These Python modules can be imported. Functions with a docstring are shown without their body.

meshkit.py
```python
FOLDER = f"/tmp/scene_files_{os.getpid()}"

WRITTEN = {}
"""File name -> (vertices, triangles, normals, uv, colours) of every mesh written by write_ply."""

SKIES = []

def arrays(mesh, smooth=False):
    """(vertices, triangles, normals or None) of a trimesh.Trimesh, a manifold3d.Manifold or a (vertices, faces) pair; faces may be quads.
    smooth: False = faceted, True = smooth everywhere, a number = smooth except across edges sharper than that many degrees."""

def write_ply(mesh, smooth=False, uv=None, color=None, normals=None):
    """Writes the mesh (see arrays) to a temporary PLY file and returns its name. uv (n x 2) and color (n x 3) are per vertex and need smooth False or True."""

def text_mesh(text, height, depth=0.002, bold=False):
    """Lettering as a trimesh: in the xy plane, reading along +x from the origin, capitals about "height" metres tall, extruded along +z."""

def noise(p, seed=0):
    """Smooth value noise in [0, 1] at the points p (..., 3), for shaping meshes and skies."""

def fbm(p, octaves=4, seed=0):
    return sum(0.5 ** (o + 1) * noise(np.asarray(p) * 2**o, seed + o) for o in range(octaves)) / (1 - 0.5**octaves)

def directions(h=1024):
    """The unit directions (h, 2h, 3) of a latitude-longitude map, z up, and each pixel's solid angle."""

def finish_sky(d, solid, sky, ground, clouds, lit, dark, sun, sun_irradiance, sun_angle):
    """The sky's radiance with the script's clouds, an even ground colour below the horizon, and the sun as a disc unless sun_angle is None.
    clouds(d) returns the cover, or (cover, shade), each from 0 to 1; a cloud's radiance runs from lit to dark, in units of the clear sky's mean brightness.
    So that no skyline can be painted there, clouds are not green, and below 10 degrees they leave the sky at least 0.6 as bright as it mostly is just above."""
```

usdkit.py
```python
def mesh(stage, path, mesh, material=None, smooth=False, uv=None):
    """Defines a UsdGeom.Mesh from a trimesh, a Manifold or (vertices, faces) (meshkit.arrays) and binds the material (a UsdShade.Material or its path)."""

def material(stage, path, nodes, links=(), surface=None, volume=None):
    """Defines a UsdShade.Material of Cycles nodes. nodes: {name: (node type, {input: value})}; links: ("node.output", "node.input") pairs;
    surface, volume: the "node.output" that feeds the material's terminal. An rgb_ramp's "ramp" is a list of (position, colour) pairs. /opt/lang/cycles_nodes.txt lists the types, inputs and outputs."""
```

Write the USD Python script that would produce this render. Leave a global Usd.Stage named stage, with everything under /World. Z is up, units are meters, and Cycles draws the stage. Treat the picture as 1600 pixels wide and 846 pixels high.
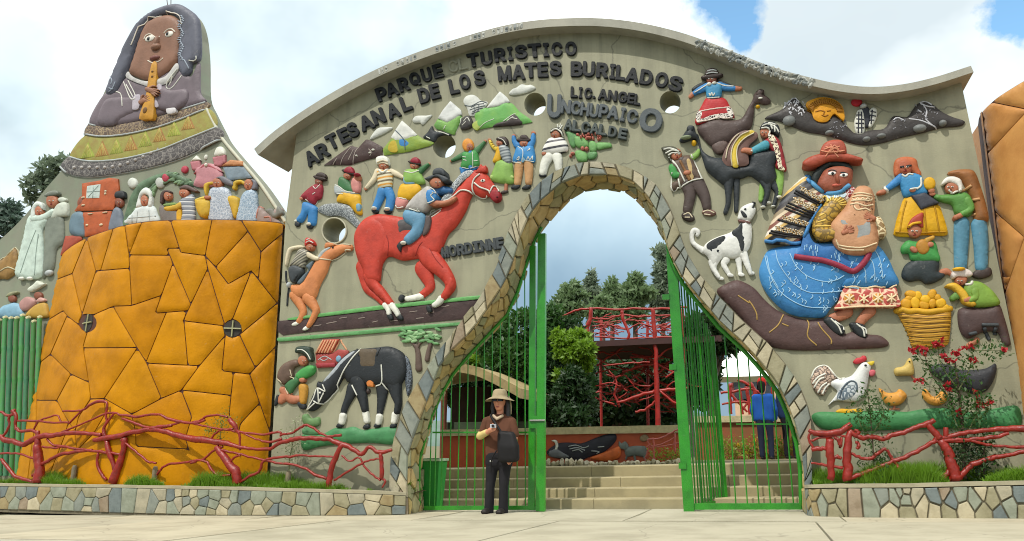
import math, random
import numpy as np, trimesh, shapely
from shapely.geometry import Polygon, LineString, Point, MultiPolygon
from shapely.ops import unary_union, polygonize
from scipy.spatial import Delaunay, Voronoi, cKDTree
from scipy.interpolate import LinearNDInterpolator
from pxr import Usd, UsdGeom, UsdLux, UsdShade, Gf, Sdf
import usdkit, meshkit

stage = Usd.Stage.CreateInMemory()
UsdGeom.SetStageUpAxis(stage, UsdGeom.Tokens.z); UsdGeom.SetStageMetersPerUnit(stage, 1)
UsdGeom.Xform.Define(stage, '/World'); UsdGeom.Scope.Define(stage, '/World/Looks')
rng = np.random.default_rng(7); random.seed(7)

# ---------------------------------------------------------------- camera
FOC = 1150.0                                   # focal length for a picture 1600 wide
PITCH = math.atan(272 / FOC); YAW = math.atan(400 * math.cos(PITCH) / FOC)
CAM = np.array([0, -9.2, .93])
FW = np.array([-math.sin(YAW) * math.cos(PITCH), math.cos(YAW) * math.cos(PITCH), math.sin(PITCH)])
RT = np.array([math.cos(YAW), math.sin(YAW), 0]); UP = np.cross(RT, FW)
cam = UsdGeom.Camera.Define(stage, '/World/camera')
HA = 36.0
cam.CreateHorizontalApertureAttr(HA); cam.CreateVerticalApertureAttr(HA * 541 / 1024)
cam.CreateFocalLengthAttr(HA * FOC / 1600); cam.CreateClippingRangeAttr(Gf.Vec2f(.05, 2000))
cam.CreateFStopAttr(0.0)
M4 = Gf.Matrix4d(*RT, 0, *UP, 0, *(-FW), 0, *CAM, 1)
cam.AddTransformOp().Set(M4)
EXPOSURE = -0.15
cam.CreateExposureAttr(EXPOSURE)

# ---------------------------------------------------------------- sky and sun
SUN_EL, SUN_AZ = math.radians(56), math.radians(201)          # azimuth = atan2(x, y) of the direction towards the sun
SUN_I = 1.0; SKY_S = 0.12
sd = np.array([math.cos(SUN_EL) * math.sin(SUN_AZ), math.cos(SUN_EL) * math.cos(SUN_AZ), math.sin(SUN_EL)])
CLOUD = 11.5
def skydir(x, y):
    d = FW + RT * (x - 800) / FOC - UP * (y - 423) / FOC; return d / np.linalg.norm(d)
def patch(n, x, y, r):                         # a round soft patch of sky about a direction
    d = skydir(x, y); return {n + 'm': ('mapping', {'scale': (1 / r,) * 3, 'location': tuple(-d / r)}), n + 'g': ('gradient_texture', {'gradient_type': 'spherical'})}, [('wob.color', n + 'm.vector'), (n + 'm.vector', n + 'g.vector')]
PN, PL = {'wn': ('noise_texture', {'scale': 5.0, 'detail': 7.0, 'roughness': .62}), 'wob': ('mix', {'mix_type': 'linear_light', 'fac': .085})}, [('tc.generated', 'wn.vector'), ('tc.generated', 'wob.color1'), ('wn.color', 'wob.color2')]
for a_ in (('ha', 1146, 0, .07), ('hb', 1174, 40, .042), ('hc', 1598, 30, .042), ('hd', 1120, -60, .08), ('ga', 470, 10, .26), ('gb', 640, 60, .12), ('gc', 330, -40, .2), ('gd', 20, 130, .16), ('ge', 945, 470, .42), ('gf', 880, 420, .3)):
    q_ = patch(*a_); PN |= q_[0]; PL += q_[1]
PN |= {'h1': ('math', {'math_type': 'maximum'}), 'h2': ('math', {'math_type': 'maximum'}), 'h3': ('math', {'math_type': 'maximum'}), 'hr': ('map_range', {'from_min': .22, 'from_max': .5, 'to_min': 1.0, 'to_max': 0.0, 'clamp': True}), 'hm': ('mix', {'mix_type': 'multiply', 'fac': 1.0}),
       'g1': ('math', {'math_type': 'maximum'}), 'g2': ('math', {'math_type': 'maximum'}), 'g3': ('math', {'math_type': 'multiply', 'value2': .7}), 'g4': ('math', {'math_type': 'maximum'}), 'g5': ('math', {'math_type': 'maximum'}), 'gr2': ('rgb_ramp', {'ramp': [(0, (1, 1, 1)), (.2, (.95, .98, .99)), (.5, (.70, .80, .86)), (.8, (.48, .60, .69)), (1, (.38, .50, .60))]}), 'gm2': ('mix', {'mix_type': 'multiply', 'fac': 1.0}), 'gr': ('rgb_ramp', {'ramp': [(0, (1, 1, 1)), (.15, (.97, .99, 1)), (.5, (.68, .76, .80)), (1, (.56, .64, .70))]}), 'gm': ('mix', {'mix_type': 'multiply', 'fac': 1.0})}
PL += [('hag.fac', 'h1.value1'), ('hbg.fac', 'h1.value2'), ('h1.value', 'h2.value1'), ('hcg.fac', 'h2.value2'), ('h2.value', 'h3.value1'), ('hdg.fac', 'h3.value2'), ('h3.value', 'hr.value'), ('r1.color', 'hm.color1'), ('hr.result', 'hm.color2'),
       ('gag.fac', 'g1.value1'), ('gbg.fac', 'g1.value2'), ('g1.value', 'g2.value1'), ('gcg.fac', 'g2.value2'), ('gdg.fac', 'g3.value1'), ('g2.value', 'g4.value1'), ('g3.value', 'g4.value2'), ('g4.value', 'gr.fac'), ('cl2.color', 'gm.color1'), ('gr.color', 'gm.color2'), ('geg.fac', 'g5.value1'), ('gfg.fac', 'g5.value2'), ('g5.value', 'gr2.fac'), ('gm.color', 'gm2.color1'), ('gr2.color', 'gm2.color2'), ('gm2.color', 'mx.color2'), ('hm.color', 'mx.fac')]
dome = UsdLux.DomeLight.Define(stage, '/World/sky')
sky = usdkit.material(stage, '/World/Looks/sky_look', {
    'tc': ('texture_coordinate', {}),
    'sky': ('sky_texture', {'sky_type': 'single_scattering', 'sun_disc': False, 'sun_elevation': SUN_EL, 'sun_rotation': SUN_AZ, 'altitude': 1200.0, 'aerosol_density': .8}),
    'blue': ('mix', {'mix_type': 'multiply', 'fac': 1.0, 'color2': (2.6, 3.2, 2.9)}),
    'map': ('mapping', {'scale': (1.0, 1.0, 1.7), 'location': (2.1, .35, .62)}),
    'n1': ('noise_texture', {'scale': 2.3, 'detail': 9.0, 'roughness': .56, 'distortion': .3}),
    'r1': ('rgb_ramp', {'ramp': [(0, (0, 0, 0)), (.2, (0, 0, 0)), (.27, (1, 1, 1)), (1, (1, 1, 1))]}),
    'map2': ('mapping', {'scale': (1.0, 1.0, 1.5), 'location': (5.3, 1.7, .2)}),
    'n2': ('noise_texture', {'scale': 1.9, 'detail': 6.0, 'roughness': .5}),
    'r2': ('rgb_ramp', {'ramp': [(0, (.5, .58, .63)), (.34, (.58, .66, .71)), (.44, (.9, .96, .98)), (.5, (1.1, 1.12, 1.1)), (1, (1.25, 1.25, 1.22))]}),
    'cl': ('mix', {'mix_type': 'multiply', 'fac': 1.0, 'color2': (CLOUD, CLOUD, CLOUD)}),
    'mx': ('mix', {}),
    'sz': ('separate_xyz', {}), 'lo': ('rgb_ramp', {'ramp': [(0, (.3, .38, .45)), (.12, (.34, .43, .51)), (.2, (.5, .59, .67)), (.27, (.82, .88, .92)), (.34, (.98, 1.0, 1.0)), (.5, (1.08, 1.08, 1.06)), (1, (1.05, 1.05, 1.05))]}), 'cl2': ('mix', {'mix_type': 'multiply', 'fac': 1.0}),
    'bg': ('background_shader', {'strength': SKY_S})} | PN,
    PL + [('tc.generated', 'map.vector'), ('map.vector', 'n1.vector'), ('n1.fac', 'r1.fac'), ('tc.generated', 'map2.vector'), ('map2.vector', 'n2.vector'), ('n2.fac', 'r2.fac'),
     ('r2.color', 'cl.color1'), ('sky.color', 'blue.color1'), ('blue.color', 'mx.color1'), ('tc.generated', 'sz.vector'), ('sz.z', 'lo.fac'), ('cl.color', 'cl2.color1'), ('lo.color', 'cl2.color2'), ('mx.color', 'bg.color')], surface='bg.background')
UsdShade.MaterialBindingAPI.Apply(dome.GetPrim()).Bind(sky)
dome.GetPrim().SetCustomDataByKey('kind', 'structure')
sun = UsdLux.DistantLight.Define(stage, '/World/sun')
sun.CreateIntensityAttr(SUN_I); sun.CreateAngleAttr(.6); sun.CreateNormalizeAttr(True); sun.CreateColorAttr(Gf.Vec3f(1.0, .96, .89))
zz = sd; xx = np.cross([0, 0, 1], zz); xx /= np.linalg.norm(xx); yy = np.cross(zz, xx)
sun.AddTransformOp().Set(Gf.Matrix4d(*xx, 0, *yy, 0, *zz, 0, 0, 0, 0, 1))

# ---------------------------------------------------------------- measuring
def V(x, y, Y):                                # the point of the vertical plane y = Y seen at a picture point of the photograph
    d = FW + RT * (x - 800) / FOC - UP * (y - 423) / FOC
    return CAM + d * (Y - CAM[1]) / d[1]
def ground(X, Y=0.0): return .1685 + .0274 * X - .03 * np.minimum(Y, 0)
def PX(q):
    q = np.asarray(q, float) - CAM; return np.stack([800 + FOC * (q @ RT) / (q @ FW), 423 - FOC * (q @ UP) / (q @ FW)], -1)
def on_z(x, y, z):
    d = FW + RT * (x - 800) / FOC - UP * (y - 423) / FOC
    return CAM + d * (z - CAM[2]) / d[2]

# ---------------------------------------------------------------- materials
LOOKS = {}
def lin(c):
    c = np.asarray(c, float)
    return tuple(np.where(c <= .04045, c / 12.92, ((c + .055) / 1.055) ** 2.4))
def hexc(h): return lin([int(h[i:i + 2], 16) / 255 for i in (0, 2, 4)])
def paint(name, h, rough=.42, var=.16, bump=.25, scale=5.0, fine=70.0, spec=.5, streak=0.0, second=None, chips=0.0, cracks=0.0, top=None):
    """Painted or bare cement: mottled colour, fine relief."""
    if name in LOOKS: return LOOKS[name]
    c = np.array(hexc(h)); d = np.array(hexc(second)) if second else c * (1 - 2.2 * var)
    nodes = {'g': ('geometry', {}), 'n': ('noise_texture', {'scale': scale, 'detail': 6.0, 'roughness': .62}),
             'r': ('rgb_ramp', {'ramp': [(0, tuple(d)), (.36, tuple(d * .5 + c * .5)), (.55, tuple(c)), (1, tuple(np.minimum(c * (1 + var), .95)))]}),
             'f': ('noise_texture', {'scale': fine, 'detail': 4.0, 'roughness': .6}),
             'b': ('bump', {'strength': bump, 'distance': .006}),
             'rr': ('map_range', {'from_min': .3, 'from_max': .7, 'to_min': rough - .08, 'to_max': rough + .14}),
             'p': ('principled_bsdf', {'specular_ior_level': spec})}
    links = [('g.position', 'n.vector'), ('n.fac', 'r.fac'), ('g.position', 'f.vector'), ('f.fac', 'b.height'), ('b.normal', 'p.normal'), ('f.fac', 'rr.value'), ('rr.result', 'p.roughness')]
    if streak:
        nodes |= {'m': ('mapping', {'scale': (2.4, 2.4, .3)}), 's': ('noise_texture', {'scale': 1.6, 'detail': 7.0, 'roughness': .6}),
                  'sr': ('rgb_ramp', {'ramp': [(0, (1 - streak,) * 3), (.42, (1 - .5 * streak,) * 3), (.56, (1, 1, 1)), (1, (1.05, 1.05, 1.03))]}),
                  'mx': ('mix', {'mix_type': 'multiply', 'fac': 1.0}),
                  'l': ('noise_texture', {'scale': .55, 'detail': 3.0}), 'lr': ('rgb_ramp', {'ramp': [(0, (.8, .8, .76)), (.42, (.92, .93, .9)), (.6, (1.04, 1.03, 1)), (1, (1.1, 1.06, 1))]}),
                  'mx2': ('mix', {'mix_type': 'multiply', 'fac': 1.0})}
        links += [('g.position', 'm.vector'), ('m.vector', 's.vector'), ('s.fac', 'sr.fac'), ('r.color', 'mx.color1'), ('sr.color', 'mx.color2'), ('g.position', 'l.vector'), ('l.fac', 'lr.fac'),
                  ('mx.color', 'mx2.color1'), ('lr.color', 'mx2.color2'), ('mx2.color', 'p.base_color')]
    else:
        links += [('r.color', 'p.base_color')]
    last = 'mx2.color' if streak else 'r.color'; links = [l for l in links if l[1] != 'p.base_color']
    if chips:
        pale = tuple(c * .45 + np.array([.30, .28, .24]) * .55)
        nodes |= {'c1': ('noise_texture', {'scale': 13.0, 'detail': 9.0, 'roughness': .7}), 'c2': ('map_range', {'from_min': .635, 'from_max': .67, 'to_min': 0.0, 'to_max': chips, 'clamp': True}), 'c3': ('mix', {'color2': pale})}
        links += [('g.position', 'c1.vector'), ('c1.fac', 'c2.value'), ('c2.result', 'c3.fac'), (last, 'c3.color1')]; last = 'c3.color'
    if cracks:
        nodes |= {'k0': ('noise_texture', {'scale': 1.7, 'detail': 6.0}), 'k1': ('mix', {'mix_type': 'linear_light', 'fac': .22}), 'k2': ('voronoi_texture', {'scale': .55, 'feature': 'distance_to_edge'}), 'k3': ('map_range', {'from_min': .0, 'from_max': .006, 'to_min': 1 - cracks, 'to_max': 1.0, 'clamp': True}), 'k4': ('mix', {'mix_type': 'multiply', 'fac': 1.0})}
        links += [('g.position', 'k0.vector'), ('g.position', 'k1.color1'), ('k0.color', 'k1.color2'), ('k1.color', 'k2.vector'), ('k2.distance', 'k3.value'), (last, 'k4.color1'), ('k3.result', 'k4.color2')]; last = 'k4.color'
    if top:                                    # rain streaks that hang down from a level, and splashed dirt at the foot
        nodes |= {'t0': ('separate_xyz', {}), 't1': ('map_range', {'from_min': top - 2.6, 'from_max': top, 'to_min': 0.0, 'to_max': 1.0, 'clamp': True}), 't2': ('mapping', {'scale': (9.0, 9.0, .22)}), 't3': ('noise_texture', {'scale': 1.5, 'detail': 8.0, 'roughness': .65}), 't4': ('map_range', {'from_min': .5, 'from_max': .66, 'to_min': 0.0, 'to_max': 1.0, 'clamp': True}), 't5': ('math', {'math_type': 'multiply'}), 't6': ('math', {'math_type': 'multiply', 'value2': .42}), 't7': ('mix', {'color2': tuple(c * .42)}),
                  'd1': ('map_range', {'from_min': .25, 'from_max': 1.3, 'to_min': .55, 'to_max': 0.0, 'clamp': True}), 'd2': ('math', {'math_type': 'multiply'}), 'd3': ('mix', {'color2': tuple(c * .5)})}
        links += [('g.position', 't0.vector'), ('t0.z', 't1.value'), ('g.position', 't2.vector'), ('t2.vector', 't3.vector'), ('t3.fac', 't4.value'), ('t1.result', 't5.value1'), ('t4.result', 't5.value2'), ('t5.value', 't6.value1'), ('t6.value', 't7.fac'), (last, 't7.color1'), ('t0.z', 'd1.value'), ('d1.result', 'd2.value1'), ('n.fac', 'd2.value2'), ('d2.value', 'd3.fac'), ('t7.color', 'd3.color1')]; last = 'd3.color'
    links += [(last, 'p.base_color')]
    LOOKS[name] = usdkit.material(stage, '/World/Looks/' + name, nodes, links, surface='p.BSDF')
    return LOOKS[name]
def stripes(name, cols, scale, rot=0.0, noise=.6, rough=.5):
    """Woven or painted bands across the wall plane; cols: hex colours in turn, rot turns the bands in the wall's plane."""
    if name in LOOKS: return LOOKS[name]
    n = len(cols)
    ramp = [((i + .5) / n, hexc(c)) for i, c in enumerate(cols)]
    LOOKS[name] = usdkit.material(stage, '/World/Looks/' + name, {
        'g': ('geometry', {}), 'm': ('mapping', {'rotation': (0, rot, 0)}), 'sx': ('separate_xyz', {}), 'n': ('noise_texture', {'scale': 6.0, 'detail': 3.0}),
        'a': ('math', {'math_type': 'multiply_add', 'value2': scale}), 'c': ('math', {'math_type': 'multiply', 'value2': noise}), 'fr': ('math', {'math_type': 'fraction'}),
        'r': ('rgb_ramp', {'ramp': [(0, hexc(cols[0]))] + [x for i, c in enumerate(cols) for x in ((i / n + .002, hexc(c)), ((i + 1) / n - .03, hexc(c)))] + [(1, hexc(cols[-1]))]}),
        'f': ('noise_texture', {'scale': 80.0, 'detail': 3.0}), 'b': ('bump', {'strength': .3, 'distance': .006}), 'p': ('principled_bsdf', {'roughness': rough})},
        [('g.position', 'm.vector'), ('m.vector', 'sx.vector'), ('g.position', 'n.vector'), ('n.fac', 'c.value1'), ('sx.z', 'a.value1'), ('c.value', 'a.value3'), ('a.value', 'fr.value1'), ('fr.value', 'r.fac'),
         ('r.color', 'p.base_color'), ('g.position', 'f.vector'), ('f.fac', 'b.height'), ('b.normal', 'p.normal')], surface='p.BSDF')
    return LOOKS[name]
def carved(name, dark, light, scale=22.0, rough=.5, cut=.5):
    """Incised pattern: pale grooves wandering through a dark ground (or the reverse)."""
    if name in LOOKS: return LOOKS[name]
    LOOKS[name] = usdkit.material(stage, '/World/Looks/' + name, {
        'g': ('geometry', {}), 'n0': ('noise_texture', {'scale': 9.0, 'detail': 2.0}), 'ad': ('mix', {'mix_type': 'linear_light', 'fac': .06}),
        'n': ('voronoi_texture', {'scale': scale, 'feature': 'distance_to_edge'}),
        'r': ('rgb_ramp', {'ramp': [(0, hexc(light)), (cut * .09, hexc(light)), (cut * .16, hexc(dark)), (1, hexc(dark))]}),
        'b': ('bump', {'strength': .5, 'distance': .012}), 'p': ('principled_bsdf', {'roughness': rough})},
        [('g.position', 'n0.vector'), ('g.position', 'ad.color1'), ('n0.color', 'ad.color2'), ('ad.color', 'n.vector'), ('n.distance', 'r.fac'), ('r.color', 'p.base_color'), ('n.distance', 'b.height'), ('b.normal', 'p.normal')], surface='p.BSDF')
    return LOOKS[name]
def leafmat(name, h, var=.35, trans=.3, h2=None):
    if name in LOOKS: return LOOKS[name]
    c = np.array(hexc(h)); d = np.array(hexc(h2)) if h2 else c * 1.5
    LOOKS[name] = usdkit.material(stage, '/World/Looks/' + name, {
        'g': ('geometry', {}), 'r': ('rgb_ramp', {'ramp': [(0, tuple(c * (1 - var))), (.5, tuple(c)), (1, tuple(d))]}),
        'p': ('principled_bsdf', {'roughness': .5}), 't': ('translucent_bsdf', {}), 'm': ('mix_closure', {'fac': trans})},
        [('g.random_per_island', 'r.fac'), ('r.color', 'p.base_color'), ('r.color', 't.color'), ('p.BSDF', 'm.closure1'), ('t.BSDF', 'm.closure2')], surface='m.closure')
    return LOOKS[name]

# ---------------------------------------------------------------- things, parts and sub-parts
NAMES = {}
def numbered(parent, name):
    k = (parent, name); n = NAMES.get(k, -1) + 1; NAMES[k] = n
    return name if n == 0 else f'{name}_{n:03d}'
def short(s):
    if s and len(s.split()) > 15: s = ' '.join(w for i, w in enumerate(s.split()) if i == 0 or w not in ('a', 'an', 'the'))
    if s and len(s.split()) > 15 and s.startswith('painted '): s = s[8:]
    return s
class Thing:
    """One Xform under /World at the base of what it holds; meshes are given in world coordinates."""
    ALL = []
    def __init__(self, name, label=None, cat=None, group=None, kind=None):
        label = short(label); self.path = '/World/' + numbered('/World', name); self.meta = dict(label=label, category=cat, group=group, kind=kind); self.parts = []; Thing.ALL.append(self)
    def add(self, part, mesh, mat, parent=None, smooth=False, label=None, kind=None):
        base = self.path if parent is None else parent
        path = base + '/' + numbered(base, part)
        v, f, n = meshkit.arrays(mesh, smooth)
        self.parts.append((path, v, f, n, mat, label, kind))
        return path
    def done(self):
        if not self.parts: return
        allv = np.vstack([p[1] for p in self.parts]); lo, hi = allv.min(0), allv.max(0)
        o = np.array([(lo[0] + hi[0]) / 2, (lo[1] + hi[1]) / 2, lo[2]])
        x = UsdGeom.Xform.Define(stage, self.path); x.AddTranslateOp().Set(Gf.Vec3d(*map(float, o)))
        for k, v in self.meta.items():
            if v: x.GetPrim().SetCustomDataByKey(k, v)
        for path, v, f, n, mat, label, kind in self.parts:
            m = UsdGeom.Mesh.Define(stage, path)
            from pxr import Vt
            m.CreatePointsAttr(Vt.Vec3fArray.FromNumpy((v - o).astype(np.float32)))
            m.CreateFaceVertexCountsAttr(Vt.IntArray.FromNumpy(np.full(len(f), 3, np.int32))); m.CreateFaceVertexIndicesAttr(Vt.IntArray.FromNumpy(f.astype(np.int32).ravel()))
            m.CreateSubdivisionSchemeAttr('none')
            if n is not None:
                m.CreateNormalsAttr(Vt.Vec3fArray.FromNumpy(n.astype(np.float32))); m.SetNormalsInterpolation('vertex')
            UsdShade.MaterialBindingAPI.Apply(m.GetPrim()).Bind(mat)
            if label: m.GetPrim().SetCustomDataByKey('label', label)
            if kind: m.GetPrim().SetCustomDataByKey('kind', kind)

# ---------------------------------------------------------------- shapes
def grid_mesh(P, close_u=False):
    """P: (n, m, 3) points -> (vertices, triangles)"""
    n, m = P.shape[:2]; v = P.reshape(-1, 3); f = []
    for i in range(n - 1 + close_u):
        a = (i % n) * m; b = ((i + 1) % n) * m
        j = np.arange(m - 1)
        f.append(np.stack([a + j, b + j, b + j + 1], 1)); f.append(np.stack([a + j, b + j + 1, a + j + 1], 1))
    return v, np.vstack(f)
def cat(ms):
    vs, fs, n = [], [], 0
    for v, f in ms:
        vs.append(np.asarray(v)); fs.append(np.asarray(f) + n); n += len(v)
    return np.vstack(vs), np.vstack(fs)
def vf(m): return np.array(m.vertices), np.array(m.faces)
def box(x0, x1, y0, y1, z0, z1):
    m = trimesh.creation.box([x1 - x0, y1 - y0, z1 - z0]); m.apply_translation([(x0 + x1) / 2, (y0 + y1) / 2, (z0 + z1) / 2]); return vf(m)
def spline(pts, n=6, closed=False):
    """Catmull-Rom through the points (rows of any width)."""
    p = np.asarray(pts, float)
    if len(p) < 3: return p
    q = np.vstack([p[-1], p, p[0], p[1]]) if closed else np.vstack([2 * p[0] - p[1], p, 2 * p[-1] - p[-2]])
    out = []
    for i in range(len(q) - 3):
        a, b, c, d = q[i:i + 4]
        for t in np.arange(n) / n:
            out.append(.5 * (2 * b + (c - a) * t + (2 * a - 5 * b + 4 * c - d) * t * t + (3 * b - a - 3 * c + d) * t ** 3))
    if not closed: out.append(p[-1])
    return np.array(out)
def tube(pts, r, sides=7, wob=0.0, cap=True):
    pts = np.asarray(pts, float); n = len(pts); r = np.broadcast_to(np.asarray(r, float), (n,))
    t = np.gradient(pts, axis=0); t /= np.linalg.norm(t, axis=1, keepdims=True) + 1e-12
    ref = np.array([0, 0, 1.0]) if abs(t[0, 2]) < .9 else np.array([1.0, 0, 0])
    a = np.cross(t[0], ref); a /= np.linalg.norm(a); rings = []
    for i in range(n):
        a = a - t[i] * (a @ t[i]); a /= np.linalg.norm(a) + 1e-12; b = np.cross(t[i], a)
        ang = np.arange(sides) / sides * 2 * np.pi
        rr = r[i] * (1 + (wob * (rng.random(sides) - .5) if wob else 0))
        rings.append(pts[i] + (np.cos(ang) * rr)[:, None] * a + (np.sin(ang) * rr)[:, None] * b)
    v = np.vstack(rings); f = []
    for i in range(n - 1):
        j = np.arange(sides); k = (j + 1) % sides
        f.append(np.stack([i * sides + j, i * sides + k, (i + 1) * sides + k], 1)); f.append(np.stack([i * sides + j, (i + 1) * sides + k, (i + 1) * sides + j], 1))
    if cap:
        v = np.vstack([v, pts[0], pts[-1]]); j = np.arange(sides); k = (j + 1) % sides
        f.append(np.stack([np.full(sides, n * sides), k, j], 1)); f.append(np.stack([np.full(sides, n * sides + 1), (n - 1) * sides + j, (n - 1) * sides + k], 1))
    return v, np.vstack(f)
def fill(poly, s):
    """Triangulates a polygon with interior points about s apart: 2-D points, triangles, boundary flags."""
    poly = poly.buffer(0)
    if poly.geom_type != 'Polygon': poly = max(poly.geoms, key=lambda g: g.area)
    pts = []
    for ring in [poly.exterior, *poly.interiors]:
        L = ring.length; n = max(8, int(round(L / (s * .75)))); pts += [ring.interpolate(L * i / n).coords[0] for i in range(n)]
    nb = len(pts)
    x0, y0, x1, y1 = poly.bounds
    gx, gy = np.meshgrid(np.arange(x0, x1 + s, s), np.arange(y0, y1 + s, s * .866)); gx = gx + (np.arange(gx.shape[0]) % 2)[:, None] * s / 2
    q = np.stack([gx.ravel(), gy.ravel()], 1)
    g = shapely.points(q); inside = shapely.contains(poly, g); q, g = q[inside], g[inside]
    if len(q):
        q = q[shapely.distance(poly.boundary, g) > .45 * s]
    P = np.vstack([np.array(pts), q]) if len(q) else np.array(pts)
    T = Delaunay(P).simplices
    keep = shapely.contains(poly.buffer(s * .02), shapely.points(P[T].mean(1))); T = T[keep]
    a, b, c = P[T[:, 0]], P[T[:, 1]], P[T[:, 2]]
    cr = (b[:, 0] - a[:, 0]) * (c[:, 1] - a[:, 1]) - (b[:, 1] - a[:, 1]) * (c[:, 0] - a[:, 0])
    T[cr < 0] = T[cr < 0][:, ::-1]; T = T[np.abs(cr) > 1e-10]
    return P, T, nb, poly
def profile(d, R): return np.sqrt(np.clip(1 - (1 - np.minimum(d / R, 1)) ** 2, 0, 1))
def pillow(poly, s, R, place, h, base=0.0, back=None):
    """A domed sheet over a polygon with a skirt; place(points2d, raise) -> 3-D points."""
    P, T, nb, poly = fill(poly, s)
    d = shapely.distance(poly.boundary, shapely.points(P)); d[:nb] = 0
    v = place(P, base + h * profile(d, R))
    # boundary edges from the triangles
    e = np.vstack([T[:, [0, 1]], T[:, [1, 2]], T[:, [2, 0]]]); key = np.sort(e, 1); _, idx, cnt = np.unique(key, axis=0, return_index=True, return_counts=True)
    be = e[idx[cnt == 1]]
    bi = np.unique(be); m = {i: len(P) + k for k, i in enumerate(bi)}
    vb = place(P[bi], np.full(len(bi), 0.0 if back is None else back))
    f = [T]
    if len(be):
        a, b = be[:, 0], be[:, 1]; ma = np.array([m[i] for i in a]); mb = np.array([m[i] for i in b])
        f += [np.stack([b, a, ma], 1), np.stack([b, ma, mb], 1)]
    return np.vstack([v, vb]), np.vstack(f)
def prism(poly, y0, y1):
    """A polygon of the x-z plane given depth from y0 to y1."""
    m = trimesh.creation.extrude_polygon(poly, y1 - y0, engine='earcut'); v, f = vf(m)
    return np.stack([v[:, 0], y1 - v[:, 2], v[:, 1]], 1), f
def pts(s): return [tuple(float(t) for t in q.split(',')) for q in s.split()]
def XZ(q, Y): 
    a = np.array([V(x, y, Y) for x, y in q]); return a[:, [0, 2]]
# ================================================================ the main wall
WALL = paint('wall_cement', '939179', rough=.66, var=.1, bump=.35, scale=3.0, fine=55, streak=.24, cracks=.45, top=6.6)
SLAB = paint('slab_cement', '98968a', rough=.7, var=.1, bump=.4, scale=4.0, fine=50, streak=.2, chips=.5)
WY0, WY1 = 0.0, .46
slab_top = spline(pts('397,233 430,204 480,169 540,133 600,103 660,79 720,59 780,42 830,33 880,29 940,29 1000,36 1060,50 1110,67 1160,87 1210,106 1260,120 1310,131 1360,136 1410,132 1460,121 1517,103'), 4)
SY0, SY1 = -.2, .6
st = XZ(slab_top, SY0)
tn = np.gradient(st, axis=0); nn = np.stack([tn[:, 1], -tn[:, 0]], 1); nn /= np.linalg.norm(nn, axis=1, keepdims=True)
TH = .11
sb = st + nn * np.interp(st[:, 0], [-7, -2, 2.5], [.14, .12, .085])[:, None]
slab_poly = Polygon(np.vstack([st, sb[::-1]]))
arch_O = np.array(pts('608,762 611,700 620,664 633,632 654,595 675,563 707,521 728,492 749,466 762,440 774,418 783,392 794,358 808,330 820,312 830,298 843,284 866,268 886,260 906,254 926,252 944,253 962,256 980,261 996,268 1025,288 1044,317 1055,345 1065,373 1072,392 1080,406 1092,426 1112,452 1130,470 1160,500 1200,536 1224,564 1240,586 1252,608 1263,634 1268,656 1269,690 1269,770'))
arch_I = np.array(pts('638,803 636,770 635,716 649,674 665,632 686,572 706,546 736,518 760,484 772,468 788,440 798,418 810,378 817,354 832,328 845,312 860,300 876,286 900,276 926,272 950,273 970,276 987,281 1010,303 1027,331 1039,364 1044,390 1054,410 1066,432 1084,454 1108,482 1122,499 1140,516 1164,538 1184,560 1202,582 1218,604 1230,630 1241,658 1250,690 1256,730 1258,800'))
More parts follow.
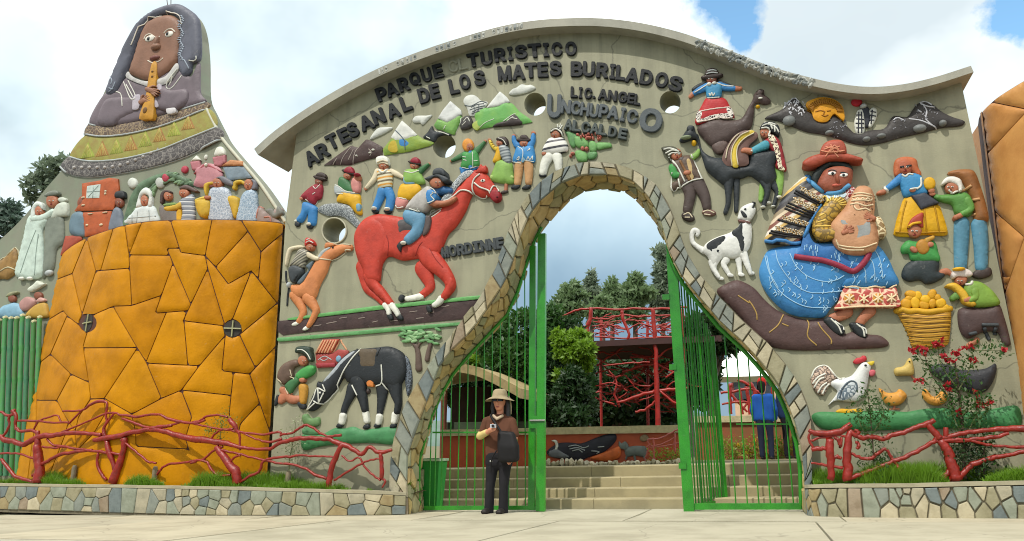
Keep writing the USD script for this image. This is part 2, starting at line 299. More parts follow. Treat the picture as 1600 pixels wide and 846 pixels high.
arch_B = np.array(pts('662,801 661,760 662,716 680,650 694,618 714,584 736,558 768,524 796,494 812,460 826,416 840,376 850,358 868,338 880,324 900,306 920,298 940,296 960,297 980,302 998,317 1025,349 1040,378'))
AY0, AY1 = -.2, .5
O3 = np.array([V(x, y, AY0) for x, y in arch_O]); I3 = np.array([V(x, y, AY0) for x, y in arch_I]); B3 = np.array([V(x, y, AY1) for x, y in arch_B])
def apex(P): return int(np.argmax(P[:, 2]))
def halves(P, k, n1, n2):
    def rs(Q, n):
        s = np.r_[0, np.cumsum(np.linalg.norm(np.diff(Q, axis=0), axis=1))]; t = np.linspace(0, s[-1], n); return np.stack([np.interp(t, s, Q[:, i]) for i in range(3)], 1)
    return np.vstack([rs(P[:k + 1], n1), rs(P[k:], n2)[1:]])
NL, NR = 81, 81
kO = int(np.argmin(np.abs(arch_O[:, 0] - 926))); kI = int(np.argmin(np.abs(arch_I[:, 0] - 926))); kB = int(np.argmin(np.abs(arch_B[:, 0] - 920)))
Bfull = np.vstack([B3, [I3[i] + [.012, AY1 - AY0, .01] for i in range(len(I3)) if arch_I[i, 0] > 1041]])
OO, II, BB = halves(O3, kO, NL, NR), halves(I3, kI, NL, NR), halves(Bfull, kB, NL, NR)
for P in (OO, II, BB): P[:, 2] = np.where(P[:, 2] < .35, np.minimum(P[:, 2], P[:, 2]), P[:, 2])
OO[0, 2] = II[0, 2] = BB[0, 2] = -.06; OO[-1, 2] = II[-1, 2] = BB[-1, 2] = .12
def holes():
    out = []
    for cx, cy, r in ((694, 228, 18.5), (523, 361, 19.5), (836, 163, 17.5), (1047, 160, 17)):
        out.append(Polygon(XZ([(cx + r * math.cos(a) * .97, cy + r * math.sin(a) * 1.02) for a in np.linspace(0, 2 * np.pi, 33)[:-1]], WY0)))
    return out
HOLES = holes()
under = sb[(sb[:, 0] > V(464, 205, 0)[0]) & (sb[:, 0] < V(1502, 140, 0)[0])]
left = XZ(pts('446,345 419,800'), 0); right = XZ(pts('1530,262 1640,800'), 0)
xl = V(464, 205, 0)[0]; xr = V(1503, 138, 0)[0]
zi = lambda x: np.interp(x, sb[:, 0], sb[:, 1])
top = np.array([[x, zi(x) + .03] for x in np.linspace(xl, xr, 60)])
wallp = Polygon(np.vstack([top, right[:1], [[right[1, 0], -.3]], [[left[1, 0], -.3]], left[:1]]))
mid = (OO * .7 + II * .3)[:, [0, 2]].copy(); mid[0, 1] = mid[-1, 1] = -1
wallp = wallp.difference(Polygon(mid).buffer(0))
for h in HOLES: wallp = wallp.difference(h)
if wallp.geom_type != 'Polygon': wallp = MultiPolygon([g for g in wallp.geoms if g.area > .3])
gate_wall = Thing('gate_wall', 'tall grey cement wall with a wavy top, pierced by an arched gateway and round holes', 'wall')
gate_wall.add('wall_body', cat([prism(g, WY0, WY1) for g in getattr(wallp, 'geoms', [wallp])]), WALL)
slab = gate_wall.add('coping_slab', prism(slab_poly, SY0, SY1), SLAB)
# rims of the round holes
RIM = paint('rim_cement', 'a8a48c', rough=.6, var=.1, bump=.3)
for h in HOLES[1:2]:
    c = np.array(h.exterior.coords)[:-1]; c3 = np.array([[x, -.012, z] for x, z in c])
    gate_wall.add('hole_rim', tube(np.vstack([c3, c3[:1]]), .013, 6, cap=False), RIM, smooth=True)
# carved blocks on the front of the coping
CARV = paint('carving_cement', 'a9aaa2', rough=.55, var=.2, bump=.6, scale=18, fine=90)
CARVD = paint('carving_cement_dark', '7f8482', rough=.55, var=.2, bump=.6, scale=18, fine=90)
def on_fascia(px):
    x = V(px, 60, SY0)[0]
    for _ in range(4):
        z = np.interp(x, st[:, 0], st[:, 1]); q = PX([x, SY0, z]); x += (px - q[0]) / 130
    i = min(max(np.searchsorted(st[:, 0], x), 1), len(st) - 2)
    return np.array([x, np.interp(x, st[:, 0], st[:, 1])]), nn[i], np.array([-nn[i][1], nn[i][0]])
r_ = np.random.default_rng(3)
for a, b in ((590, 604), (618, 648), (679, 708), (733, 756), (768, 817)):
    x = a
    while x < b:
        w = r_.uniform(3, 7); p0, n0, t0 = on_fascia(x + w / 2); hw = w / 2 / 122; 
        if n0[1] > 0: n0 = -n0
        t0 = np.array([-n0[1], n0[0]]); u0, u1 = r_.uniform(.015, .035), TH * r_.uniform(.8, 1.0)
        q = [p0 + n0 * u0 - t0 * hw * .8, p0 + n0 * u0 + t0 * hw * .8, p0 + n0 * u1 + t0 * hw * .7, p0 + n0 * u1 - t0 * hw * .7]
        pl = Polygon(q).buffer(.004)
        gate_wall.add('carved_block', pillow(pl, .03, .02, lambda P, r: np.stack([P[:, 0], SY0 + .026 - r, P[:, 1]], 1), .016 + .012 * r_.random(), .03), CARV if r_.random() < .6 else CARVD, parent=slab)
        x += w * r_.uniform(.95, 1.5)
for px in np.arange(1092, 1274, 4.6):
    for k in range(2):
        p0, n0, t0 = on_fascia(px + r_.uniform(-2, 2))
        if n0[1] > 0: n0 = -n0
        c = p0 + n0 * (TH * (.3 + .5 * k) + r_.uniform(-.015, .015)); an = r_.uniform(0, np.pi); L, W = r_.uniform(.03, .05), r_.uniform(.016, .028)
        e = [c + np.array([math.cos(an) * L * math.cos(t) - math.sin(an) * W * math.sin(t), math.sin(an) * L * math.cos(t) + math.cos(an) * W * math.sin(t)]) for t in np.linspace(0, 2 * np.pi, 11)[:-1]]
        gate_wall.add('carved_leaf', pillow(Polygon(e), .02, .02, lambda P, r: np.stack([P[:, 0], SY0 + .02 - r, P[:, 1]], 1), .028, .02), CARV if r_.random() < .55 else CARVD, parent=slab)

# ================================================================ the stone arch
STONES = [paint('stone_%d' % i, h, rough=.7, var=.2, bump=.7, scale=9, fine=45, second=h2) for i, (h, h2) in enumerate([
    ('9b947d', '797663'), ('8c866a', '6b6446'), ('7a7f75', '5c625c'), ('666f6d', '495251'), ('90815c', '715a36'), ('aca286', '877d62'), ('848978', '646957'), ('8c7d68', '68563d')])]
SOFF = [paint('soffit_stone_%d' % i, h, rough=.7, var=.2, bump=.7, scale=7, fine=45, second=h2) for i, (h, h2) in enumerate([('a8935c', '7d6a3a'), ('9a9068', '74704c'), ('b39a66', '8a6c3a'), ('8d8a66', '676a4a')])]
MORTAR = paint('arch_mortar', '6a6350', rough=.85, var=.2, bump=.5, scale=20)
arch = Thing('stone_arch', 'bell shaped arch of flat irregular stones framing the gateway', 'arch')
U = np.arange(len(OO))
def ring_at(P, u):
    return np.stack([np.interp(u, U, P[:, i]) for i in range(3)], -1)
def front(Q, r):
    o, i = ring_at(OO, Q[:, 0]), ring_at(II, Q[:, 0]); p = o + (i - o) * Q[:, 1:2]; p[:, 1] = AY0 + .03 - r; return p
def soffit(Q, r):
    a, b = ring_at(II, Q[:, 0]), ring_at(BB, Q[:, 0]); p = a + (b - a) * Q[:, 1:2]
    t = ring_at(II, Q[:, 0] + .5) - ring_at(II, Q[:, 0] - .5); w = b - a; n = np.cross(t, w); n /= np.linalg.norm(n, axis=1, keepdims=True) + 1e-9
    return p + n * (r - .03)[:, None] * SGN
SGN = 1.0
uu = np.linspace(0, len(OO) - 1, 161)
q0 = front(np.stack([uu, np.zeros_like(uu)], 1), np.full(161, .012)); q1 = front(np.stack([uu, np.ones_like(uu)], 1), np.full(161, .012))
_c = soffit(np.array([[40.0, .5]]), np.array([.1]))[0]; SGN = 1.0 if _c[2] < soffit(np.array([[40.0, .5]]), np.array([0.0]))[0][2] else -1.0
q2 = soffit(np.stack([uu, np.full(161, .02)], 1), np.full(161, .012)); q3 = soffit(np.stack([uu, np.ones_like(uu)], 1), np.full(161, .012)); q4 = ring_at(BB, uu) * .0 + ring_at(OO, uu); q4[:, 1] = AY1
q5 = ring_at(OO, uu); q5[:, 1] = AY0 + .02
arch.add('arch_core', grid_mesh(np.stack([q5, q0, q1, q2, q3, q4, q5], 1)), MORTAR)
def stone_piece(poly, place, h, s, thing, name, mat, parent=None):
    if poly.is_empty or poly.area <= 0: return
    thing.add(name, flat_stone(poly, place, h), mat, parent=parent, smooth=35)
def flat_stone(poly, place, h):
    """A slab of stone: bevelled rim, slightly uneven face."""
    c = np.array(poly.simplify(.002 * math.sqrt(poly.area) * 10).exterior.coords)[:-1]
    if not poly.exterior.is_ccw: c = c[::-1]
    m = c.mean(0); n = len(c); inn = m + (c - m) * .9
    hh = h * (1 + .25 * (rng.random(n) - .5))
    v = np.vstack([place(c, np.zeros(n)), place(c, np.full(n, h * .62)), place(inn, hh), place(m[None], np.array([h * (1.0 + .3 * (rng.random() - .3))]))])
    j = np.arange(n); k = (j + 1) % n
    f = np.vstack([np.stack([j, k, n + k], 1), np.stack([j, n + k, n + j], 1), np.stack([n + j, n + k, 2 * n + k], 1), np.stack([n + j, 2 * n + k, 2 * n + j], 1), np.stack([2 * n + j, 2 * n + k, np.full(n, 3 * n)], 1)])
    return v, f
r_ = np.random.default_rng(11)
u = .3
skew = 0.0; METRIC = np.linalg.norm(np.diff(II, axis=0), axis=1)
while u < len(OO) - 1.2:
    w = r_.uniform(2.2, 4.6) if u < 80 else r_.uniform(2.0, 3.6); w = min(w, len(OO) - 1.1 - u); sk2 = r_.uniform(-.7, .7); g = .16
    a0, a1, b0, b1 = u + skew, u - skew, u + w + sk2, u + w - sk2
    quads = []
    kind = r_.random()
    ys = lambda: (-.04 + .1 * r_.random(), 1.0)
    y0, y1 = ys(); e = .035
    if kind < .45: quads = [[(a0, y0), (b0, y0), (b1, y1), (a1, y1)]]
    elif kind < .8:
        m0, m1 = r_.uniform(.35, .65, 2); L = lambda p, q, t: (p[0] + (q[0] - p[0]) * t, p[1] + (q[1] - p[1]) * t)
        A, B, C_, D = (a0, y0), (b0, y0), (b1, y1), (a1, y1); quads = [[A, B, L(B, C_, m1), L(A, D, m0)], [L(A, D, m0), L(B, C_, m1), C_, D]]
    else:
        m0 = r_.uniform(.3, .7); A, B, C_, D = (a0, y0), (b0, y0), (b1, y1), (a1, y1); M = (a0 + (b0 - a0) * m0, y0); quads = [[A, M, D], [M, B, C_, D]]
    for qd in quads:
        pl = Polygon([(x, y * 8) for x, y in qd]).buffer(-.13, join_style=2)
        if pl.area < .6: continue
        k = r_.choice([0, 1, 2, 3, 5, 6, 7, 4], p=[.2, .12, .2, .16, .14, .1, .04, .04])
        stone_piece(pl, lambda P, r: front(np.stack([P[:, 0], P[:, 1] / 8], 1), r), .035 + .02 * r_.random(), 1, arch, 'stone', STONES[k])
    u += w; skew = sk2
# stones of the inner face
cells = []
P = np.stack([r_.uniform(-1, 161, 240), r_.uniform(-2, 10, 240)], 1)
for _ in range(6):
    vr = Voronoi(np.vstack([P, [[-90, 4], [260, 4], [80, -200], [80, 200]]])); C2 = []
    for i in range(len(P)):
        reg = vr.regions[vr.point_region[i]]
        C2.append(Polygon(vr.vertices[reg]).intersection(Polygon([(-2, -3), (163, -3), (163, 11), (-2, 11)])).centroid.coords[0] if reg and -1 not in reg else P[i])
    P = np.array(C2) * .6 + P * .4
vr = Voronoi(np.vstack([P, [[-90, 4], [260, 4], [80, -200], [80, 200]]])); fr = Polygon([(.3, .15), (len(OO) - 1.3, .15), (len(OO) - 1.3, 7.9), (.3, 7.9)])
for i in range(len(P)):
    reg = vr.regions[vr.point_region[i]]
    if not reg or -1 in reg: continue
    pl = Polygon(vr.vertices[reg]).intersection(fr).buffer(-.13, join_style=2)
    if pl.is_empty or pl.geom_type != 'Polygon' or pl.area < .5: continue
    stone_piece(pl, lambda Q, r: soffit(np.stack([Q[:, 0], Q[:, 1] / 8], 1), r), .03 + .02 * r_.random(), 1, arch, 'inner_stone', SOFF[r_.integers(4)])

# ================================================================ ground, pavement, steps
PAVE = paint('pavement_cement', 'a6a08a', rough=.85, var=.14, bump=.6, scale=1.6, fine=40, second='837d68', cracks=.28, chips=.3)
PAVE2 = paint('pavement_cement_warm', 'aca48c', rough=.85, var=.14, bump=.6, scale=1.9, fine=40, second='8a826c', cracks=.28, chips=.3)
JOINT = paint('joint_dirt', '6f6a58', rough=.9, var=.2, bump=.4)
ROAD = paint('road_dark', '55534c', rough=.9, var=.2, bump=.6, scale=6)
EARTH = paint('earth', '6d6448', rough=.95, var=.25, bump=.6, scale=4, second='4d5230')
STEP = paint('step_cement', '9a8e6c', rough=.8, var=.14, bump=.5, scale=3, second='7d7458', chips=.3)
def sheet(x0, x1, y0, y1, zf, nx=24, ny=6):
    X, Y = np.meshgrid(np.linspace(x0, x1, nx), np.linspace(y0, y1, ny), indexing='ij'); return grid_mesh(np.stack([X, Y, zf(X, Y)], -1))
KERB = -4.25
def struct(name, label=None): return Thing(name, label, None, kind='structure')
g = struct('road'); g.add('road_surface', sheet(-60, 60, -40, KERB, lambda X, Y: ground(X, KERB) - .14 + 0 * Y), ROAD)
g = struct('pavement'); g.add('pavement_bed', sheet(-30, 20, KERB + .02, .72, lambda X, Y: ground(X, Y) - .02), JOINT)
kb = sheet(-30, 20, KERB - .0, KERB + .14, lambda X, Y: ground(X, KERB) - .004 + 0 * Y)
g.add('kerb', cat([kb, grid_mesh(np.stack([np.stack([[x, KERB, ground(x, KERB) - .2], [x, KERB, ground(x, KERB) - .004]]) for x in np.linspace(-30, 20, 24)]))]), paint('kerb_cement', 'a39f8c', rough=.8, var=.15, bump=.5))
rows = [(KERB + .15, -1.35), (-1.335, .7)]
r_ = np.random.default_rng(5)
for k, (ya, yb) in enumerate(rows):
    x = -17.0 + k * .9
    while x < 7:
        w = r_.uniform(2.1, 2.7); dz = r_.uniform(-.003, .003); xs = [x + .008, x + w - .008]
        q = sheet(xs[0], xs[1], ya + .008, yb - .008, lambda X, Y: ground(X, Y) + dz, 4, 3)
        rim = [[xs[0], ya + .008], [xs[1], ya + .008], [xs[1], yb - .008], [xs[0], yb - .008], [xs[0], ya + .008]]
        sk = grid_mesh(np.stack([np.stack([[a, b, ground(a, b) + dz], [a, b, ground(a, b) - .03]]) for a, b in rim]))
        g.add('paving_slab', cat([q, sk]), PAVE if r_.random() < .6 else PAVE2); x += w
st_ = struct('stairs')
SX0, SX1 = -5.2, .75
edges = [(780, .78), (763, 1.10), (746, 1.42), (728, 1.74)]; zs = [V(950, y, Y)[2] for y, Y in edges]; xm = V(950, 763, 1.2)[0]
def stepz(k, X): return zs[k] + .0274 * (X - xm)
for k, (py, Y) in enumerate(edges):
    y1 = edges[k + 1][1] + .03 if k < 3 else 2.6
    x = SX0
    while x < SX1 - .05:                       # each course is laid from long blocks
        w = min(r_.uniform(1.3, 1.7), SX1 - x); lo = (lambda X: ground(X) - .03) if k == 0 else (lambda X, k=k: stepz(k - 1, X) - .02)
        a, b = x + .003, x + w - .003; off = r_.uniform(-.004, .004)
        def ringp(X): return np.array([[X, Y + off, lo(X)], [X, Y + off, stepz(k, X) - .012], [X, Y + off + .012, stepz(k, X)], [X, y1, stepz(k, X)], [X, y1, lo(X)]])
        v = np.vstack([ringp(a), ringp(b)]); f = [[i, (i + 1) % 5, 5 + (i + 1) % 5] for i in range(5)] + [[i, 5 + (i + 1) % 5, 5 + i] for i in range(5)]
        f += [[0, 2, 1], [0, 3, 2], [0, 4, 3], [5, 6, 7], [5, 7, 8], [5, 8, 9]]
        st_.add('step_block', (v, np.array(f)[:, ::-1]), STEP); x += w
TER = zs[3] + .0
g = struct('courtyard_ground'); g.add('courtyard_surface', sheet(-120, 120, 2.58, 200, lambda X, Y: TER - .012 + .0274 * np.clip(X - xm, -6, 6), 60, 30), EARTH)
g = struct('ground'); g.add('earth_sheet', cat([sheet(-300, 300, -300, -40, lambda X, Y: -.9 + 0 * X), sheet(-300, -30, -40, 3, lambda X, Y: -1.1 + 0 * X), sheet(20, 300, -40, 3, lambda X, Y: .1 + 0 * X), sheet(-30, 24, .3, 3, lambda X, Y: -.75 + 0 * X), sheet(2.4, 24, .6, 2.7, lambda X, Y: ground(X) - .03 + (TER + .1 - ground(X)) * np.clip((Y - .6) / 2.1, 0, 1)), sheet(-30, -9, .6, 2.7, lambda X, Y: ground(X) - .03 + (TER - .2 - ground(X)) * np.clip((Y - .6) / 2.1, 0, 1)), sheet(-300, 300, 200, 600, lambda X, Y: TER + 0 * X), sheet(-60, 60, -40.5, -39.5, lambda X, Y: -2.1 + 0 * X)]), EARTH)
# people-high cheeks beside the flight
CH = paint('cheek_cement', '8f8a70', rough=.75, var=.15, bump=.4)
# ================================================================ painted reliefs
def P_(h, rough=.5, var=.16, scale=7, **k): return paint('paint_' + h, h, rough=max(rough, .55), var=max(var, .16), bump=.7, scale=scale, fine=36, spec=.32, chips=.4, **k)
SKIN, SKIND, BROWN, DKB, BLACK, WHITE = P_('a5684c'), P_('7d4a38'), P_('4d3a32'), P_('3a302c'), P_('262a2c'), P_('d2d2c6')
RED, DRED, PINK, BLUE, DBLUE, LBLUE = P_('b8332a'), P_('8a2230'), P_('c08078'), P_('3577ae'), P_('2c5a86'), P_('6d93a8')
GREEN, DGREEN, LGREEN, YEL, ORANGE, TAN, GREY = P_('3f8a45'), P_('3d6b42'), P_('7da24e'), P_('cf9f1c'), P_('c77a3c'), P_('b3895c'), P_('7c7c78')
CREAM, LGREY, MAUVE, TURQ = P_('cbbfa2'), P_('a3a9a8'), P_('6a5560'), P_('3f8a9a')
HORSE = P_('b23a2a', rough=.45, var=.15)
DGREY = P_('3c4144'); STEEL = P_('55626a'); OLIVE = P_('6c6b4a')
RF = .43                                       # how far the reliefs stand off the wall
class Fig(Thing):
    def __init__(self, name, label, cat='relief figure', O=(0, 0), k=5.0, Y=0.0, group=None):
        super().__init__(name, label, cat, group); self.O, self.k, self.Y, self.shapes = O, k, Y, []
    def px(self, s):
        a = np.array(pts(s)) if isinstance(s, str) else np.asarray(s, float)
        a = a.copy(); a[:, 0] = self.O[0] + a[:, 0] / self.k; a[:, 1] = self.O[1] + a[:, 1] / self.k
        if a.shape[1] > 2: a[:, 2] /= self.k
        return a
    def poly(self, part, mat, ppx, h=None, base=.04, parent=None, R=None, label=None, cut=None):
        base = base * RF; h = h * RF if h is not None else None
        q = XZ(ppx, self.Y - base); pl = Polygon(q).buffer(0)
        if pl.geom_type != 'Polygon': pl = max(pl.geoms, key=lambda g: g.area)
        if cut is not None: pl = pl.difference(cut)
        if pl.geom_type != 'Polygon': pl = max(pl.geoms, key=lambda g: g.area)
        inr = 2 * pl.area / pl.length; R = (R * .6 if R else min(inr * .9, .13)); h = min(.08, .7 * R) * RF if h is None else h
        s = max(.014, min(.05, math.sqrt(pl.area) / 9, inr * .6))
        Y = self.Y; m = pillow(pl, s, R, lambda P, r: np.stack([P[:, 0], Y - r, P[:, 1]], 1), h, base, -.01)
        self.shapes.append((pl, h, base, R))
        return self.add(part, m, mat, parent=parent, smooth=50, label=label)
    def b(self, part, mat, s, h=None, base=.04, parent=None, R=None, sm=5, label=None, cut=None):
        a = self.px(s); a = spline(a, sm, True) if sm else a
        return self.poly(part, mat, a, h, base, parent, R, label, cut)
    def c(self, part, mat, s, **k): return self.b(part, mat, s, sm=0, **k)
    def l(self, part, mat, s, h=None, base=.04, parent=None, label=None):
        a = self.px(s); a = spline(a, 4) if len(a) > 2 else a
        sh = [Point(x, y).buffer(r, 8) for x, y, r in a]; u = unary_union([unary_union([sh[i], sh[i + 1]]).convex_hull for i in range(len(sh) - 1)])
        return self.poly(part, mat, np.array(u.exterior.coords)[:-1], h, base, parent, None, label)
    def e(self, part, mat, cx, cy, rx, ry, rot=0, h=None, base=.05, parent=None, label=None):
        t = np.linspace(0, 2 * np.pi, 25)[:-1]; a = math.radians(rot); x, y = rx * np.cos(t), ry * np.sin(t)
        return self.poly(part, mat, self.px(np.stack([cx + x * math.cos(a) - y * math.sin(a), cy + x * math.sin(a) + y * math.cos(a)], 1)), h, base, parent, None, label)
    def depth(self, q):
        d = np.zeros(len(q)); g = shapely.points(q)
        for pl, h, base, R in self.shapes:
            i = shapely.contains(pl, g)
            if i.any(): d[i] = np.maximum(d[i], base + h * profile(shapely.distance(pl.boundary, g[i]), R))
        return d
    def line(self, part, mat, ss, r=.009, parent=None, sm=4, lift=.0, sides=5):
        ms = []
        for s in ss if isinstance(ss, (list, tuple)) else [ss]:
            a = self.px(s); a = spline(a, sm) if sm and len(a) > 2 else (np.array([a[0] + (a[-1] - a[0]) * t for t in np.linspace(0, 1, 5)]) if len(a) == 2 else a)
            d = np.full(len(a), .04)
            for _ in range(3): q = np.array([V(x, y, self.Y - dd)[[0, 2]] for (x, y), dd in zip(a[:, :2], d)]); d = self.depth(q)
            ms.append(tube(np.stack([q[:, 0], self.Y - self.depth(q) - lift, q[:, 1]], 1), r, sides))
        return self.add(part, cat(ms), mat, parent=parent, smooth=True, kind='stuff' if len(ms) > 1 else None)
    def dab(self, part, mat, spots, h=.012, parent=None):
        """Small raised dots: (x, y, rx, ry)"""
        ms = []
        for x, y, rx, ry in spots:
            a = self.px([(x, y)])[0]; d = .06
            for _ in range(4): d = self.depth(np.array([V(a[0], a[1], self.Y - d)[[0, 2]]]))[0]
            q = V(a[0], a[1], self.Y - d); s = np.linalg.norm(q - CAM) / FOC / self.k; hh = max(h, .16 * min(rx, ry) * s)
            m = trimesh.creation.icosphere(1); v = np.array(m.vertices) * [rx * s, hh, ry * s] + q + [0, -.001, 0]; ms.append((v, np.array(m.faces)))
        return self.add(part, cat(ms), mat, parent=parent, smooth=True, kind='stuff' if len(ms) > 1 else None)
    def face(self, x, y, r, parent=None, brow=True):
        self.dab('eyes', WHITE, [(x - r * .38, y - r * .15, r * .2, r * .13), (x + r * .38, y - r * .15, r * .2, r * .13)], .008, parent)
        self.dab('pupils', BLACK, [(x - r * .36, y - r * .14, r * .1, r * .11), (x + r * .4, y - r * .14, r * .1, r * .11)], .013, parent)
        self.dab('nose', SKIN, [(x, y + r * .16, r * .13, r * .26)], .03, parent); self.dab('mouth', DRED, [(x, y + r * .58, r * .26, r * .09)], .01, parent)

# ---------------------------------------------------------------- upper left row of people
C1 = (440, 220)
f = Fig('relief_person', 'painted relief of a man in a dark red sweater and blue trousers, leftmost figure below the lettering', O=C1)
f.b('trousers', BLUE, '172,480 270,515 275,560 262,660 205,650 205,570 160,640 112,620 150,560', base=.05); f.e('shoe', BLACK, 122, 652, 22, 20, -20, base=.05); f.e('shoe', BLACK, 218, 670, 26, 20, 10, base=.05)
f.dab('sock', WHITE, [(118, 630, 18, 12), (214, 652, 20, 12)], .04)
f.b('sweater', DRED, '250,345 195,385 148,435 160,458 185,460 250,500 275,465 306,450 320,385 315,345 285,335', base=.06); f.e('hand', SKIN, 152, 452, 14, 12, base=.09)
h = f.e('head', SKIND, 288, 322, 28, 32, base=.07); f.face(286, 325, 26, h)
f.e('hat_brim', DKB, 296, 290, 52, 17, 12, base=.11); f.b('hat_crown', DKB, '268,280 278,255 312,248 340,262 342,290', base=.12)
f.line('collar', WHITE, ['245,355 265,375 290,352 300,345', '185,458 245,498 268,470', '240,420 262,405'], .007)
f = Fig('relief_person', 'painted relief of a woman with a yellow skirt and green and white shawl carrying a baby', O=C1)
f.b('skirt', YEL, '455,405 500,395 560,410 612,425 618,500 628,570 600,580 560,545 520,500 440,480 430,462', base=.05)
f.b('skirt_panel', LBLUE, '578,500 612,495 615,545 588,552', base=.1, h=.03); f.b('blouse', DGREEN, '455,285 440,350 480,395 560,410 555,360 510,300', base=.06)
f.b('shawl', LGREY, '415,345 440,350 490,385 570,405 600,412 560,420 480,415 425,420 410,395', base=.08); f.b('baby_wrap', PINK, '560,290 600,310 612,330 605,400 560,402 540,340', base=.09); 
f.e('baby_head', SKIN, 590, 292, 27, 30, base=.1); f.dab('baby_cap', DRED, [(592, 270, 26, 14)], .07)
h = f.e('head', SKIN, 510, 275, 28, 28, base=.08); f.face(512, 278, 24, h); f.e('hat_brim', DKB, 518, 245, 52, 16, 18, base=.11); f.b('hat_crown', DRED, '488,245 505,210 545,205 560,235 556,258', base=.12)
f.line('edging', WHITE, ['415,348 450,360 500,395 575,408', '430,415 480,415'], .008)
f = Fig('relief_person', 'painted relief of a child in a striped yellow sweater and white knitted cap, arms held out', O=C1)
STRY = stripes('sweater_yellow_bands', ['c9c3a4', 'c98d34', 'c9c3a4', '6a5b40'], 9.0, .05, .1)
f.l('leg', BLUE, '785,390,36 765,450,32 732,525,28', base=.05); f.l('leg', BLUE, '830,390,36 850,450,34 838,525,30', base=.06); f.e('shoe', BLACK, 728, 550, 28, 18, 20, base=.06); f.e('shoe', BLACK, 828, 552, 32, 18, 5, base=.06)
f.dab('shoe_top', WHITE, [(725, 530, 20, 14), (826, 535, 26, 14)], .06)
f.l('arm', CREAM, '750,240,24 720,300,20 660,368,12', base=.05); f.l('arm', CREAM, '855,240,22 900,260,20 945,285,13', base=.05); f.e('hand', SKIN, 655, 375, 12, 12); f.e('hand', SKIN, 950, 290, 14, 10)
f.b('sweater', STRY, '745,235 800,222 858,240 862,300 850,365 800,378 755,368 748,300', base=.07)
h = f.e('head', SKIN, 793, 190, 38, 40, base=.08); f.face(795, 200, 32, h); f.b('cap', WHITE, '742,185 738,135 780,118 822,128 836,160 832,190 800,170 770,172', base=.12)
f.line('collar', WHITE, ['760,230 790,250 830,222'], .02); f.line('cap_roll', CREAM, ['745,170 790,155 832,168', '748,185 790,172 832,185'], .012)
f = Fig('relief_person', 'painted relief of a woman with a yellow skirt and green top, one arm raised, behind the rider', O=C1)
f.b('skirt', YEL, '930,345 990,335 1060,335 1090,380 1060,430 985,462 920,455 905,420', base=.05); f.b('skirt_hem', PINK, '905,440 985,460 960,520 900,530 885,500', base=.04)
f.b('blouse', LGREEN, '960,235 1010,220 1080,225 1090,260 1120,330 1060,340 960,335 950,290', base=.06, label=None); f.l('arm', DGREEN, '1075,240,22 1110,210,17 1145,185,10', base=.07); f.e('hand', SKIN, 1150, 180, 10, 9)
f.b('apron', LBLUE, '955,285 1010,270 1060,300 1040,335 960,335', base=.09, h=.02)
h = f.e('head', SKIN, 1035, 195, 33, 30, base=.08); f.face(1036, 198, 27, h); f.e('hat_brim', DKB, 1033, 172, 48, 14, 12, base=.12); f.b('hat_crown', DRED, '1005,168 1020,138 1050,130 1072,145 1068,180', base=.13)
f.line('hem_line', WHITE, ['915,445 985,460', '890,505 905,525 950,518', '960,240 1020,250 1075,232'], .008)
# child and dancers
C2 = (660, 170)
f = Fig('relief_person', 'painted relief of a child in a green jacket and orange hood with spread arms, above the red horse', O=C2)
f.b('trousers', BLUE, '300,455 430,455 405,485 350,480 310,520 296,490', base=.04)
f.l('arm', DGREEN, '330,355,22 280,380,17 228,405,9', base=.05); f.l('arm', DGREEN, '420,330,24 450,300,17 485,260,10', base=.05); f.e('hand', SKIN, 222, 408, 9, 8); f.e('hand', SKIN, 490, 252, 11, 10)
f.b('jacket', GREEN, '310,345 360,335 420,325 438,390 435,450 360,468 300,460 310,400', base=.06); f.b('shirt', BLUE, '360,340 390,340 390,455 360,460', base=.1, h=.02)
f.e('hood', P_('d08a35'), 355, 285, 44, 52, base=.07); h = f.e('head', SKIN, 366, 298, 28, 32, base=.1); f.face(368, 300, 26, h)
f.line('jacket_trim', WHITE, ['392,338 394,455', '296,455 360,468 436,448', '318,400 345,405', '400,410 430,405', '312,375 340,380'], .006)
f = Fig('relief_person', 'painted relief of a dancing woman in a long light green skirt, grey shawl and dark hat', O=C2)
f.b('skirt', LGREEN, '590,405 690,415 708,500 712,580 640,585 540,565 530,535 560,460', base=.06); f.b('skirt_hem', P_('a3b86a'), '535,520 620,515 700,520 705,545 620,540 540,545', base=.1, h=.02)
f.l('leg', SKIN, '655,585,14 650,640,12', base=.04); f.e('shoe', DKB, 640, 650, 30, 12, -15)
f.b('blouse', YEL, '580,300 620,300 610,400 570,420 548,410 570,350', base=.06); f.l('arm', P_('c9b03a'), '575,315,15 545,290,13 528,255,11', base=.07); f.e('hand', SKIN, 523, 243, 14, 11)
STRG = stripes('shawl_grey_bands', ['8a9090', '6a7274', '9aa0a0', '545c60'], 11.0, .1, .15); f.b('shawl', STRG, '600,285 670,300 690,420 650,430 615,380 600,330', base=.09)
h = f.e('head', SKIN, 603, 268, 26, 28, base=.08); f.face(598, 272, 22, h); f.b('hat', DKB, '575,235 600,220 650,222 668,255 660,290 640,280 620,258 585,248', base=.11)
f.line('sleeve_bands', P_('8a6a2a'), ['533,265 550,258', '540,285 558,276', '552,300 570,292'], .006); f.line('hat_band', WHITE, ['590,228 630,245 655,285'], .006)
f = Fig('relief_person', 'painted relief of a man in a blue jacket and tan trousers with both arms raised', O=C2)
f.l('leg', TAN, '755,425,34 748,500,32 740,580,26', base=.05); f.l('leg', TAN, '825,425,36 830,500,32 828,575,26', base=.05); f.b('shoe', BLACK, '690,622 715,595 752,588 760,608 730,630', base=.05); f.b('shoe', BLACK, '775,625 800,600 835,592 845,610 820,630', base=.05)
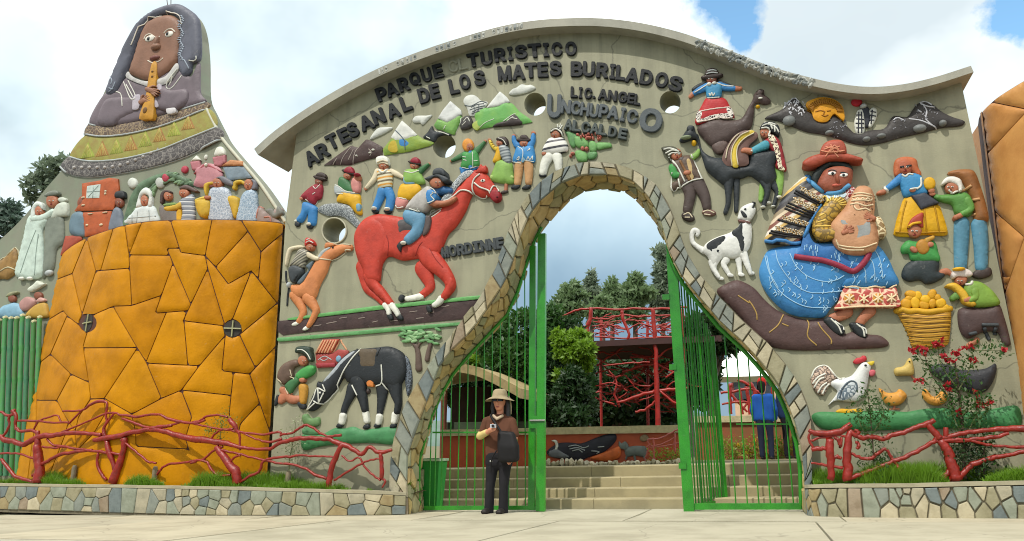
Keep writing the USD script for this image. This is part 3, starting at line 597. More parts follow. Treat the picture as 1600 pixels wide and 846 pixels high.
f.l('arm', BLUE, '740,285,26 718,255,20 712,222,14', base=.07); f.l('arm', BLUE, '840,285,26 860,245,20 866,205,14', base=.07); f.e('hand', SKIN, 714, 210, 15, 12); f.e('hand', SKIN, 866, 188, 17, 13)
f.b('jacket', P_('3a82b8'), '740,290 785,300 845,280 870,310 878,410 830,420 790,405 770,425 705,415 725,330', base=.07); f.b('shirt', LBLUE, '780,305 800,305 800,400 782,420 775,400', base=.11, h=.02)
h = f.e('head', SKIN, 793, 268, 36, 32, base=.08); f.face(794, 272, 28, h); f.e('hat_brim', DKB, 790, 243, 58, 16, 0, base=.11); f.b('hat_crown', DKB, '760,238 770,210 805,205 825,222 825,245', base=.12)
f.line('jacket_trim', WHITE, ['745,295 785,330 775,420', '700,415 770,428', '820,330 840,310 835,325', '740,390 755,375 752,400 735,395', '815,405 825,375 840,400 860,370 858,400', '800,405 870,415'], .006)
f = Fig('relief_person', 'painted relief of a man in a black and white striped sweater and white trousers beside the arch top', O=C2)
f.l('leg', WHITE, '985,375,40 955,430,34 940,500,28', base=.05); f.l('leg', WHITE, '1050,375,40 1060,420,32 1062,470,26', base=.05); f.e('shoe', BLACK, 938, 520, 30, 14, 0)
STRB = stripes('sweater_black_bands', ['d6d4cc', 'd6d4cc', '35353a'], 10.5, .05, .1)
f.b('sweater', STRB, '985,235 1040,225 1100,230 1130,270 1135,320 1105,340 1030,352 965,345 935,340 945,300', base=.07); f.e('hand', SKIN, 950, 352, 20, 14, base=.09)
h = f.e('head', SKIN, 1040, 195, 40, 38, base=.08); f.face(1030, 205, 30, h); f.b('cap', BLACK, '998,190 1010,160 1050,148 1085,165 1098,205 1075,195 1040,168 1010,185', base=.12)
f.line('cap_trim', WHITE, ['1003,180 1040,158 1080,180 1095,212', '1060,150 1055,125', '1070,150 1080,120', '1075,160 1095,130'], .011)
f = Fig('relief_cactus', 'painted relief of a green cactus with reddish fruit above the arch', 'relief plant', O=C2)
for s in ('1130,200 1160,185 1200,215 1190,300 1155,285', '1180,225 1220,215 1280,240 1300,290 1255,310 1200,290', '1305,260 1340,255 1365,285 1355,330 1320,340 1300,310', '1200,330 1250,330 1290,360 1280,410 1220,410 1195,370', '1290,350 1330,335 1365,345 1350,385 1300,395', '1360,270 1420,265 1470,270 1475,300 1420,310 1370,320', '1115,180 1180,190 1220,225 1190,240 1140,215'):
    f.b('pad', P_('6a9a5a', var=.2) if len(s) % 2 else P_('5b8a55', var=.2), s, base=.05)
f.dab('fruit', P_('b0685a'), [(1250 + r_.uniform(-40, 170), 225 + r_.uniform(-25, 20) + 0, 9, 14) for _ in range(26)] + [(1255, 315, 18, 22), (1285, 318, 16, 20), (1175, 355, 18, 14), (1160, 375, 12, 12)], .05)

# ---------------------------------------------------------------- clouds and mountains over the people
C3 = (460, 90)
def cloud(s, lab, O=C3): f = Fig('relief_cloud', lab, 'relief cloud', O=O); f.b('cloud_body', P_('c2c4bc', rough=.6), s, base=.03, h=.05); return f
cloud('590,640 620,585 660,550 720,545 768,548 720,585 650,620', 'flat white cloud relief left of the leftmost snow peak')
cloud('922,490 945,460 990,455 1030,455 1075,450 1040,490 1000,528 980,510 940,512', 'small white cloud relief between the first and second snow peaks')
f = cloud('1320,345 1340,305 1390,292 1430,310 1460,340 1510,350 1480,400 1430,450 1370,455 1350,400', 'big white cloud relief with a grey scribbled belly beside the tallest snow peak')
f.line('scribble', P_('5f6668'), ['1380,390 1420,370 1480,360', '1370,410 1430,390 1490,375', '1390,425 1430,405 1470,395', '1385,440 1420,425 1450,420', '1400,380 1410,410 1400,440', '1440,370 1440,400 1425,430', '1330,372 1380,380 1450,345 1500,352'], .007)
cloud('975,735 1000,700 1035,685 1075,660 1115,668 1150,665 1185,690 1130,720 1080,735 1020,745', 'long white cloud relief directly below the word MATES', (600, 0))
f = Fig('relief_mountain', 'dark brown double mountain relief under the word ARTESANAL', 'relief mountain', O=C3)
f.c('mountain_body', P_('43322f', var=.25), '230,842 330,770 440,690 500,705 560,640 600,650 690,700 685,745 690,770 560,800 430,840', base=.03, h=.06, R=.12)
f.line('ridge_lines', P_('a59a90'), ['500,700 470,750 455,835', '440,700 380,780 360,835', '460,720 420,800', '330,790 300,838', '580,715 600,740 590,770', '480,765 495,775'], .006); f.dab('snow_patch', WHITE, [(615, 722, 14, 8), (590, 745, 12, 6), (485, 768, 10, 6)], .02)
f = Fig('relief_mountain', 'snow capped mountain relief with a blue lake on its green foot, left of a round hole', 'relief mountain', O=C3)
f.c('slope', P_('7f9438', var=.3, second='4f7a3a'), '690,720 760,630 830,600 960,605 1010,640 1095,665 1060,690 900,735 700,765', base=.03, h=.05, R=.1)
f.c('snow_cap', P_('c9cac2'), '755,622 800,550 840,492 900,545 960,605 890,640 830,650 790,655', base=.06, h=.04, R=.08); f.b('lake', BLUE, '815,640 850,630 895,660 890,685 865,700 820,690', base=.075, h=.01); f.b('meadow', P_('b09a2a'), '750,660 790,655 805,730 760,740 730,715', base=.08, h=.01)
f.line('crevice', STEEL, ['790,570 830,610 870,660', '860,655 865,720'], .008)
f = Fig('relief_mountain', 'snow capped mountain relief with a green foot and dark rock, second peak from the left', 'relief mountain', O=C3)
f.c('slope', P_('6f9a4a', var=.3, second='4f8248'), '1090,530 1120,480 1200,500 1300,440 1310,480 1270,560 1250,605 1190,590 1160,570 1110,560', base=.03, h=.05, R=.1); f.c('snow_cap', P_('c6c8c4'), '1120,475 1160,410 1218,340 1300,410 1305,445 1240,490 1190,510', base=.06, h=.04, R=.08)
f.b('rock', P_('3f3c3a', var=.3), '1300,560 1300,500 1340,455 1380,470 1392,530 1350,560', base=.06); f.line('rock_line', WHITE, ['1320,500 1350,470 1370,500', '1310,530 1340,500', '1260,595 1290,530 1310,470', '1165,560 1180,530'], .007)
f = Fig('relief_mountain', 'low black hill relief curling over the round hole', 'relief mountain', O=C3)
f.b('hill_body', P_('2e3336', var=.3), '1005,625 1040,585 1075,535 1095,575 1150,580 1200,590 1225,610 1170,605 1120,620 1090,660 1050,640', base=.04); f.line('hill_line', WHITE, ['1100,575 1160,588 1205,605', '1030,620 1060,635'], .007)
f = Fig('relief_mountain', 'tallest snow peak relief with a bright green foot, right beside a round hole', 'relief mountain', O=(600, 90))
f.c('slope', P_('5f9a4e', var=.3, second='7aa84c'), '700,440 760,400 880,380 950,340 1010,365 1060,425 1140,480 1160,505 1080,520 950,525 860,540 750,560 700,560 720,500', base=.03, h=.06, R=.12); f.c('snow_cap', P_('c8cac4'), '800,395 850,330 905,265 960,310 985,350 900,380 850,392', base=.06, h=.04, R=.08)
f.b('rock', P_('3c3432', var=.3), '850,540 890,510 960,490 1000,440 1050,455 1080,515 1000,530 930,535', base=.06); f.line('rock_line', WHITE, ['930,500 1000,450 1030,440', '960,495 1010,460', '735,560 790,510 860,480', '990,470 1040,480'], .006); f.b('field', P_('9aa84e'), '690,520 740,490 770,520 730,565 700,555', base=.07, h=.012)

# ---------------------------------------------------------------- the red horse and its rider
C4 = (540, 260)
f = Fig('relief_horse', 'large red horse in relief galloping to the right across the wall', 'relief horse', O=C4)
MANE = carved('mane_grey', '6d7478', 'b9bdbc', 30, cut=.7)
tail = Polygon(XZ([(440 + x / 5, 220 + y / 5) for x, y in pts('280,540 330,500 420,490 500,500 550,530 575,590 625,655 590,680 540,640 490,600 430,585 380,590 330,575')], 0))
f.b('tail', carved('tail_grey', '8b9090', '4c5254', 26, cut=.8), [(x - 500, y - 200) for x, y in pts('280,540 330,500 420,490 500,500 550,530 575,590 625,655 590,680 540,640 490,600 430,585 380,590 330,575')], base=.05, h=.05)
f.l('far_hind_leg', HORSE, '150,790,70 145,870,40 170,960,32 240,1020,24 295,1075,20', base=.04); f.l('far_foreleg', HORSE, '610,800,70 640,880,48 660,930,36 650,960,32 590,1010,26', base=.04)
f.b('body', HORSE, '65,560 90,480 150,410 240,375 330,380 420,395 560,420 660,395 720,350 800,260 850,190 920,120 990,40 1040,35 1100,60 1150,130 1200,210 1190,265 1150,270 1125,235 1060,245 1000,215 970,260 930,360 860,470 800,530 760,620 720,690 640,720 560,720 440,735 330,705 250,800 130,790 80,680', base=.08, h=.12, R=.24)
f.b('haunch', HORSE, '70,560 110,460 200,400 290,420 340,520 330,640 280,760 265,860 250,900 160,900 130,800 85,690', base=.12, h=.1, R=.2)
f.l('hind_leg', HORSE, '200,860,62 205,910,42 260,970,36 320,1040,28 345,1070,24', base=.12); f.l('foreleg', HORSE, '610,650,60 660,720,78 740,800,60 800,880,44 815,935,36 790,985,28 760,1025,24', base=.13)
f.e('knee', HORSE, 808, 900, 34, 40, base=.15)
for s in ('305,1085,20 330,1120,18 335,1150,16', '355,1085,24 390,1130,20 405,1160,18', '585,1015,24 520,1030,22 480,1035,20', '745,1035,26 720,1065,22 690,1085,18'): f.l('stocking', WHITE, s, base=.13 if s[0] in '37' else .07)
for x, y, r in ((345, 1175, 60), (420, 1178, 40), (432, 1030, 110), (650, 1115, 70)): f.e('hoof', BLACK, x, y, 30, 20, r, base=.12)
f.b('ear', HORSE, '1010,55 1040,10 1055,-15 1075,0 1095,-5 1100,40 1060,50', base=.16, label=None); f.b('mane', MANE, '745,265 790,200 840,130 900,60 960,30 1000,40 960,80 910,120 860,180 820,240 770,280', base=.16, h=.04)
f.b('muzzle', P_('8f1f26'), '1125,230 1140,190 1180,180 1208,215 1200,260 1165,275 1140,262', base=.19, h=.04)
f.dab('eye_white', WHITE, [(1072, 113, 20, 12)], .012); f.dab('eye', BLACK, [(1072, 113, 9, 10)], .02); f.dab('nostril', P_('5a1016'), [(1185, 240, 10, 7)], .012)
f.line('bridle', WHITE, ['1050,60 1005,100 990,160 1005,215 1060,245 1105,235', '1005,130 1050,165 1115,190 1130,215', '1130,200 1150,160 1175,160 1195,195', '1000,225 960,195 900,190 850,230 790,270 740,285'], .011, lift=.008)
f.line('muscle_line', P_('8a2620'), ['318,540 335,600 328,700', '655,640 700,720 760,790', '600,590 570,630 545,700'], .006)
f.line('grass_tuft', WHITE, ['640,400 690,360 750,330', '650,410 700,380 745,345', '660,380 670,350 700,340'], .008)
f = Fig('relief_rider', 'painted relief rider in a grey vest and wide dark hat leaning forward on the red horse', O=C4)
f.b('saddle', P_('4e4a4a'), '410,430 480,410 640,385 668,420 650,500 610,545 590,520 470,510 420,525 405,480', base=.18, h=.06)
f.b('saddle_flap', P_('544a48'), '625,400 655,385 668,420 655,490 630,530 600,540 612,470', base=.24, h=.04)
f.b('trousers', P_('5b87a2'), '470,340 560,345 620,385 618,460 580,545 500,610 470,600 455,560 520,480 470,440 445,390', base=.24, h=.09); f.b('shoe', BLACK, '400,620 430,585 470,580 480,610 440,630 430,670 412,650', base=.24); f.dab('sock', WHITE, [(452, 600, 24, 16)], .05)
f.l('arm', DBLUE, '700,190,34 760,185,30 815,190,24', base=.2); f.b('vest', P_('a9a5a0', var=.2), '640,155 690,180 720,240 660,300 600,358 520,345 465,330 520,250 580,195', base=.26, h=.1); f.b('sleeve', BLUE, '640,185 690,190 715,245 660,295 630,270 622,220', base=.33, h=.05)
f.l('forearm', SKIN, '670,285,24 740,290,20 800,280,18 845,255,14', base=.3); f.l('hand', SKIN, '840,258,16 858,245,10', base=.3)
h = f.e('head', SKIN, 705, 125, 50, 46, base=.3); f.face(720, 130, 38, h); f.b('hat_brim', DGREY, '615,98 660,75 720,60 790,85 805,110 760,122 730,90 690,85 655,105', base=.37, h=.03); f.b('hat_crown', DGREY, '680,68 690,25 735,12 770,30 775,72 730,62', base=.38)
f.line('vest_seams', WHITE, ['640,160 690,185 718,245', '480,325 560,352 600,358', '640,290 690,270 710,245'], .008, lift=.005)

# ---------------------------------------------------------------- the racetrack, brown horse and its rider
C5 = (430, 350)
f = Fig('relief_racetrack', 'long brown racetrack strip in relief edged with two green ridges under the horses', 'relief ground', O=C5)
f.c('track', P_('40302e', var=.3), '20,840 20,760 400,722 800,670 1200,622 1590,580 1490,742 1100,778 700,812 300,842 60,870', base=.02, h=.02, R=.05)
f.b('green_ridge', P_('5f9a58'), '120,735 400,695 800,640 1200,600 1600,560 1600,585 1200,628 800,672 400,720 130,750', base=.05); f.b('green_ridge', P_('5a9058'), '20,890 60,888 400,860 900,812 1300,780 1440,770 1440,790 1100,825 600,870 100,915 20,915', base=.05)
f.line('wheel_marks', P_('8d8078'), ['400,780 480,765', '500,740 560,730', '650,740 700,733', '1050,690 1110,682', '1180,700 1240,690', '900,760 960,755', '1300,650 1360,640', '760,770 800,760', '300,800 360,790', '1100,740 1160,735'], .006)
f = Fig('relief_horse', 'small orange brown horse in relief rearing at the left edge of the wall', 'relief horse', O=C5)
OH = P_('c07a4a')
f.l('far_leg', OH, '150,560,40 200,640,32 215,700,24 180,765,18', base=.05); f.b('body', OH, '125,480 200,460 260,370 320,280 370,220 430,185 500,165 585,160 605,185 590,210 540,215 480,255 430,290 400,380 350,470 310,580 260,600 240,570 170,580 130,540', base=.07)
f.l('leg', OH, '255,580,46 290,630,34 315,680,24 280,760,20 255,800,14', base=.09); f.b('ear', OH, '395,150 440,150 470,165 410,185 385,190', base=.1); f.e('hoof', WHITE, 160, 780, 34, 14, -20); f.e('hoof', WHITE, 240, 815, 30, 14, -30, base=.07)
f.b('mane', LGREY, '330,260 360,215 400,190 430,185 380,230 345,275', base=.12, h=.02); f.line('bridle', CREAM, ['600,165 540,160 470,165', '590,205 550,205 540,235 480,275 420,280 330,270'], .01); f.dab('eye', BLACK, [(450, 185, 8, 7)], .015)
f = Fig('relief_rider', 'small painted relief rider in a striped sweater and red cap on the orange brown horse', O=C5)
f.b('saddle', STEEL, '170,460 220,400 260,360 240,330 300,290 260,380 205,465', base=.12, h=.03)
f.b('cloak', CREAM, '90,215 120,180 200,168 230,185 180,195 120,215 85,330 75,300', base=.08); f.b('trousers', DGREY, '105,345 150,320 210,345 215,380 180,420 150,460 120,450 105,400', base=.13)
STRR = stripes('sweater_grey_bands', ['8a8676', '5b574c', 'a09a86', '4c483e'], 13.0, .5, .1)
f.b('sweater', STRR, '185,200 240,200 265,240 230,300 215,345 150,330 110,330 150,260', base=.13); f.l('arm', CREAM, '255,240,20 300,265,18 330,270,14', base=.15); f.e('hand', SKIN, 335, 270, 12, 10, base=.15)
h = f.e('head', SKIN, 268, 180, 32, 30, base=.14); f.face(276, 184, 26, h); f.b('cap', RED, '232,175 232,130 245,108 275,115 298,140 300,165 265,150', base=.18); f.line('cap_bands', WHITE, ['235,150 265,135 298,150', '240,125 270,118'], .008)
f.line('strap', BLACK, ['85,370 90,450 120,480', '112,480 100,560 95,640', '170,400 150,440'], .018); f.dab('boot', LGREY, [(112, 480, 22, 24)], .06)

# ---------------------------------------------------------------- the grazing black horse and its corner
C6 = (420, 510)
f = Fig('relief_horse', 'black horse in relief grazing with a saddle pad, white stockings and white reins', 'relief horse', O=C6)
BH = P_('24282b', rough=.35)
f.b('tail', carved('tail_black', '2a2f33', '6a7480', 30, cut=.6), '1060,230 1090,260 1110,330 1118,430 1100,520 1080,540 1065,430 1060,320', base=.05); f.l('far_foreleg', BH, '660,480,50 625,560,32 590,640,24 578,690,20', base=.05); f.l('far_hind_leg', BH, '885,480,48 880,570,34 870,640,26 862,690,20', base=.05)
f.b('body', BH, '860,165 940,158 1020,190 1065,240 1080,330 1050,420 1000,490 930,480 870,450 780,460 700,440 620,440 585,400 540,470 480,540 420,600 370,650 320,665 305,640 330,570 370,490 420,430 500,340 570,250 650,195 720,178', base=.08, h=.12, R=.22)
f.b('haunch', BH, '880,260 930,200 1010,210 1060,270 1070,350 1040,430 985,490 930,470 890,400', base=.13, h=.08); f.l('foreleg', BH, '690,420,60 715,520,40 735,600,28 745,655,22', base=.12); f.l('hind_leg', BH, '975,450,54 990,540,36 1005,600,24 995,670,20', base=.12)
for s in ('575,700,26 565,750,22', '752,680,24 762,740,22', '860,705,24 852,755,20', '985,690,26 975,745,22'): f.l('stocking', WHITE, s, base=.09)
for x, y in ((552, 775), (760, 785), (845, 775), (970, 778)): f.b('hoof', BLACK, f'{x-26},{y+14} {x-16},{y-12} {x+16},{y-20} {x+24},{y+4} {x+5},{y+16}', base=.08)
f.b('saddle_pad', P_('584c3c'), '702,185 770,178 838,182 842,250 830,318 770,322 712,315 705,250', base=.18, h=.04); f.b('girth', ORANGE, '760,325 805,325 815,460 790,470 765,455', base=.15, h=.03); f.dab('girth_ring', DKB, [(780, 510, 20, 22)], .04)
f.b('mane', P_('9aa0a4'), '425,430 500,340 570,260 640,205 670,200 610,290 540,360 470,420', base=.16, h=.03); f.b('ear', BH, '372,470 385,430 400,445 440,430 440,470 400,490', base=.17)
f.line('reins', WHITE, ['720,180 660,240 590,340 550,430 500,540 440,600 390,605 350,585', '420,455 440,510 380,485 350,560 300,650', '385,490 390,590', '430,520 390,600', '880,300 882,440 830,470', '882,440 930,500', '650,460 690,540', '360,600 300,655'], .01, lift=.004); f.line('saddle_straps', BLACK, ['842,230 870,170', '702,230 690,180'], .012); f.dab('eye', WHITE, [(400, 520, 9, 8)], .015)
f = Fig('relief_person', 'painted relief of a man in shorts and dark green hat kneeling beside the black horse', O=C6)
f.l('leg', SKIN, '150,520,30 110,560,34 90,590,20', base=.05); f.l('leg', SKIN, '110,500,30 170,570,34 230,570,28', base=.05); f.l('sock', P_('b08030'), '265,480,34 265,540,28 262,590,22', base=.09); f.b('shoe', BLACK, '222,600 255,592 288,622 275,648 240,640', base=.08); f.b('shoe', BLACK, '40,610 60,540 78,545 72,590 52,622', base=.05)
f.b('shorts', DGREEN, '125,460 180,410 230,390 240,430 200,480 165,530 140,500', base=.09); f.b('poncho', P_('5f4c40'), '65,400 90,320 150,275 220,260 240,300 190,330 185,400 150,430 110,455', base=.1); f.b('shirt', GREEN, '215,370 260,330 320,305 358,320 345,370 290,405 240,420 210,400', base=.11); f.e('hand', SKIN, 258, 420, 24, 20, base=.14)
h = f.e('head', SKIN, 262, 270, 36, 40, base=.12); f.face(275, 275, 26, h); f.b('hat', P_('2f3d32'), '205,205 215,165 270,155 325,165 330,200 340,260 310,275 290,230 240,210', base=.16); f.line('hat_band', WHITE, ['212,185 260,185 300,215 325,260'], .008); f.line('seam', CREAM, ['65,410 110,455 150,530', '165,340 180,390 195,415'], .007)
f = Fig('relief_house', 'small red house relief with a ribbed tile roof behind the black horse', 'relief house', O=C6)
f.c('wall_front', P_('963e38'), '365,215 500,210 545,180 625,190 610,250 520,310 375,320', base=.04, h=.03, R=.05); r = f.c('roof', P_('a5402f'), '360,212 420,105 550,100 490,208', base=.07, h=.03, R=.05)
f.line('roof_rib', P_('cf9a74'), [f'{370+i*22},{208} {424+i*21},{108}' for i in range(6)] + ['490,208 550,102', '555,105 610,185'], .014, parent=r); f.c('base_band', P_('8f2f34'), '365,290 520,285 520,318 375,325', base=.08, h=.03); f.dab('window', LBLUE, [(545, 255, 24, 26)], .02); f.line('flowers', LGREY, ['385,265 410,245 440,235 470,250 490,262', '400,255 430,270 460,255'], .007)
f = Fig('relief_tree', 'pair of small trees in relief with flat leafy green crowns beside the stone arch', 'relief tree', O=C6)
f.l('trunk', P_('5d4d44'), '1150,150,16 1165,220,20 1170,330,26', base=.04); f.l('trunk', P_('5d4d44'), '1265,130,14 1245,200,16 1235,260,18', base=.04); f.l('branch', P_('5d4d44'), '1100,110,8 1130,140,10 1150,165,12', base=.05); f.l('branch', P_('5d4d44'), '1205,110,8 1175,140,9 1160,170,10', base=.05)
for k in range(46): f.e('leaf_clump', P_('5f8a58') if k % 3 else P_('86a878'), 1030 + 305 * r_.random(), 85 + 28 * r_.standard_normal(), 26, 11, r_.uniform(-30, 30), base=.06 + .03 * r_.random())
f = Fig('relief_ground', 'green hummocky ground relief under the black horse', 'relief ground', O=(300, 600))
f.b('bank', P_('3f7a4c', var=.2), '860,400 900,385 1000,400 1040,385 1120,345 1190,350 1260,335 1330,360 1420,350 1500,340 1600,345 1610,470 1400,462 1200,470 1000,490 880,520 850,470', base=.04, h=.07, R=.12); f.b('mound', P_('5f8050'), '862,250 900,235 930,270 990,260 1000,300 980,330 900,330 865,300', base=.05); f.b('mound', P_('4c7a50'), '860,360 920,330 985,360 980,400 880,400', base=.05)

# ---------------------------------------------------------------- upper right: woman, camelids, herders
C7 = (1020, 90)
f = Fig('relief_person', 'painted relief of a girl with a red skirt and blue blouse spreading her arms above the brown llama', O=C7)
f.b('skirt', P_('a8282a'), '415,320 470,312 560,320 600,380 635,470 500,485 340,525 345,450 380,380', base=.06, h=.08); f.b('skirt_border', carved('border_white', '3a2f2e', 'd8d0c4', 30, cut=1.1), '350,425 470,400 600,388 625,468 500,480 400,500 345,505', base=.11, h=.02)
f.line('border_edge', P_('d8c8bc'), ['350,425 470,402 600,388', '345,505 480,484 632,470'], .008); f.b('braid', BLACK, '410,190 350,210 305,245 320,262 400,225', base=.05); f.b('braid', BLACK, '500,170 560,190 640,225 620,240 540,215', base=.05)
f.l('arm', BLUE, '430,225,28 370,250,24 320,280,16', base=.07); f.l('arm', BLUE, '520,220,30 580,235,24 640,240,16', base=.07); f.l('hand', SKIN, '310,285,16 290,305,12', base=.07); f.l('hand', SKIN, '650,240,18 685,240,14', base=.07)
f.b('blouse', P_('3f86ac'), '410,215 470,200 535,205 540,260 520,315 430,320 415,270', base=.09); h = f.e('head', SKIND, 457, 165, 42, 42, base=.09); f.face(452, 172, 34, h); f.e('hat_brim', DKB, 462, 145, 88, 20, -8, base=.13); f.b('hat_crown', DKB, '410,140 425,95 465,82 500,95 515,130', base=.14)
f.line('hat_bands', LGREY, ['415,130 460,118 508,122', '425,108 465,98 500,104'], .008); f.line('blouse_trim', WHITE, ['325,275 375,245 430,210', '500,200 560,220 630,225', '425,318 520,312', '440,280 450,300 460,275 470,300 485,278'], .008); f.dab('collar', WHITE, [(440, 210, 18, 14), (480, 202, 18, 12)], .03)
f = Fig('relief_llama', 'brown llama in relief standing behind the black llama, neck raised to the right', 'relief llama', O=C7)
LB = P_('4a3c38', rough=.4)
f.b('body', LB, '345,560 400,510 500,480 590,490 650,490 700,470 740,400 780,330 790,290 830,250 865,258 870,290 915,325 920,355 870,368 830,355 795,365 790,440 770,540 720,580 640,640 560,680 470,700 400,640', base=.06, h=.1, R=.2)
f.b('ear', LB, '805,290 830,250 868,255 860,280 825,300', base=.12); f.dab('eye', WHITE, [(840, 318, 16, 8)], .012); f.b('folded_leg', P_('5b4a44'), '460,700 500,655 560,650 590,680 560,740 500,750', base=.1); f.dab('bell', YEL, [(820, 388, 16, 14)], .04)
f = Fig('relief_llama', 'black llama in relief with a striped blanket on its back, standing beside the brown llama', 'relief llama', O=C7)
LK = P_('2e3336', rough=.35)
f.l('far_leg', LK, '650,950,30 655,1050,22 650,1200,16', base=.05); f.l('far_leg', LK, '930,980,34 975,1040,26 965,1090,18 945,1160,16', base=.05)
f.b('body', LK, '205,650 235,610 270,560 320,530 330,590 355,600 370,680 400,740 470,780 560,790 600,840 740,840 760,740 850,725 975,735 980,770 950,850 965,930 900,1010 820,960 760,920 700,940 620,955 570,1000 500,950 420,880 390,800 370,730 340,640 300,640 240,660', base=.1, h=.12, R=.2)
f.l('leg', LK, '590,930,46 590,1040,28 588,1140,20 565,1210,16', base=.11); f.l('leg', LK, '880,960,46 895,1020,28 890,1080,20 860,1170,16', base=.11); f.b('ear', LK, '265,565 280,532 320,540 300,585', base=.16)
f.dab('muzzle_light', P_('7a8468'), [(260, 625, 40, 16)], .04); f.dab('bell', YEL, [(322, 672, 20, 24)], .06); f.dab('foot', WHITE, [(860, 1170, 20, 10), (940, 1165, 18, 9)], .04)
BLK = P_('6b5048'); f.b('blanket', BLK, '540,790 580,690 640,610 720,570 800,580 820,620 750,690 745,760 740,840 600,850 560,830', base=.19, h=.05)
f.b('blanket_band', P_('c9b040'), '625,850 615,770 630,690 680,610 760,570 795,585 720,630 670,690 655,760 668,850', base=.235, h=.03); f.line('blanket_edge', CREAM, ['570,790 590,700 650,615 730,570', '620,850 612,770 628,690 685,612 770,572', '668,848 655,760 668,690 720,632 790,592'], .008, lift=.01)
f = Fig('relief_person', 'painted relief of a herder in a red poncho and black striped cap leaning on the black llama', O=C7)
f.l('leg', LGREEN, '985,860,34 990,960,32 980,1060,28', base=.04); f.l('leg', LGREEN, '860,980,24 850,1050,22 845,1110,20', base=.04); f.dab('shoe', WHITE, [(900, 1140, 24, 12), (985, 1095, 24, 14)], .05)
f.b('poncho', P_('8f2a30'), '880,640 940,610 990,650 1015,720 1030,800 1042,880 960,860 970,780 920,720 870,660', base=.12, h=.06); f.b('poncho_border', carved('border_cream', '5a3a30', 'ddd2b4', 26, cut=1.0), '905,610 940,605 970,660 995,740 1010,840 1035,875 985,870 968,790 940,700 910,650', base=.17, h=.02)
f.l('arm', TURQ, '880,680,32 830,705,28 775,730,22', base=.22); f.l('hand', SKIN, '765,730,22 715,725,20 700,732,14', base=.24); f.line('cuff', WHITE, ['765,705 775,750'], .01)
h = f.e('head', SKIN, 880, 585, 42, 42, base=.14); f.face(870, 590, 34, h); f.b('cap', BLACK, '838,550 860,515 910,500 965,515 992,560 985,610 955,590 930,580 905,560 860,555', base=.18); f.line('cap_bands', WHITE, ['845,540 900,520 960,545 985,585', '838,558 890,548 915,575 905,610 925,615', '870,510 920,512 975,530', '920,520 935,560', '950,530 955,580'], .01)
C8 = (1020, 220)
f = Fig('relief_person', 'painted relief of a kneeling flute player in a pointed knitted cap, brown trousers and open waistcoat', O=C8)
f.l('leg', P_('4c403c'), '275,340,58 290,430,44 270,540,36', base=.06); f.l('leg', P_('4c403c'), '350,330,56 400,420,44 420,515,34', base=.07); f.e('shoe', DKB, 275, 595, 54, 34, 20, base=.06); f.e('shoe', P_('6a4c44'), 438, 562, 56, 26, 5, base=.06); f.line('shoe_straps', CREAM, ['240,580 280,565 310,600', '250,600 290,600', '390,560 430,545 480,565', '400,575 450,580'], .008)
f.l('arm', GREEN, '160,215,38 175,265,28 250,255,22', base=.08); f.l('arm', LGREEN, '300,135,22 340,110,20 360,80,16', base=.06); f.b('waistcoat', P_('5a4a3e'), '130,200 190,140 290,115 330,190 385,300 290,310 210,365 145,390 150,330 190,310 180,240', base=.07); f.b('shirt', P_('3e3634'), '195,160 250,135 300,280 290,300 240,290', base=.11, h=.03); f.b('sash', P_('b39a6a'), '255,160 290,150 320,280 285,300', base=.13, h=.02)
f.l('flute', P_('7a5530'), '215,160,10 260,250,12 285,300,14', base=.15); f.e('hand', SKIN, 268, 250, 30, 18, -10, base=.17); f.line('trim', WHITE, ['130,130 190,200 250,320', '300,110 335,190 385,300', '215,365 300,315 390,295', '150,250 148,385 215,360', '200,300 215,375'], .01, lift=.004)
h = f.e('head', SKIN, 180, 105, 46, 46, base=.1); f.face(190, 112, 36, h); f.b('cap', P_('4a4a3c'), '65,60 100,45 160,45 205,75 220,95 150,100 130,160 105,110', base=.14); f.line('cap_bands', WHITE, ['85,70 130,60 190,75', '100,100 150,75 205,85', '120,115 160,95 215,98', '125,130 190,200'], .01)
C9 = (960, 330)
f = Fig('relief_dog', 'white dog in relief with black patches and a curled tail, looking up', 'relief dog', O=C9)
DW = P_('d3d3cc')
f.l('tail', DW, '645,190,12 655,160,16 625,150,20 605,180,18 610,240,18 650,280,20 700,310,26', base=.05)
f.l('far_leg', DW, '870,380,32 855,420,22 895,490,16', base=.05); f.l('far_leg', DW, '970,360,30 975,430,20 985,490,16', base=.05)
f.b('body', DW, '690,300 720,250 800,205 900,170 960,130 985,90 1010,60 1060,80 1075,160 1060,270 1020,330 940,370 850,360 800,420 760,430 730,360 700,330', base=.08, h=.09)
f.l('leg', DW, '770,400,36 775,450,22 815,515,16', base=.09); f.l('leg', DW, '1010,340,32 1040,420,22 1065,485,16', base=.09)
for x, y in ((830, 525), (905, 500), (990, 495), (1070, 482)): f.e('paw', DW, x, y, 26, 14, 10, base=.08)
f.b('head', DW, '965,40 985,-20 1030,-50 1080,-65 1095,-60 1090,-30 1105,-20 1090,30 1050,75 970,65', base=.1); f.b('collar', P_('6a4a44'), '968,68 1050,80 1062,95 985,88', base=.14, h=.02)
f.b('ear', BLACK, '985,0 1000,-2 1030,25 1035,50 1005,45', base=.16, h=.02); f.b('back_patch', BLACK, '720,265 780,220 862,195 858,260 830,320 800,332 740,310', base=.155, h=.015); f.b('shoulder_patch', BLACK, '918,165 965,125 995,90 1005,160 1020,220 1005,310 975,290 945,220', base=.155, h=.02); f.dab('eye', BLACK, [(1022, -15, 9, 7)], .02); f.line('mouth_line', BLACK, ['1095,-60 1080,-25', '1075,-68 1098,-62'], .012)
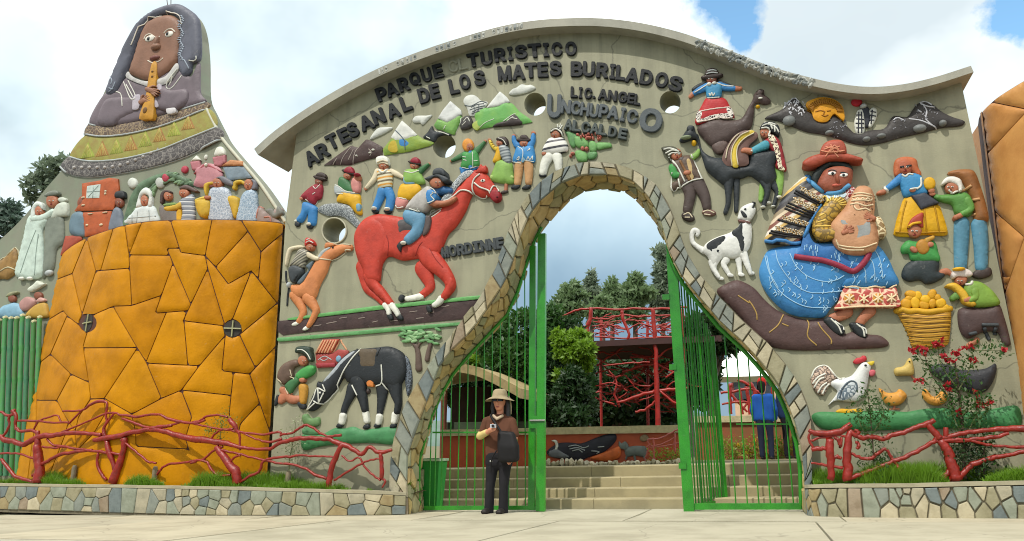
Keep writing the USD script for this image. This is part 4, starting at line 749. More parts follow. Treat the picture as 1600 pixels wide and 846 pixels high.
# mountains, sun and condor
C10 = (1180, 120)
f = Fig('relief_mountain', 'long dark mountain range relief with grey boulders across the upper right of the wall', 'relief mountain', O=C10)
f.b('range', P_('3a3634', var=.2), '75,325 150,285 210,255 260,210 310,165 350,200 400,270 450,290 500,340 560,345 610,295 680,350 740,410 790,445 900,420 1010,405 1070,315 1130,310 1190,315 1250,230 1310,195 1390,220 1450,270 1540,315 1640,350 1600,385 1450,400 1300,440 1120,480 1000,515 860,535 740,515 640,480 520,450 400,430 280,385 180,345', base=.04, h=.07, R=.14)
f.dab('boulder', P_('6f7270'), [(265, 345, 45, 40), (1285, 405, 42, 28), (870, 490, 26, 18), (985, 465, 30, 18), (580, 440, 30, 18), (1465, 365, 24, 22)], .05)
rr = lambda a, b: r_.uniform(a, b)
f.line('snow_streak', P_('c2c2c6'), [f'{x},{y} {x+rr(-20,25):.0f},{y+rr(8,26):.0f}' for x, y in [(300 + rr(-75, 90), 225 + rr(-45, 60)) for _ in range(34)]] + ['220,250 260,205 305,165 345,200', '1285,205 1330,195 1380,220', '1290,210 1340,230 1400,240', '1330,330 1370,370 1420,405', '1200,330 1300,345 1400,390', '1270,260 1300,280', '1080,340 1110,320 1160,340', '1310,215 1340,270 1330,320'], .008)
f.line('crag_lines', P_('8a8a90'), [f'{x:.0f},{y:.0f} {x+rr(-14,14):.0f},{y+rr(-14,14):.0f}' for x, y in [(650 + rr(-75, 75), 400 + rr(-70, 80)) for _ in range(26)] + [(1330 + rr(-70, 90), 290 + rr(-60, 60)) for _ in range(26)] + [(1130 + rr(-60, 60), 370 + rr(-40, 50)) for _ in range(12)]], .006)
f = Fig('relief_sun', 'golden rising sun relief with a face and rays behind the dark mountain range', 'relief sun', O=C10)
f.b('sun_disc', P_('d09018'), '395,215 440,180 530,160 620,180 680,230 698,300 690,340 640,300 610,290 570,345 515,355 460,330 440,270', base=.13, h=.04); f.line('ray', P_('8f5e0c'), [f'{545+95*math.cos(a):.0f},{275-60*math.sin(a):.0f} {545+145*math.cos(a):.0f},{285-112*math.sin(a):.0f}' for a in np.linspace(.1, 3.0, 22)], .011, lift=.004); f.line('face_line', P_('8f5a10'), ['470,275 510,265 545,275', '560,270 590,265', '520,300 545,310 570,298', '540,270 535,295'], .008)
f = Fig('relief_condor', 'black and white bird relief with spread wings and a red disc above its head', 'relief bird', O=C10)
f.b('body', P_('2f3138'), '830,235 870,230 900,270 905,360 870,400 840,330', base=.05); f.b('wing', WHITE, '800,265 840,260 858,330 850,440 795,448 775,380 780,320', base=.06); f.b('wing', WHITE, '885,270 930,240 952,270 945,330 905,395 880,380 895,320', base=.06)
f.line('feathers', P_('30323a'), ['790,300 830,300', '790,330 850,335', '785,365 850,365', '790,400 850,400', '810,275 805,440', '830,275 832,440', '900,270 945,280', '895,300 945,310', '890,340 930,340', '915,260 905,370'], .008); f.e('red_disc', P_('a8202c'), 793, 198, 44, 32, base=.05); f.dab('head', LGREY, [(845, 232, 22, 16)], .05)

# ---------------------------------------------------------------- the big seated woman with the gourd
C11 = (1160, 210)
f = Fig('relief_rock', 'large brown rock ledge in relief with golden cracks under the seated woman', 'relief rock', O=(1150, 370))
f.b('ledge', P_('4f3b38', var=.2, rough=.35), '-150,430 -100,380 0,340 80,365 150,410 230,500 330,580 430,620 560,650 700,640 760,690 850,760 920,740 1040,765 1130,775 1198,835 1150,865 1000,875 800,880 560,890 380,880 250,850 160,790 60,660 -60,530', base=.05, h=.1, R=.2)
f.line('cracks', P_('a5874a'), ['15,460 60,490 105,520', '100,500 130,540 160,600 165,650', '370,610 330,690 260,750', '555,650 570,690 560,780 630,850', '640,670 670,720 740,800 745,840', '360,680 410,700'], .008)
f = Fig('relief_person', 'very large painted relief of a seated woman in a brown hat and woven shawl', O=C11)
SKB = P_('3f80b4', var=.22, scale=3, second='245a94')
f.l('leg', SKIN, '820,1390,46 760,1420,40 700,1440,36', base=.1); f.l('leg', SKIN, '1000,1380,46 950,1430,40 920,1470,36', base=.1)
f.b('shoe', BLACK, '635,1450 680,1425 750,1465 800,1530 780,1570 720,1550 650,1480', base=.14); f.b('shoe', BLACK, '835,1480 870,1470 950,1490 975,1560 960,1592 900,1570 850,1510', base=.14); f.line('shoe_trim', WHITE, ['690,1440 750,1500 775,1555', '720,1460 780,1500 795,1530', '890,1480 940,1520 955,1580', '910,1500 960,1520 970,1560'], .009)
f.b('skirt', SKB, '190,920 250,890 450,860 700,840 900,830 1020,850 1090,900 1150,1000 1190,1120 1200,1190 1000,1195 790,1200 750,1290 690,1360 640,1425 550,1430 430,1420 330,1380 220,1280 150,1170 130,1080 150,1000', base=.1, h=.24, R=.5)
f.b('skirt_front', SKB, '790,1200 800,1100 830,960 900,880 1040,860 1120,940 1180,1060 1200,1190', base=.16, h=.2, R=.4)
f.b('hem_border', carved('hem_red', 'a8443a', 'dcb89a', 11, cut=.8), '790,1205 860,1195 950,1205 1040,1195 1120,1210 1195,1195 1215,1260 1230,1345 1080,1350 900,1350 720,1370 750,1310', base=.22, h=.03, R=.06)
MED = P_('c28a3a'); med = [(835, 1285, MED), (950, 1285, P_('b04a40')), (1060, 1280, MED), (1165, 1280, P_('a86a52'))]
for x, y, m in med: f.e('medallion', m, x, y, 46, 42, 0, base=.245, h=.02)
f.line('medallion_lines', P_('e0c8a0'), [f'{x-35:.0f},{y-25} {x+35:.0f},{y+25}' for x, y, m in med] + [f'{x-35},{y+25} {x+35},{y-25}' for x, y, m in med] + [f'{x},{y-35} {x},{y+35}' for x, y, m in med] + ['790,1202 870,1190 950,1205 1040,1190 1120,1208 1195,1192', '720,1362 900,1348 1080,1345 1232,1342'], .01, lift=.004)
LINEW = P_('9cc2da'); wl = []
sk = lambda s: ' '.join(f'{x - 50:.0f},{y + 800:.0f}' for x, y in pts(s))
f.line('skirt_lines', LINEW, [sk(s) for s in ('225,150 260,280 320,400 420,490 560,550 740,555', '310,110 330,200 400,310 480,390 600,440 830,425', '420,130 470,230 560,310 680,350 780,340 845,305', '1030,150 1070,210 1085,300 1080,350', '1075,90 1120,170 1140,260 1145,330', '980,220 1010,270 1015,360', '240,150 270,290 330,400', '830,390 900,400 960,405', '900,280 930,330 910,370')] +
       [sk(f'{x:.0f},{y:.0f} {x+rr(4,16):.0f},{y+14:.0f} {x+rr(-10,8):.0f},{y+34:.0f}') for x, y in [(rr(250, 800), rr(180, 560)) for _ in range(64)] if (x - 560) ** 2 / 330 ** 2 + (y - 320) ** 2 / 260 ** 2 < 1] + [sk(f'{x:.0f},{y:.0f} {x-12:.0f},{y+26:.0f}') for x, y in [(rr(900, 1200), rr(160, 360)) for _ in range(26)]], .0052, lift=.002)
f.b('apron', P_('2f66a0', var=.2), '500,730 540,820 600,860 800,860 850,950 900,1000 960,1000 1000,930 980,1010 900,1075 830,1060 640,990 420,955 450,900', base=.3, h=.05); f.line('apron_border', P_('8a2c40'), ['405,955 540,975 640,990 760,1030 850,1070 900,1055 960,990 990,930'], .035, lift=.01, sides=7)
f.line('apron_lines', LINEW, [f'{x:.0f},{y:.0f} {x+rr(-6,10):.0f},{y+rr(22,44):.0f}' for x, y in [(rr(480, 840), rr(860, 990)) for _ in range(34)] if y < 900 + (x - 450) * .22], .005, lift=.002)
SHAWL = stripes('shawl_bands', ['c9b79a', '8a7a60', '2e2a2c', '4a4a4e', '22201f', 'c2a05a', 'd8cfc0', '7a4a3c'], 3.1, .55, .12)
sh = f.b('shawl', SHAWL, '490,330 560,400 640,460 690,475 640,500 590,600 520,720 450,830 440,860 300,850 175,840 200,750 260,600 330,470 400,400', base=.22, h=.14, R=.25)
dots = []
for t in (.1, .3, .62, .82):
    for u in np.linspace(.06, .94, 26):
        for w in (-14, 0, 14):
            x0, y0_, x1, y1_ = 470 - 270 * t, 350 + 440 * t, 690 - 250 * t, 490 + 330 * t
            dots.append((x0 + (x1 - x0) * u + rr(-5, 5), y0_ + (y1_ - y0_) * u + w + 20 + rr(-4, 4), rr(4, 8), rr(4, 7)))
f.dab('shawl_knots', P_('d9cdb4'), dots[::2] + dots[3::4], .014, parent=sh); f.dab('shawl_knots', P_('b48a4a'), dots[1::4], .014, parent=sh); f.dab('shawl_knots', P_('83463c'), dots[3::4], .014, parent=sh)
f.line('shawl_seams', P_('1f1c1c'), [f'{470-270*t:.0f},{350+440*t:.0f} {580-260*t:.0f},{420+390*t:.0f} {690-250*t:.0f},{490+330*t:.0f}' for t in (.2, .24, .42, .47, .52, .72, .92, .96)], .014, parent=sh); f.line('shawl_edge', P_('3f7ab0'), ['500,320 520,370 590,430 660,470', '650,490 590,600 520,720 445,850 300,850 175,835'], .022, parent=sh)
f.b('bodice', P_('c2b48c'), '640,480 740,450 860,420 880,470 820,560 700,560', base=.26, h=.06); f.b('shoulder_shawl', carved('shawl_red_white', '8a3030', 'd8d0c8', 20), '800,440 860,410 890,440 850,490 800,520', base=.3, h=.04)
SLV = carved('sleeve_gold', 'a8842c', '6d5418', 14, cut=.9)
f.b('sleeve', SLV, '700,490 790,500 820,560 760,640 700,700 700,800 620,825 560,790 545,720 580,620', base=.34, h=.1); f.b('forearm', SLV, '560,740 700,730 790,735 800,800 720,815 600,822', base=.42, h=.06); f.line('sleeve_folds', P_('d8b85a'), [f'{700+60*math.cos(a):.0f},{560-40*math.sin(a):.0f} {700+120*math.cos(a):.0f},{570-90*math.sin(a):.0f}' for a in np.linspace(.2, 3.2, 13)] + ['690,730 780,735', '785,740 795,790', '600,640 640,620', '580,690 650,670', '570,720 690,715'], .009)
f.b('far_sleeve', carved('sleeve_cream', '8a7048', 'd8c8a0', 16, cut=.9), '1030,660 1080,650 1120,740 1118,795 1050,800 1020,760', base=.34, h=.07)
f.b('hair', P_('1c2422', rough=.3), '540,330 570,280 640,225 740,210 820,225 860,260 850,290 700,250 640,300 600,360 585,440 545,390', base=.24, h=.07); h = f.b('head', P_('8f4f3a', var=.1), '610,330 650,275 740,248 850,265 862,330 840,400 780,445 690,465 620,440 585,395', base=.27, h=.13, R=.2)
f.dab('eye_white', P_('e4e2da'), [(700, 306, 28, 14), (792, 320, 28, 14)], .012, h); f.dab('pupil', BLACK, [(704, 308, 11, 12), (790, 321, 11, 12)], .022, h); f.dab('nose', P_('8f4f3a'), [(740, 350, 13, 38)], .05, h); f.dab('lips', P_('b85a48'), [(735, 398, 32, 11)], .02, h); f.line('brows', BLACK, ['668,290 700,280 735,290', '765,300 795,300 825,312'], .007, h)
f.line('collar', P_('4a86ae'), ['510,330 560,400 640,455 700,465 770,450 835,400'], .03, lift=.01)
f.line('collar_frill', P_('cfe0e8'), [f'{x:.0f},{y:.0f} {x+rr(-4,4):.0f},{y+26:.0f}' for x, y in [(660 + i * 9, 475 + 6 * math.sin(i) - i * .8) for i in range(17)]], .009)
f.b('hat_brim', P_('9a4632'), '470,220 520,180 620,150 760,140 850,160 940,190 920,210 800,205 680,205 600,240 530,255 480,245', base=.38, h=.06); f.b('hat_crown', P_('a04c38'), '610,165 625,90 680,50 760,45 800,75 810,150 720,160', base=.4, h=.08)
f.line('hat_band', P_('d08a6a'), ['615,130 680,140 760,135 808,125', '650,175 680,130 720,85', '690,80 710,130 750,180', '650,100 710,110 760,95', '670,150 720,110 770,140', '640,120 700,95', '725,90 750,120 735,150'], .008)
f = Fig('relief_gourd', 'carved pinkish gourd in relief held by the large seated woman', 'relief gourd', O=C11)
G0 = .40
f.b('gourd_body', P_('b98a66', var=.15, second='a06f50'), '880,430 930,402 990,412 1025,460 1035,560 1030,650 1060,760 1060,860 1020,920 920,945 800,930 720,870 700,790 690,710 740,640 800,570', base=G0, h=.16, R=.26)
f.b('bare_patch', P_('8f9290'), '770,670 870,690 960,690 990,660 1000,760 960,810 870,830 880,740 800,720', base=G0 + .15, h=.012); f.line('carved_lines', P_('d9c4a0'), ['870,465 940,460 1030,480', '860,490 940,480 1035,500', '850,520 930,515 1035,525', '860,505 880,515 900,500 920,512 940,498 960,512 980,500 1000,515 1020,505', '840,550 900,540 960,560 1020,550', '870,560 900,590 960,580 1000,600', '720,860 820,880 940,885 1050,850', '730,880 830,905 950,905'], .009); f.line('carved_marks', P_('7a5640'), [f'{x:.0f},{y:.0f} {x+rr(-12,12):.0f},{y+rr(-8,10):.0f}' for x, y in [(rr(860, 1010), rr(500, 640)) for _ in range(40)]], .006)
def rhand(f, cx, cy, ang, s, base, mat=SKIN):
    """Palm, four separate fingers of unequal length and a thumb."""
    a = math.radians(ang); R_ = lambda x, y: (cx + s * (x * math.cos(a) - y * math.sin(a)), cy + s * (x * math.sin(a) + y * math.cos(a)))
    L = lambda *q: ' '.join('%.1f,%.1f,%.1f' % (*R_(x, y), r * s) for x, y, r in q)
    p = f.l('hand', mat, L((-14, 0, 13), (8, 0, 15)), base=base)
    for y, ln, b in ((-12, 24, -4), (-4, 30, -1), (5, 27, 3), (12, 20, 6)): f.l('finger', mat, L((14, y, 4.6), (14 + ln * .55, y + b * .4, 4.2), (14 + ln, y + b, 3.4)), base=base + .02, parent=p)
    f.l('thumb', mat, L((-4, -13, 5.5), (6, -24, 4.8), (16, -28, 4)), base=base + .02, parent=p)
rhand(f, 810, 760, -25, 1.5, G0 + .16); rhand(f, 1010, 650, 200, 1.4, G0 + .14)

# ---------------------------------------------------------------- lower right corner
f = Fig('relief_person', 'painted relief of a woman in a blue blouse and wide yellow skirt holding a dark cloth', O=C11)
f.b('skirt', P_('cc9c14'), '1265,500 1330,480 1500,540 1540,560 1570,640 1600,740 1590,790 1420,785 1320,800 1190,790 1190,740 1210,650 1240,560', base=.06, h=.1); f.line('skirt_folds', P_('a87c10'), ['1280,520 1250,640 1230,760', '1420,590 1430,690 1440,780', '1500,560 1520,660 1540,770', '1195,765 1320,770 1440,768 1590,762'], .01)
f.l('arm', BLUE, '1240,340,34 1190,380,28 1135,420,20', base=.1); f.line('cuff', WHITE, ['1105,410 1135,445'], .02); f.l('hand', SKIN, '1110,445,18 1075,455,16 1055,462,8', base=.1); f.b('blouse', P_('3a82b0'), '1230,330 1290,310 1350,305 1400,330 1440,420 1440,470 1350,480 1270,490 1240,420', base=.1, h=.08)
f.c('cloth', P_('3a3c44'), '1320,480 1425,455 1540,535 1395,590', base=.18, h=.03, R=.05); f.e('hand', SKIN, 1330, 435, 26, 16, base=.2)
f.b('hood', P_('b0603a'), '1185,300 1190,210 1240,180 1310,178 1360,200 1375,260 1400,310 1370,330 1300,290 1210,330', base=.08, h=.06); h = f.e('head', P_('a5583c'), 1272, 255, 62, 60, base=.11); f.face(1272, 262, 46, h); f.line('trim', WHITE, ['1245,315 1275,330 1300,310 1335,315', '1310,430 1370,420', '1395,340 1395,400 1360,430'], .012); f.line('brow', BLACK, ['1232,258 1262,252', '1282,250 1320,244'], .012)
f.e('bundle', YEL, 1462, 385, 48, 50, base=.14); f.e('bundle_hand', SKIN, 1478, 440, 26, 20, base=.14)
C12 = (1280, 220)
f = Fig('relief_person', 'painted relief of a man in a white cap and green shirt carrying a brown sack on his back', O=C12)
f.b('sack', P_('8a5a30', var=.25), '1000,260 1060,230 1180,225 1225,260 1265,370 1300,480 1325,620 1270,640 1210,620 1200,500 1160,400 1100,300', base=.05, h=.12); f.line('sack_strap', TAN, ['1060,420 1130,390 1190,350', '1200,465 1255,455', '1150,570 1220,575'], .016)
f.l('leg', P_('4f8096'), '1115,650,60 1110,800,58 1105,980,48', base=.06); f.l('leg', P_('4f8096'), '1250,660,62 1265,800,58 1268,980,48', base=.06); f.b('shoe', DKB, '1220,1015 1330,990 1345,1050 1260,1080 1200,1060', base=.06); f.b('shoe', BLACK, '1060,1010 1140,1000 1200,1040 1180,1060 1080,1050', base=.06)
f.b('shirt', P_('4e7f3a'), '1000,420 1060,415 1140,405 1190,450 1205,540 1170,590 1070,575 1040,500 980,480 900,455 905,420 950,425', base=.1, h=.08); f.l('arm', P_('5a8a40'), '1160,470,34 1185,530,28 1120,570,22', base=.16); f.l('hand', SKIN, '1110,580,20 1065,600,18', base=.16); f.e('hand', SKIN, 885, 415, 24, 16, base=.12)
h = f.e('head', SKIN, 1040, 365, 56, 50, base=.12); f.face(1025, 368, 40, h); f.b('cap', P_('d5d2c8'), '962,320 1000,285 1060,282 1110,310 1122,380 1095,400 1080,350 1020,325 965,345', base=.16); f.line('beard', WHITE, ['1000,400 1030,415 1080,405 1110,380'], .012)
f = Fig('relief_person', 'painted relief of a kneeling child in green with a red pointed cap holding a gourd', O=C12)
f.b('trousers', P_('2b3335'), '660,990 700,950 780,925 900,915 940,960 930,1030 960,1010 980,1060 900,1110 830,1120 790,1090 700,1100 645,1060', base=.07, h=.08); f.l('foot', SKIN, '960,1030,26 1000,1020,22 1040,1050,10', base=.06)
f.b('sweater', GREEN, '640,830 690,780 760,790 860,770 910,800 930,870 940,940 800,945 720,930 700,880 650,880', base=.1); f.e('gourd', P_('a8762a'), 810, 830, 56, 60, base=.17); f.l('gourd_neck', P_('b08530'), '840,780,20 890,755,14', base=.19); f.e('hand', SKIN, 740, 850, 34, 22, 30, base=.2); f.e('hand', SKIN, 870, 810, 26, 20, base=.2)
h = f.e('head', SKIN, 745, 700, 58, 58, base=.13); f.face(745, 712, 44, h); f.b('cap', P_('9a3a2a'), '685,690 720,610 790,565 815,570 812,620 810,680 760,655 715,665', base=.18); f.line('cap_brim', YEL, ['690,690 730,650 810,640'], .016); f.dab('ear_flap', WHITE, [(825, 700, 18, 30)], .05)
C13 = (1280, 380)
f = Fig('relief_person', 'painted relief of a seated carver in a green sweater bent over a yellow gourd at the wall corner', O=C13)
f.b('trousers', P_('4a3a38'), '1085,540 1130,505 1280,510 1400,480 1440,560 1480,700 1495,800 1440,790 1400,700 1300,690 1230,720 1160,745 1100,680', base=.07, h=.1); f.b('sweater', P_('74963e'), '1180,300 1260,305 1330,350 1385,410 1410,480 1280,500 1210,490 1150,420 1130,350', base=.12, h=.1)
f.l('arm', P_('74963e'), '1220,380,36 1225,420,28 1180,445,20', base=.2); f.l('hand', SKIN, '1180,440,22 1145,445,16', base=.2); f.l('arm', P_('5a8038'), '1080,400,24 1045,430,22 1110,410,16', base=.12); f.b('gourd', P_('c9a030'), '985,335 1040,310 1090,325 1150,380 1180,430 1230,470 1200,495 1130,470 1100,420 1050,360', base=.17); f.l('foot', SKIN, '1230,760,24 1170,800,20', base=.06)
h = f.e('head', SKIN, 1110, 285, 48, 44, -20, base=.14); f.face(1100, 300, 34, h); f.b('cap', P_('cfc4bc'), '1035,240 1060,205 1120,195 1180,215 1200,250 1150,265 1090,260 1050,275', base=.18); f.dab('cap_badge', YEL, [(1090, 205, 40, 14)], .05); f.line('collar', WHITE, ['1145,325 1185,320 1195,300'], .014); f.line('stool_legs', DGREY, ['1270,640 1400,640', '1290,660 1310,720 1330,760', '1380,660 1370,720', '1170,715 1230,700'], .02)
f = Fig('relief_basket', 'yellow wicker basket in relief heaped with round yellow gourds', 'relief basket', O=C13)
BK = P_('b8881c'); f.b('basket_body', stripes('basket_weave', ['b8861c', '8a6212', 'c4962a', '7a5410'], 22, .03, .25), '605,530 650,515 800,530 950,525 1025,520 1030,600 1020,720 1000,800 870,830 740,825 700,720 660,640', base=.06, h=.1, sm=3); f.line('basket_rim', P_('c99a24'), ['605,530 650,520 700,535 760,530 850,540 940,528 1025,512'], .035, sides=7)
f.line('wicker', P_('8a6414'), [f'{630+i*14:.0f},{575+i*36:.0f} 830,{590+i*36:.0f} {1028-i*4:.0f},{575+i*36:.0f}' for i in range(7)], .008)
for x, y, rx, ry, ro in ((720, 400, 50, 30, 10), (680, 475, 46, 44, 0), (750, 465, 40, 50, -10), (830, 440, 44, 34, 0), (885, 400, 34, 40, 20), (820, 485, 44, 34, 20), (885, 470, 34, 38, 0), (950, 470, 44, 40, 10), (770, 410, 34, 34, 0), (990, 505, 30, 26, 0), (705, 430, 36, 26, -20), (925, 425, 30, 26, 30)): f.e('gourd', P_('cf9f1c') if (x // 10) % 2 else P_('c08c18'), x, y, rx, ry, ro, base=.12)
C14 = (1240, 530)
f = Fig('relief_rooster', 'white rooster in relief with a spread feathered tail and red comb', 'relief bird', O=C14)
f.b('tail', carved('tail_feathers', 'b9a08c', '584a40', 24, cut=.8), '135,310 160,240 210,210 260,215 310,260 340,300 300,350 270,380 235,440 190,430 150,380', base=.06); f.b('body', P_('cfd0cc'), '300,320 400,305 460,280 520,200 560,180 605,195 600,240 580,330 560,420 510,480 430,490 330,480 270,520 330,440 340,400 290,360', base=.07, h=.1)
f.b('wing', carved('wing_feathers', 'b4babc', '5a6872', 22, cut=.9), '340,460 360,400 410,340 460,325 500,360 490,420 440,460 380,480', base=.16, h=.03); f.b('comb', P_('b03038'), '465,180 490,150 520,145 540,130 565,135 570,165 530,185 490,195', base=.08); f.b('beak', P_('c9b032'), '575,185 630,172 620,200 600,205', base=.1); f.b('wattle', P_('b85860'), '590,260 610,240 640,250 630,285 600,290', base=.09); f.dab('eye', BLACK, [(562, 205, 9, 7)], .02)
f.b('foot', YEL, '330,570 370,545 440,550 520,545 540,570 480,580 400,585', base=.05); f.line('tail_edge', WHITE, ['135,310 165,240 215,210 270,220 345,305 400,305', '160,380 200,320 240,300', '190,420 220,370 260,340', '150,350 190,300 250,270', '225,430 250,380 280,350'], .01); f.line('wing_edge', P_('4a5660'), ['360,460 380,390 440,330 490,345 495,410'], .01)
for lab, s, e_ in (('pale chick relief, uppermost of the three beside the rooster', '785,250 800,225 860,210 900,150 925,165 940,230 935,280 860,285 800,285', (905, 175)), ('orange chick relief directly right of the rooster', '665,385 690,395 730,420 800,415 830,390 885,440 850,500 800,520 740,515 700,480', (690, 405)), ('orange chick relief half hidden by the flowering bush', '1005,430 1020,390 1045,400 1080,445 1120,445 1160,405 1205,430 1190,490 1130,520 1070,510 1020,470', (1030, 410))):
    f = Fig('relief_chick', lab, 'relief bird', O=C14); col = P_('b8a05a') if 'pale' in lab else P_('c98e3c'); f.b('body', col, s, base=.06, h=.09); f.dab('eye', BLACK, [(*e_, 6, 5)], .02)
    if 'directly' in lab: f.l('leg', SKIN, '790,520,8 785,545,8', base=.04); f.l('foot', SKIN, '750,548,6 825,545,6', base=.03)
    if 'pale' in lab: f.l('leg', SKIN, '920,285,8 940,310,8', base=.04)
f = Fig('relief_hen', 'large black hen in relief, only its smooth dark body showing behind the flowering bush', 'relief bird', O=C14)
f.b('body', P_('2e2f33', var=.15), '1060,240 1130,195 1220,205 1300,240 1420,240 1500,230 1550,205 1580,190 1585,240 1560,330 1500,410 1420,430 1330,400 1240,380 1150,320', base=.06, h=.12)
f = Fig('relief_ground', 'long green grass strip in relief under the rooster and chicks', 'relief ground', O=C14)
f.b('bank', P_('3c7a48', var=.2), '140,600 200,570 340,572 480,565 650,560 800,565 880,570 1000,550 1120,540 1260,548 1400,575 1500,560 1620,535 1760,530 1760,700 1500,690 1200,698 900,705 600,715 400,710 240,705 170,660', base=.04, h=.09, R=.14)

# ---------------------------------------------------------------- lettering
from PIL import Image, ImageDraw, ImageFont
import glob
FONT = ImageFont.truetype(glob.glob('/opt/blender-*/*/datafiles/fonts/Inter.woff2')[0], 96)
def glyph(ch, fat=6):
    x0, y0, x1, y1 = FONT.getbbox(ch, anchor='ls', stroke_width=fat); im = Image.new('L', (x1 - x0 + 8, y1 - y0 + 8)); ImageDraw.Draw(im).text((4 - x0, 4 - y0), ch, 255, font=FONT, anchor='ls', stroke_width=fat)
    on = np.pad(np.asarray(im) > 127, ((0, 0), (1, 1))).astype(np.int8); r, s = np.nonzero(np.diff(on, axis=1) == 1); e = np.nonzero(np.diff(on, axis=1) == -1)[1]
    sh = shapely.union_all(shapely.box(s, -r - 1, e, -r)).buffer(.6).buffer(-.6).simplify(.8); a, b, c, d = sh.bounds
    return shapely.affinity.affine_transform(sh, [1 / (c - a), 0, 0, 1 / (d - b), -(a + c) / 2 / (c - a), -(b + d) / 2 / (d - b)])
import shapely.affinity
def lettering(label, letters, mat, depth=.026, fat=6, extra=()):
    t = Thing('raised_lettering', label, 'lettering')
    for ch, cx, cy, w, h, an in letters:
        g = glyph(ch, fat); a = math.radians(an)
        def tf(x, y):
            X = x * w * 1.12; Y = -y * h * 1.1; px = cx + X * math.cos(a) - Y * math.sin(a); py = cy + X * math.sin(a) + Y * math.cos(a)
            return V(px, py, -depth)[[0, 2]]
        def mp(pg): return Polygon([tf(*q) for q in pg.exterior.coords], [[tf(*q) for q in r.coords] for r in pg.interiors]).buffer(0)
        for pg in getattr(g, 'geoms', [g]):
            q = mp(pg)
            for qq in getattr(q, 'geoms', [q]):
                if qq.area > 1e-4:
                    ms = [prism(qq, -depth, .01)]; inn = qq.buffer(-.007)
                    ms += [prism(gg, -depth - .007, -depth + .002) for gg in getattr(inn, 'geoms', [inn]) if not gg.is_empty and gg.area > 2e-4]; t.add('letter', cat(ms), mat)
    return t
LET = paint('letter_black', '0f1315', rough=.5, var=.2, bump=.5, scale=8, spec=.3); LETG = paint('letter_grey', '434b4e', rough=.55, var=.2, bump=.6, scale=8); LETG2 = paint('letter_worn', '414a47', rough=.65, var=.3, bump=.7, scale=10)
t = lettering('raised black letters reading PARQUE TURISTICO, the top line of the sign', [(c, x, y, w, 20, a) for c, x, y, w, a in (('P', 596, 147, 15, -20), ('A', 612, 140, 17, -19), ('R', 630, 132, 15, -18), ('Q', 648, 124, 15, -17), ('U', 666, 117, 14, -15), ('E', 684, 111, 14, -14), ('T', 739, 94, 17, -9), ('U', 760, 91, 16, -8), ('R', 781, 86, 16, -7), ('I', 797, 84, 7, -6), ('S', 814, 81, 17, -5), ('T', 835, 79, 19, -4), ('I', 853, 78, 8, -3), ('C', 870, 77, 15, -2), ('O', 892, 76, 16, -1))], LET)
for c, x, y in (('C', 708, 104), ('L', 723, 100)):
    t2 = lettering('x', [(c, x, y, 13, 17, -11)], paint('letter_faded', '8b8b76', rough=.6, var=.1), depth=.012, fat=2); Thing.ALL.remove(t2); NAMES[('/World', 'raised_lettering')] -= 1
    for p in t2.parts: t.parts.append((t.path + '/faded_' + p[0].split('/')[-1] + '_' + c.lower(), *p[1:5], 'faded pale letter, almost worn away', None))
lettering('raised black letters reading ARTESANAL DE LOS MATES BURILADOS, the long second line', [(c, x, y, w, 22, a) for c, x, y, w, a in (('A', 486, 247, 18, -27), ('R', 503, 236, 17, -27), ('T', 519, 221, 16, -26), ('E', 537, 212, 15, -25), ('S', 551, 203, 15, -24), ('A', 572, 192, 20, -23), ('N', 591, 182, 18, -22), ('A', 614, 173, 18, -20), ('L', 634, 162, 15, -20), ('D', 662, 149, 16, -15), ('E', 679, 143, 14, -14), ('L', 709, 135, 14, -12), ('O', 726, 128, 15, -12), ('S', 749, 122, 16, -10), ('M', 788, 115, 19, -5), ('A', 810, 113, 18, -4), ('T', 829, 110, 18, -3), ('E', 848, 109, 15, -2), ('S', 868, 107, 17, -1), ('B', 901, 108, 17, 0), ('U', 920, 108, 17, 2), ('R', 941, 110, 17, 3), ('I', 957, 112, 8, 5), ('L', 970, 114, 14, 6), ('A', 988, 118, 19, 9), ('D', 1010, 121, 18, 10), ('O', 1034, 125, 18, 12), ('S', 1056, 131, 20, 14))], LET)
lettering('smaller raised black letters reading LIC. ANGEL, third line between two round holes', [(c, x, y, w, 16, a) for c, x, y, w, a in (('L', 897, 144, 10, 2), ('I', 907, 145, 5, 3), ('C', 919, 146, 11, 4), ('A', 942, 148, 14, 5), ('N', 957, 150, 13, 6), ('G', 973, 152, 13, 6), ('E', 986, 154, 10, 7), ('L', 996, 156, 9, 8))] + [('.', 928, 152, 4, 4, 0)], LET)
lettering('large rounded grey raised letters of a surname, ending in a big ring', [('U', 866, 166, 20, 34, 2), ('N', 884, 167, 15, 20, 5), ('C', 900, 169, 14, 20, 6), ('H', 914, 171, 13, 20, 7), ('U', 928, 173, 13, 20, 8), ('P', 943, 174, 13, 20, 9), ('A', 958, 176, 16, 20, 9), ('I', 973, 179, 7, 20, 10), ('C', 988, 182, 15, 20, 11), ('O', 1017, 188, 32, 34, 10)], LETG, depth=.04, fat=6)
lettering('worn grey green raised letters reading ALCALDE above the cactus', [(c, x, y, 12, 16, a) for c, x, y, a in (('A', 888, 195, 6), ('L', 901, 197, 6), ('C', 915, 199, 7), ('A', 929, 201, 8), ('L', 942, 203, 9), ('D', 957, 206, 10), ('E', 973, 209, 10))], LETG2, depth=.05)
lettering('dark weathered letters on a slanting line behind the neck of the red horse', [(c, 695 + i * 12.3, 394 - i * 2.0, 11, 17, -9) for i, c in enumerate('MORDINNE')], paint('letter_slate', '33393b', rough=.6, var=.3, bump=.6), depth=.03, fat=7)
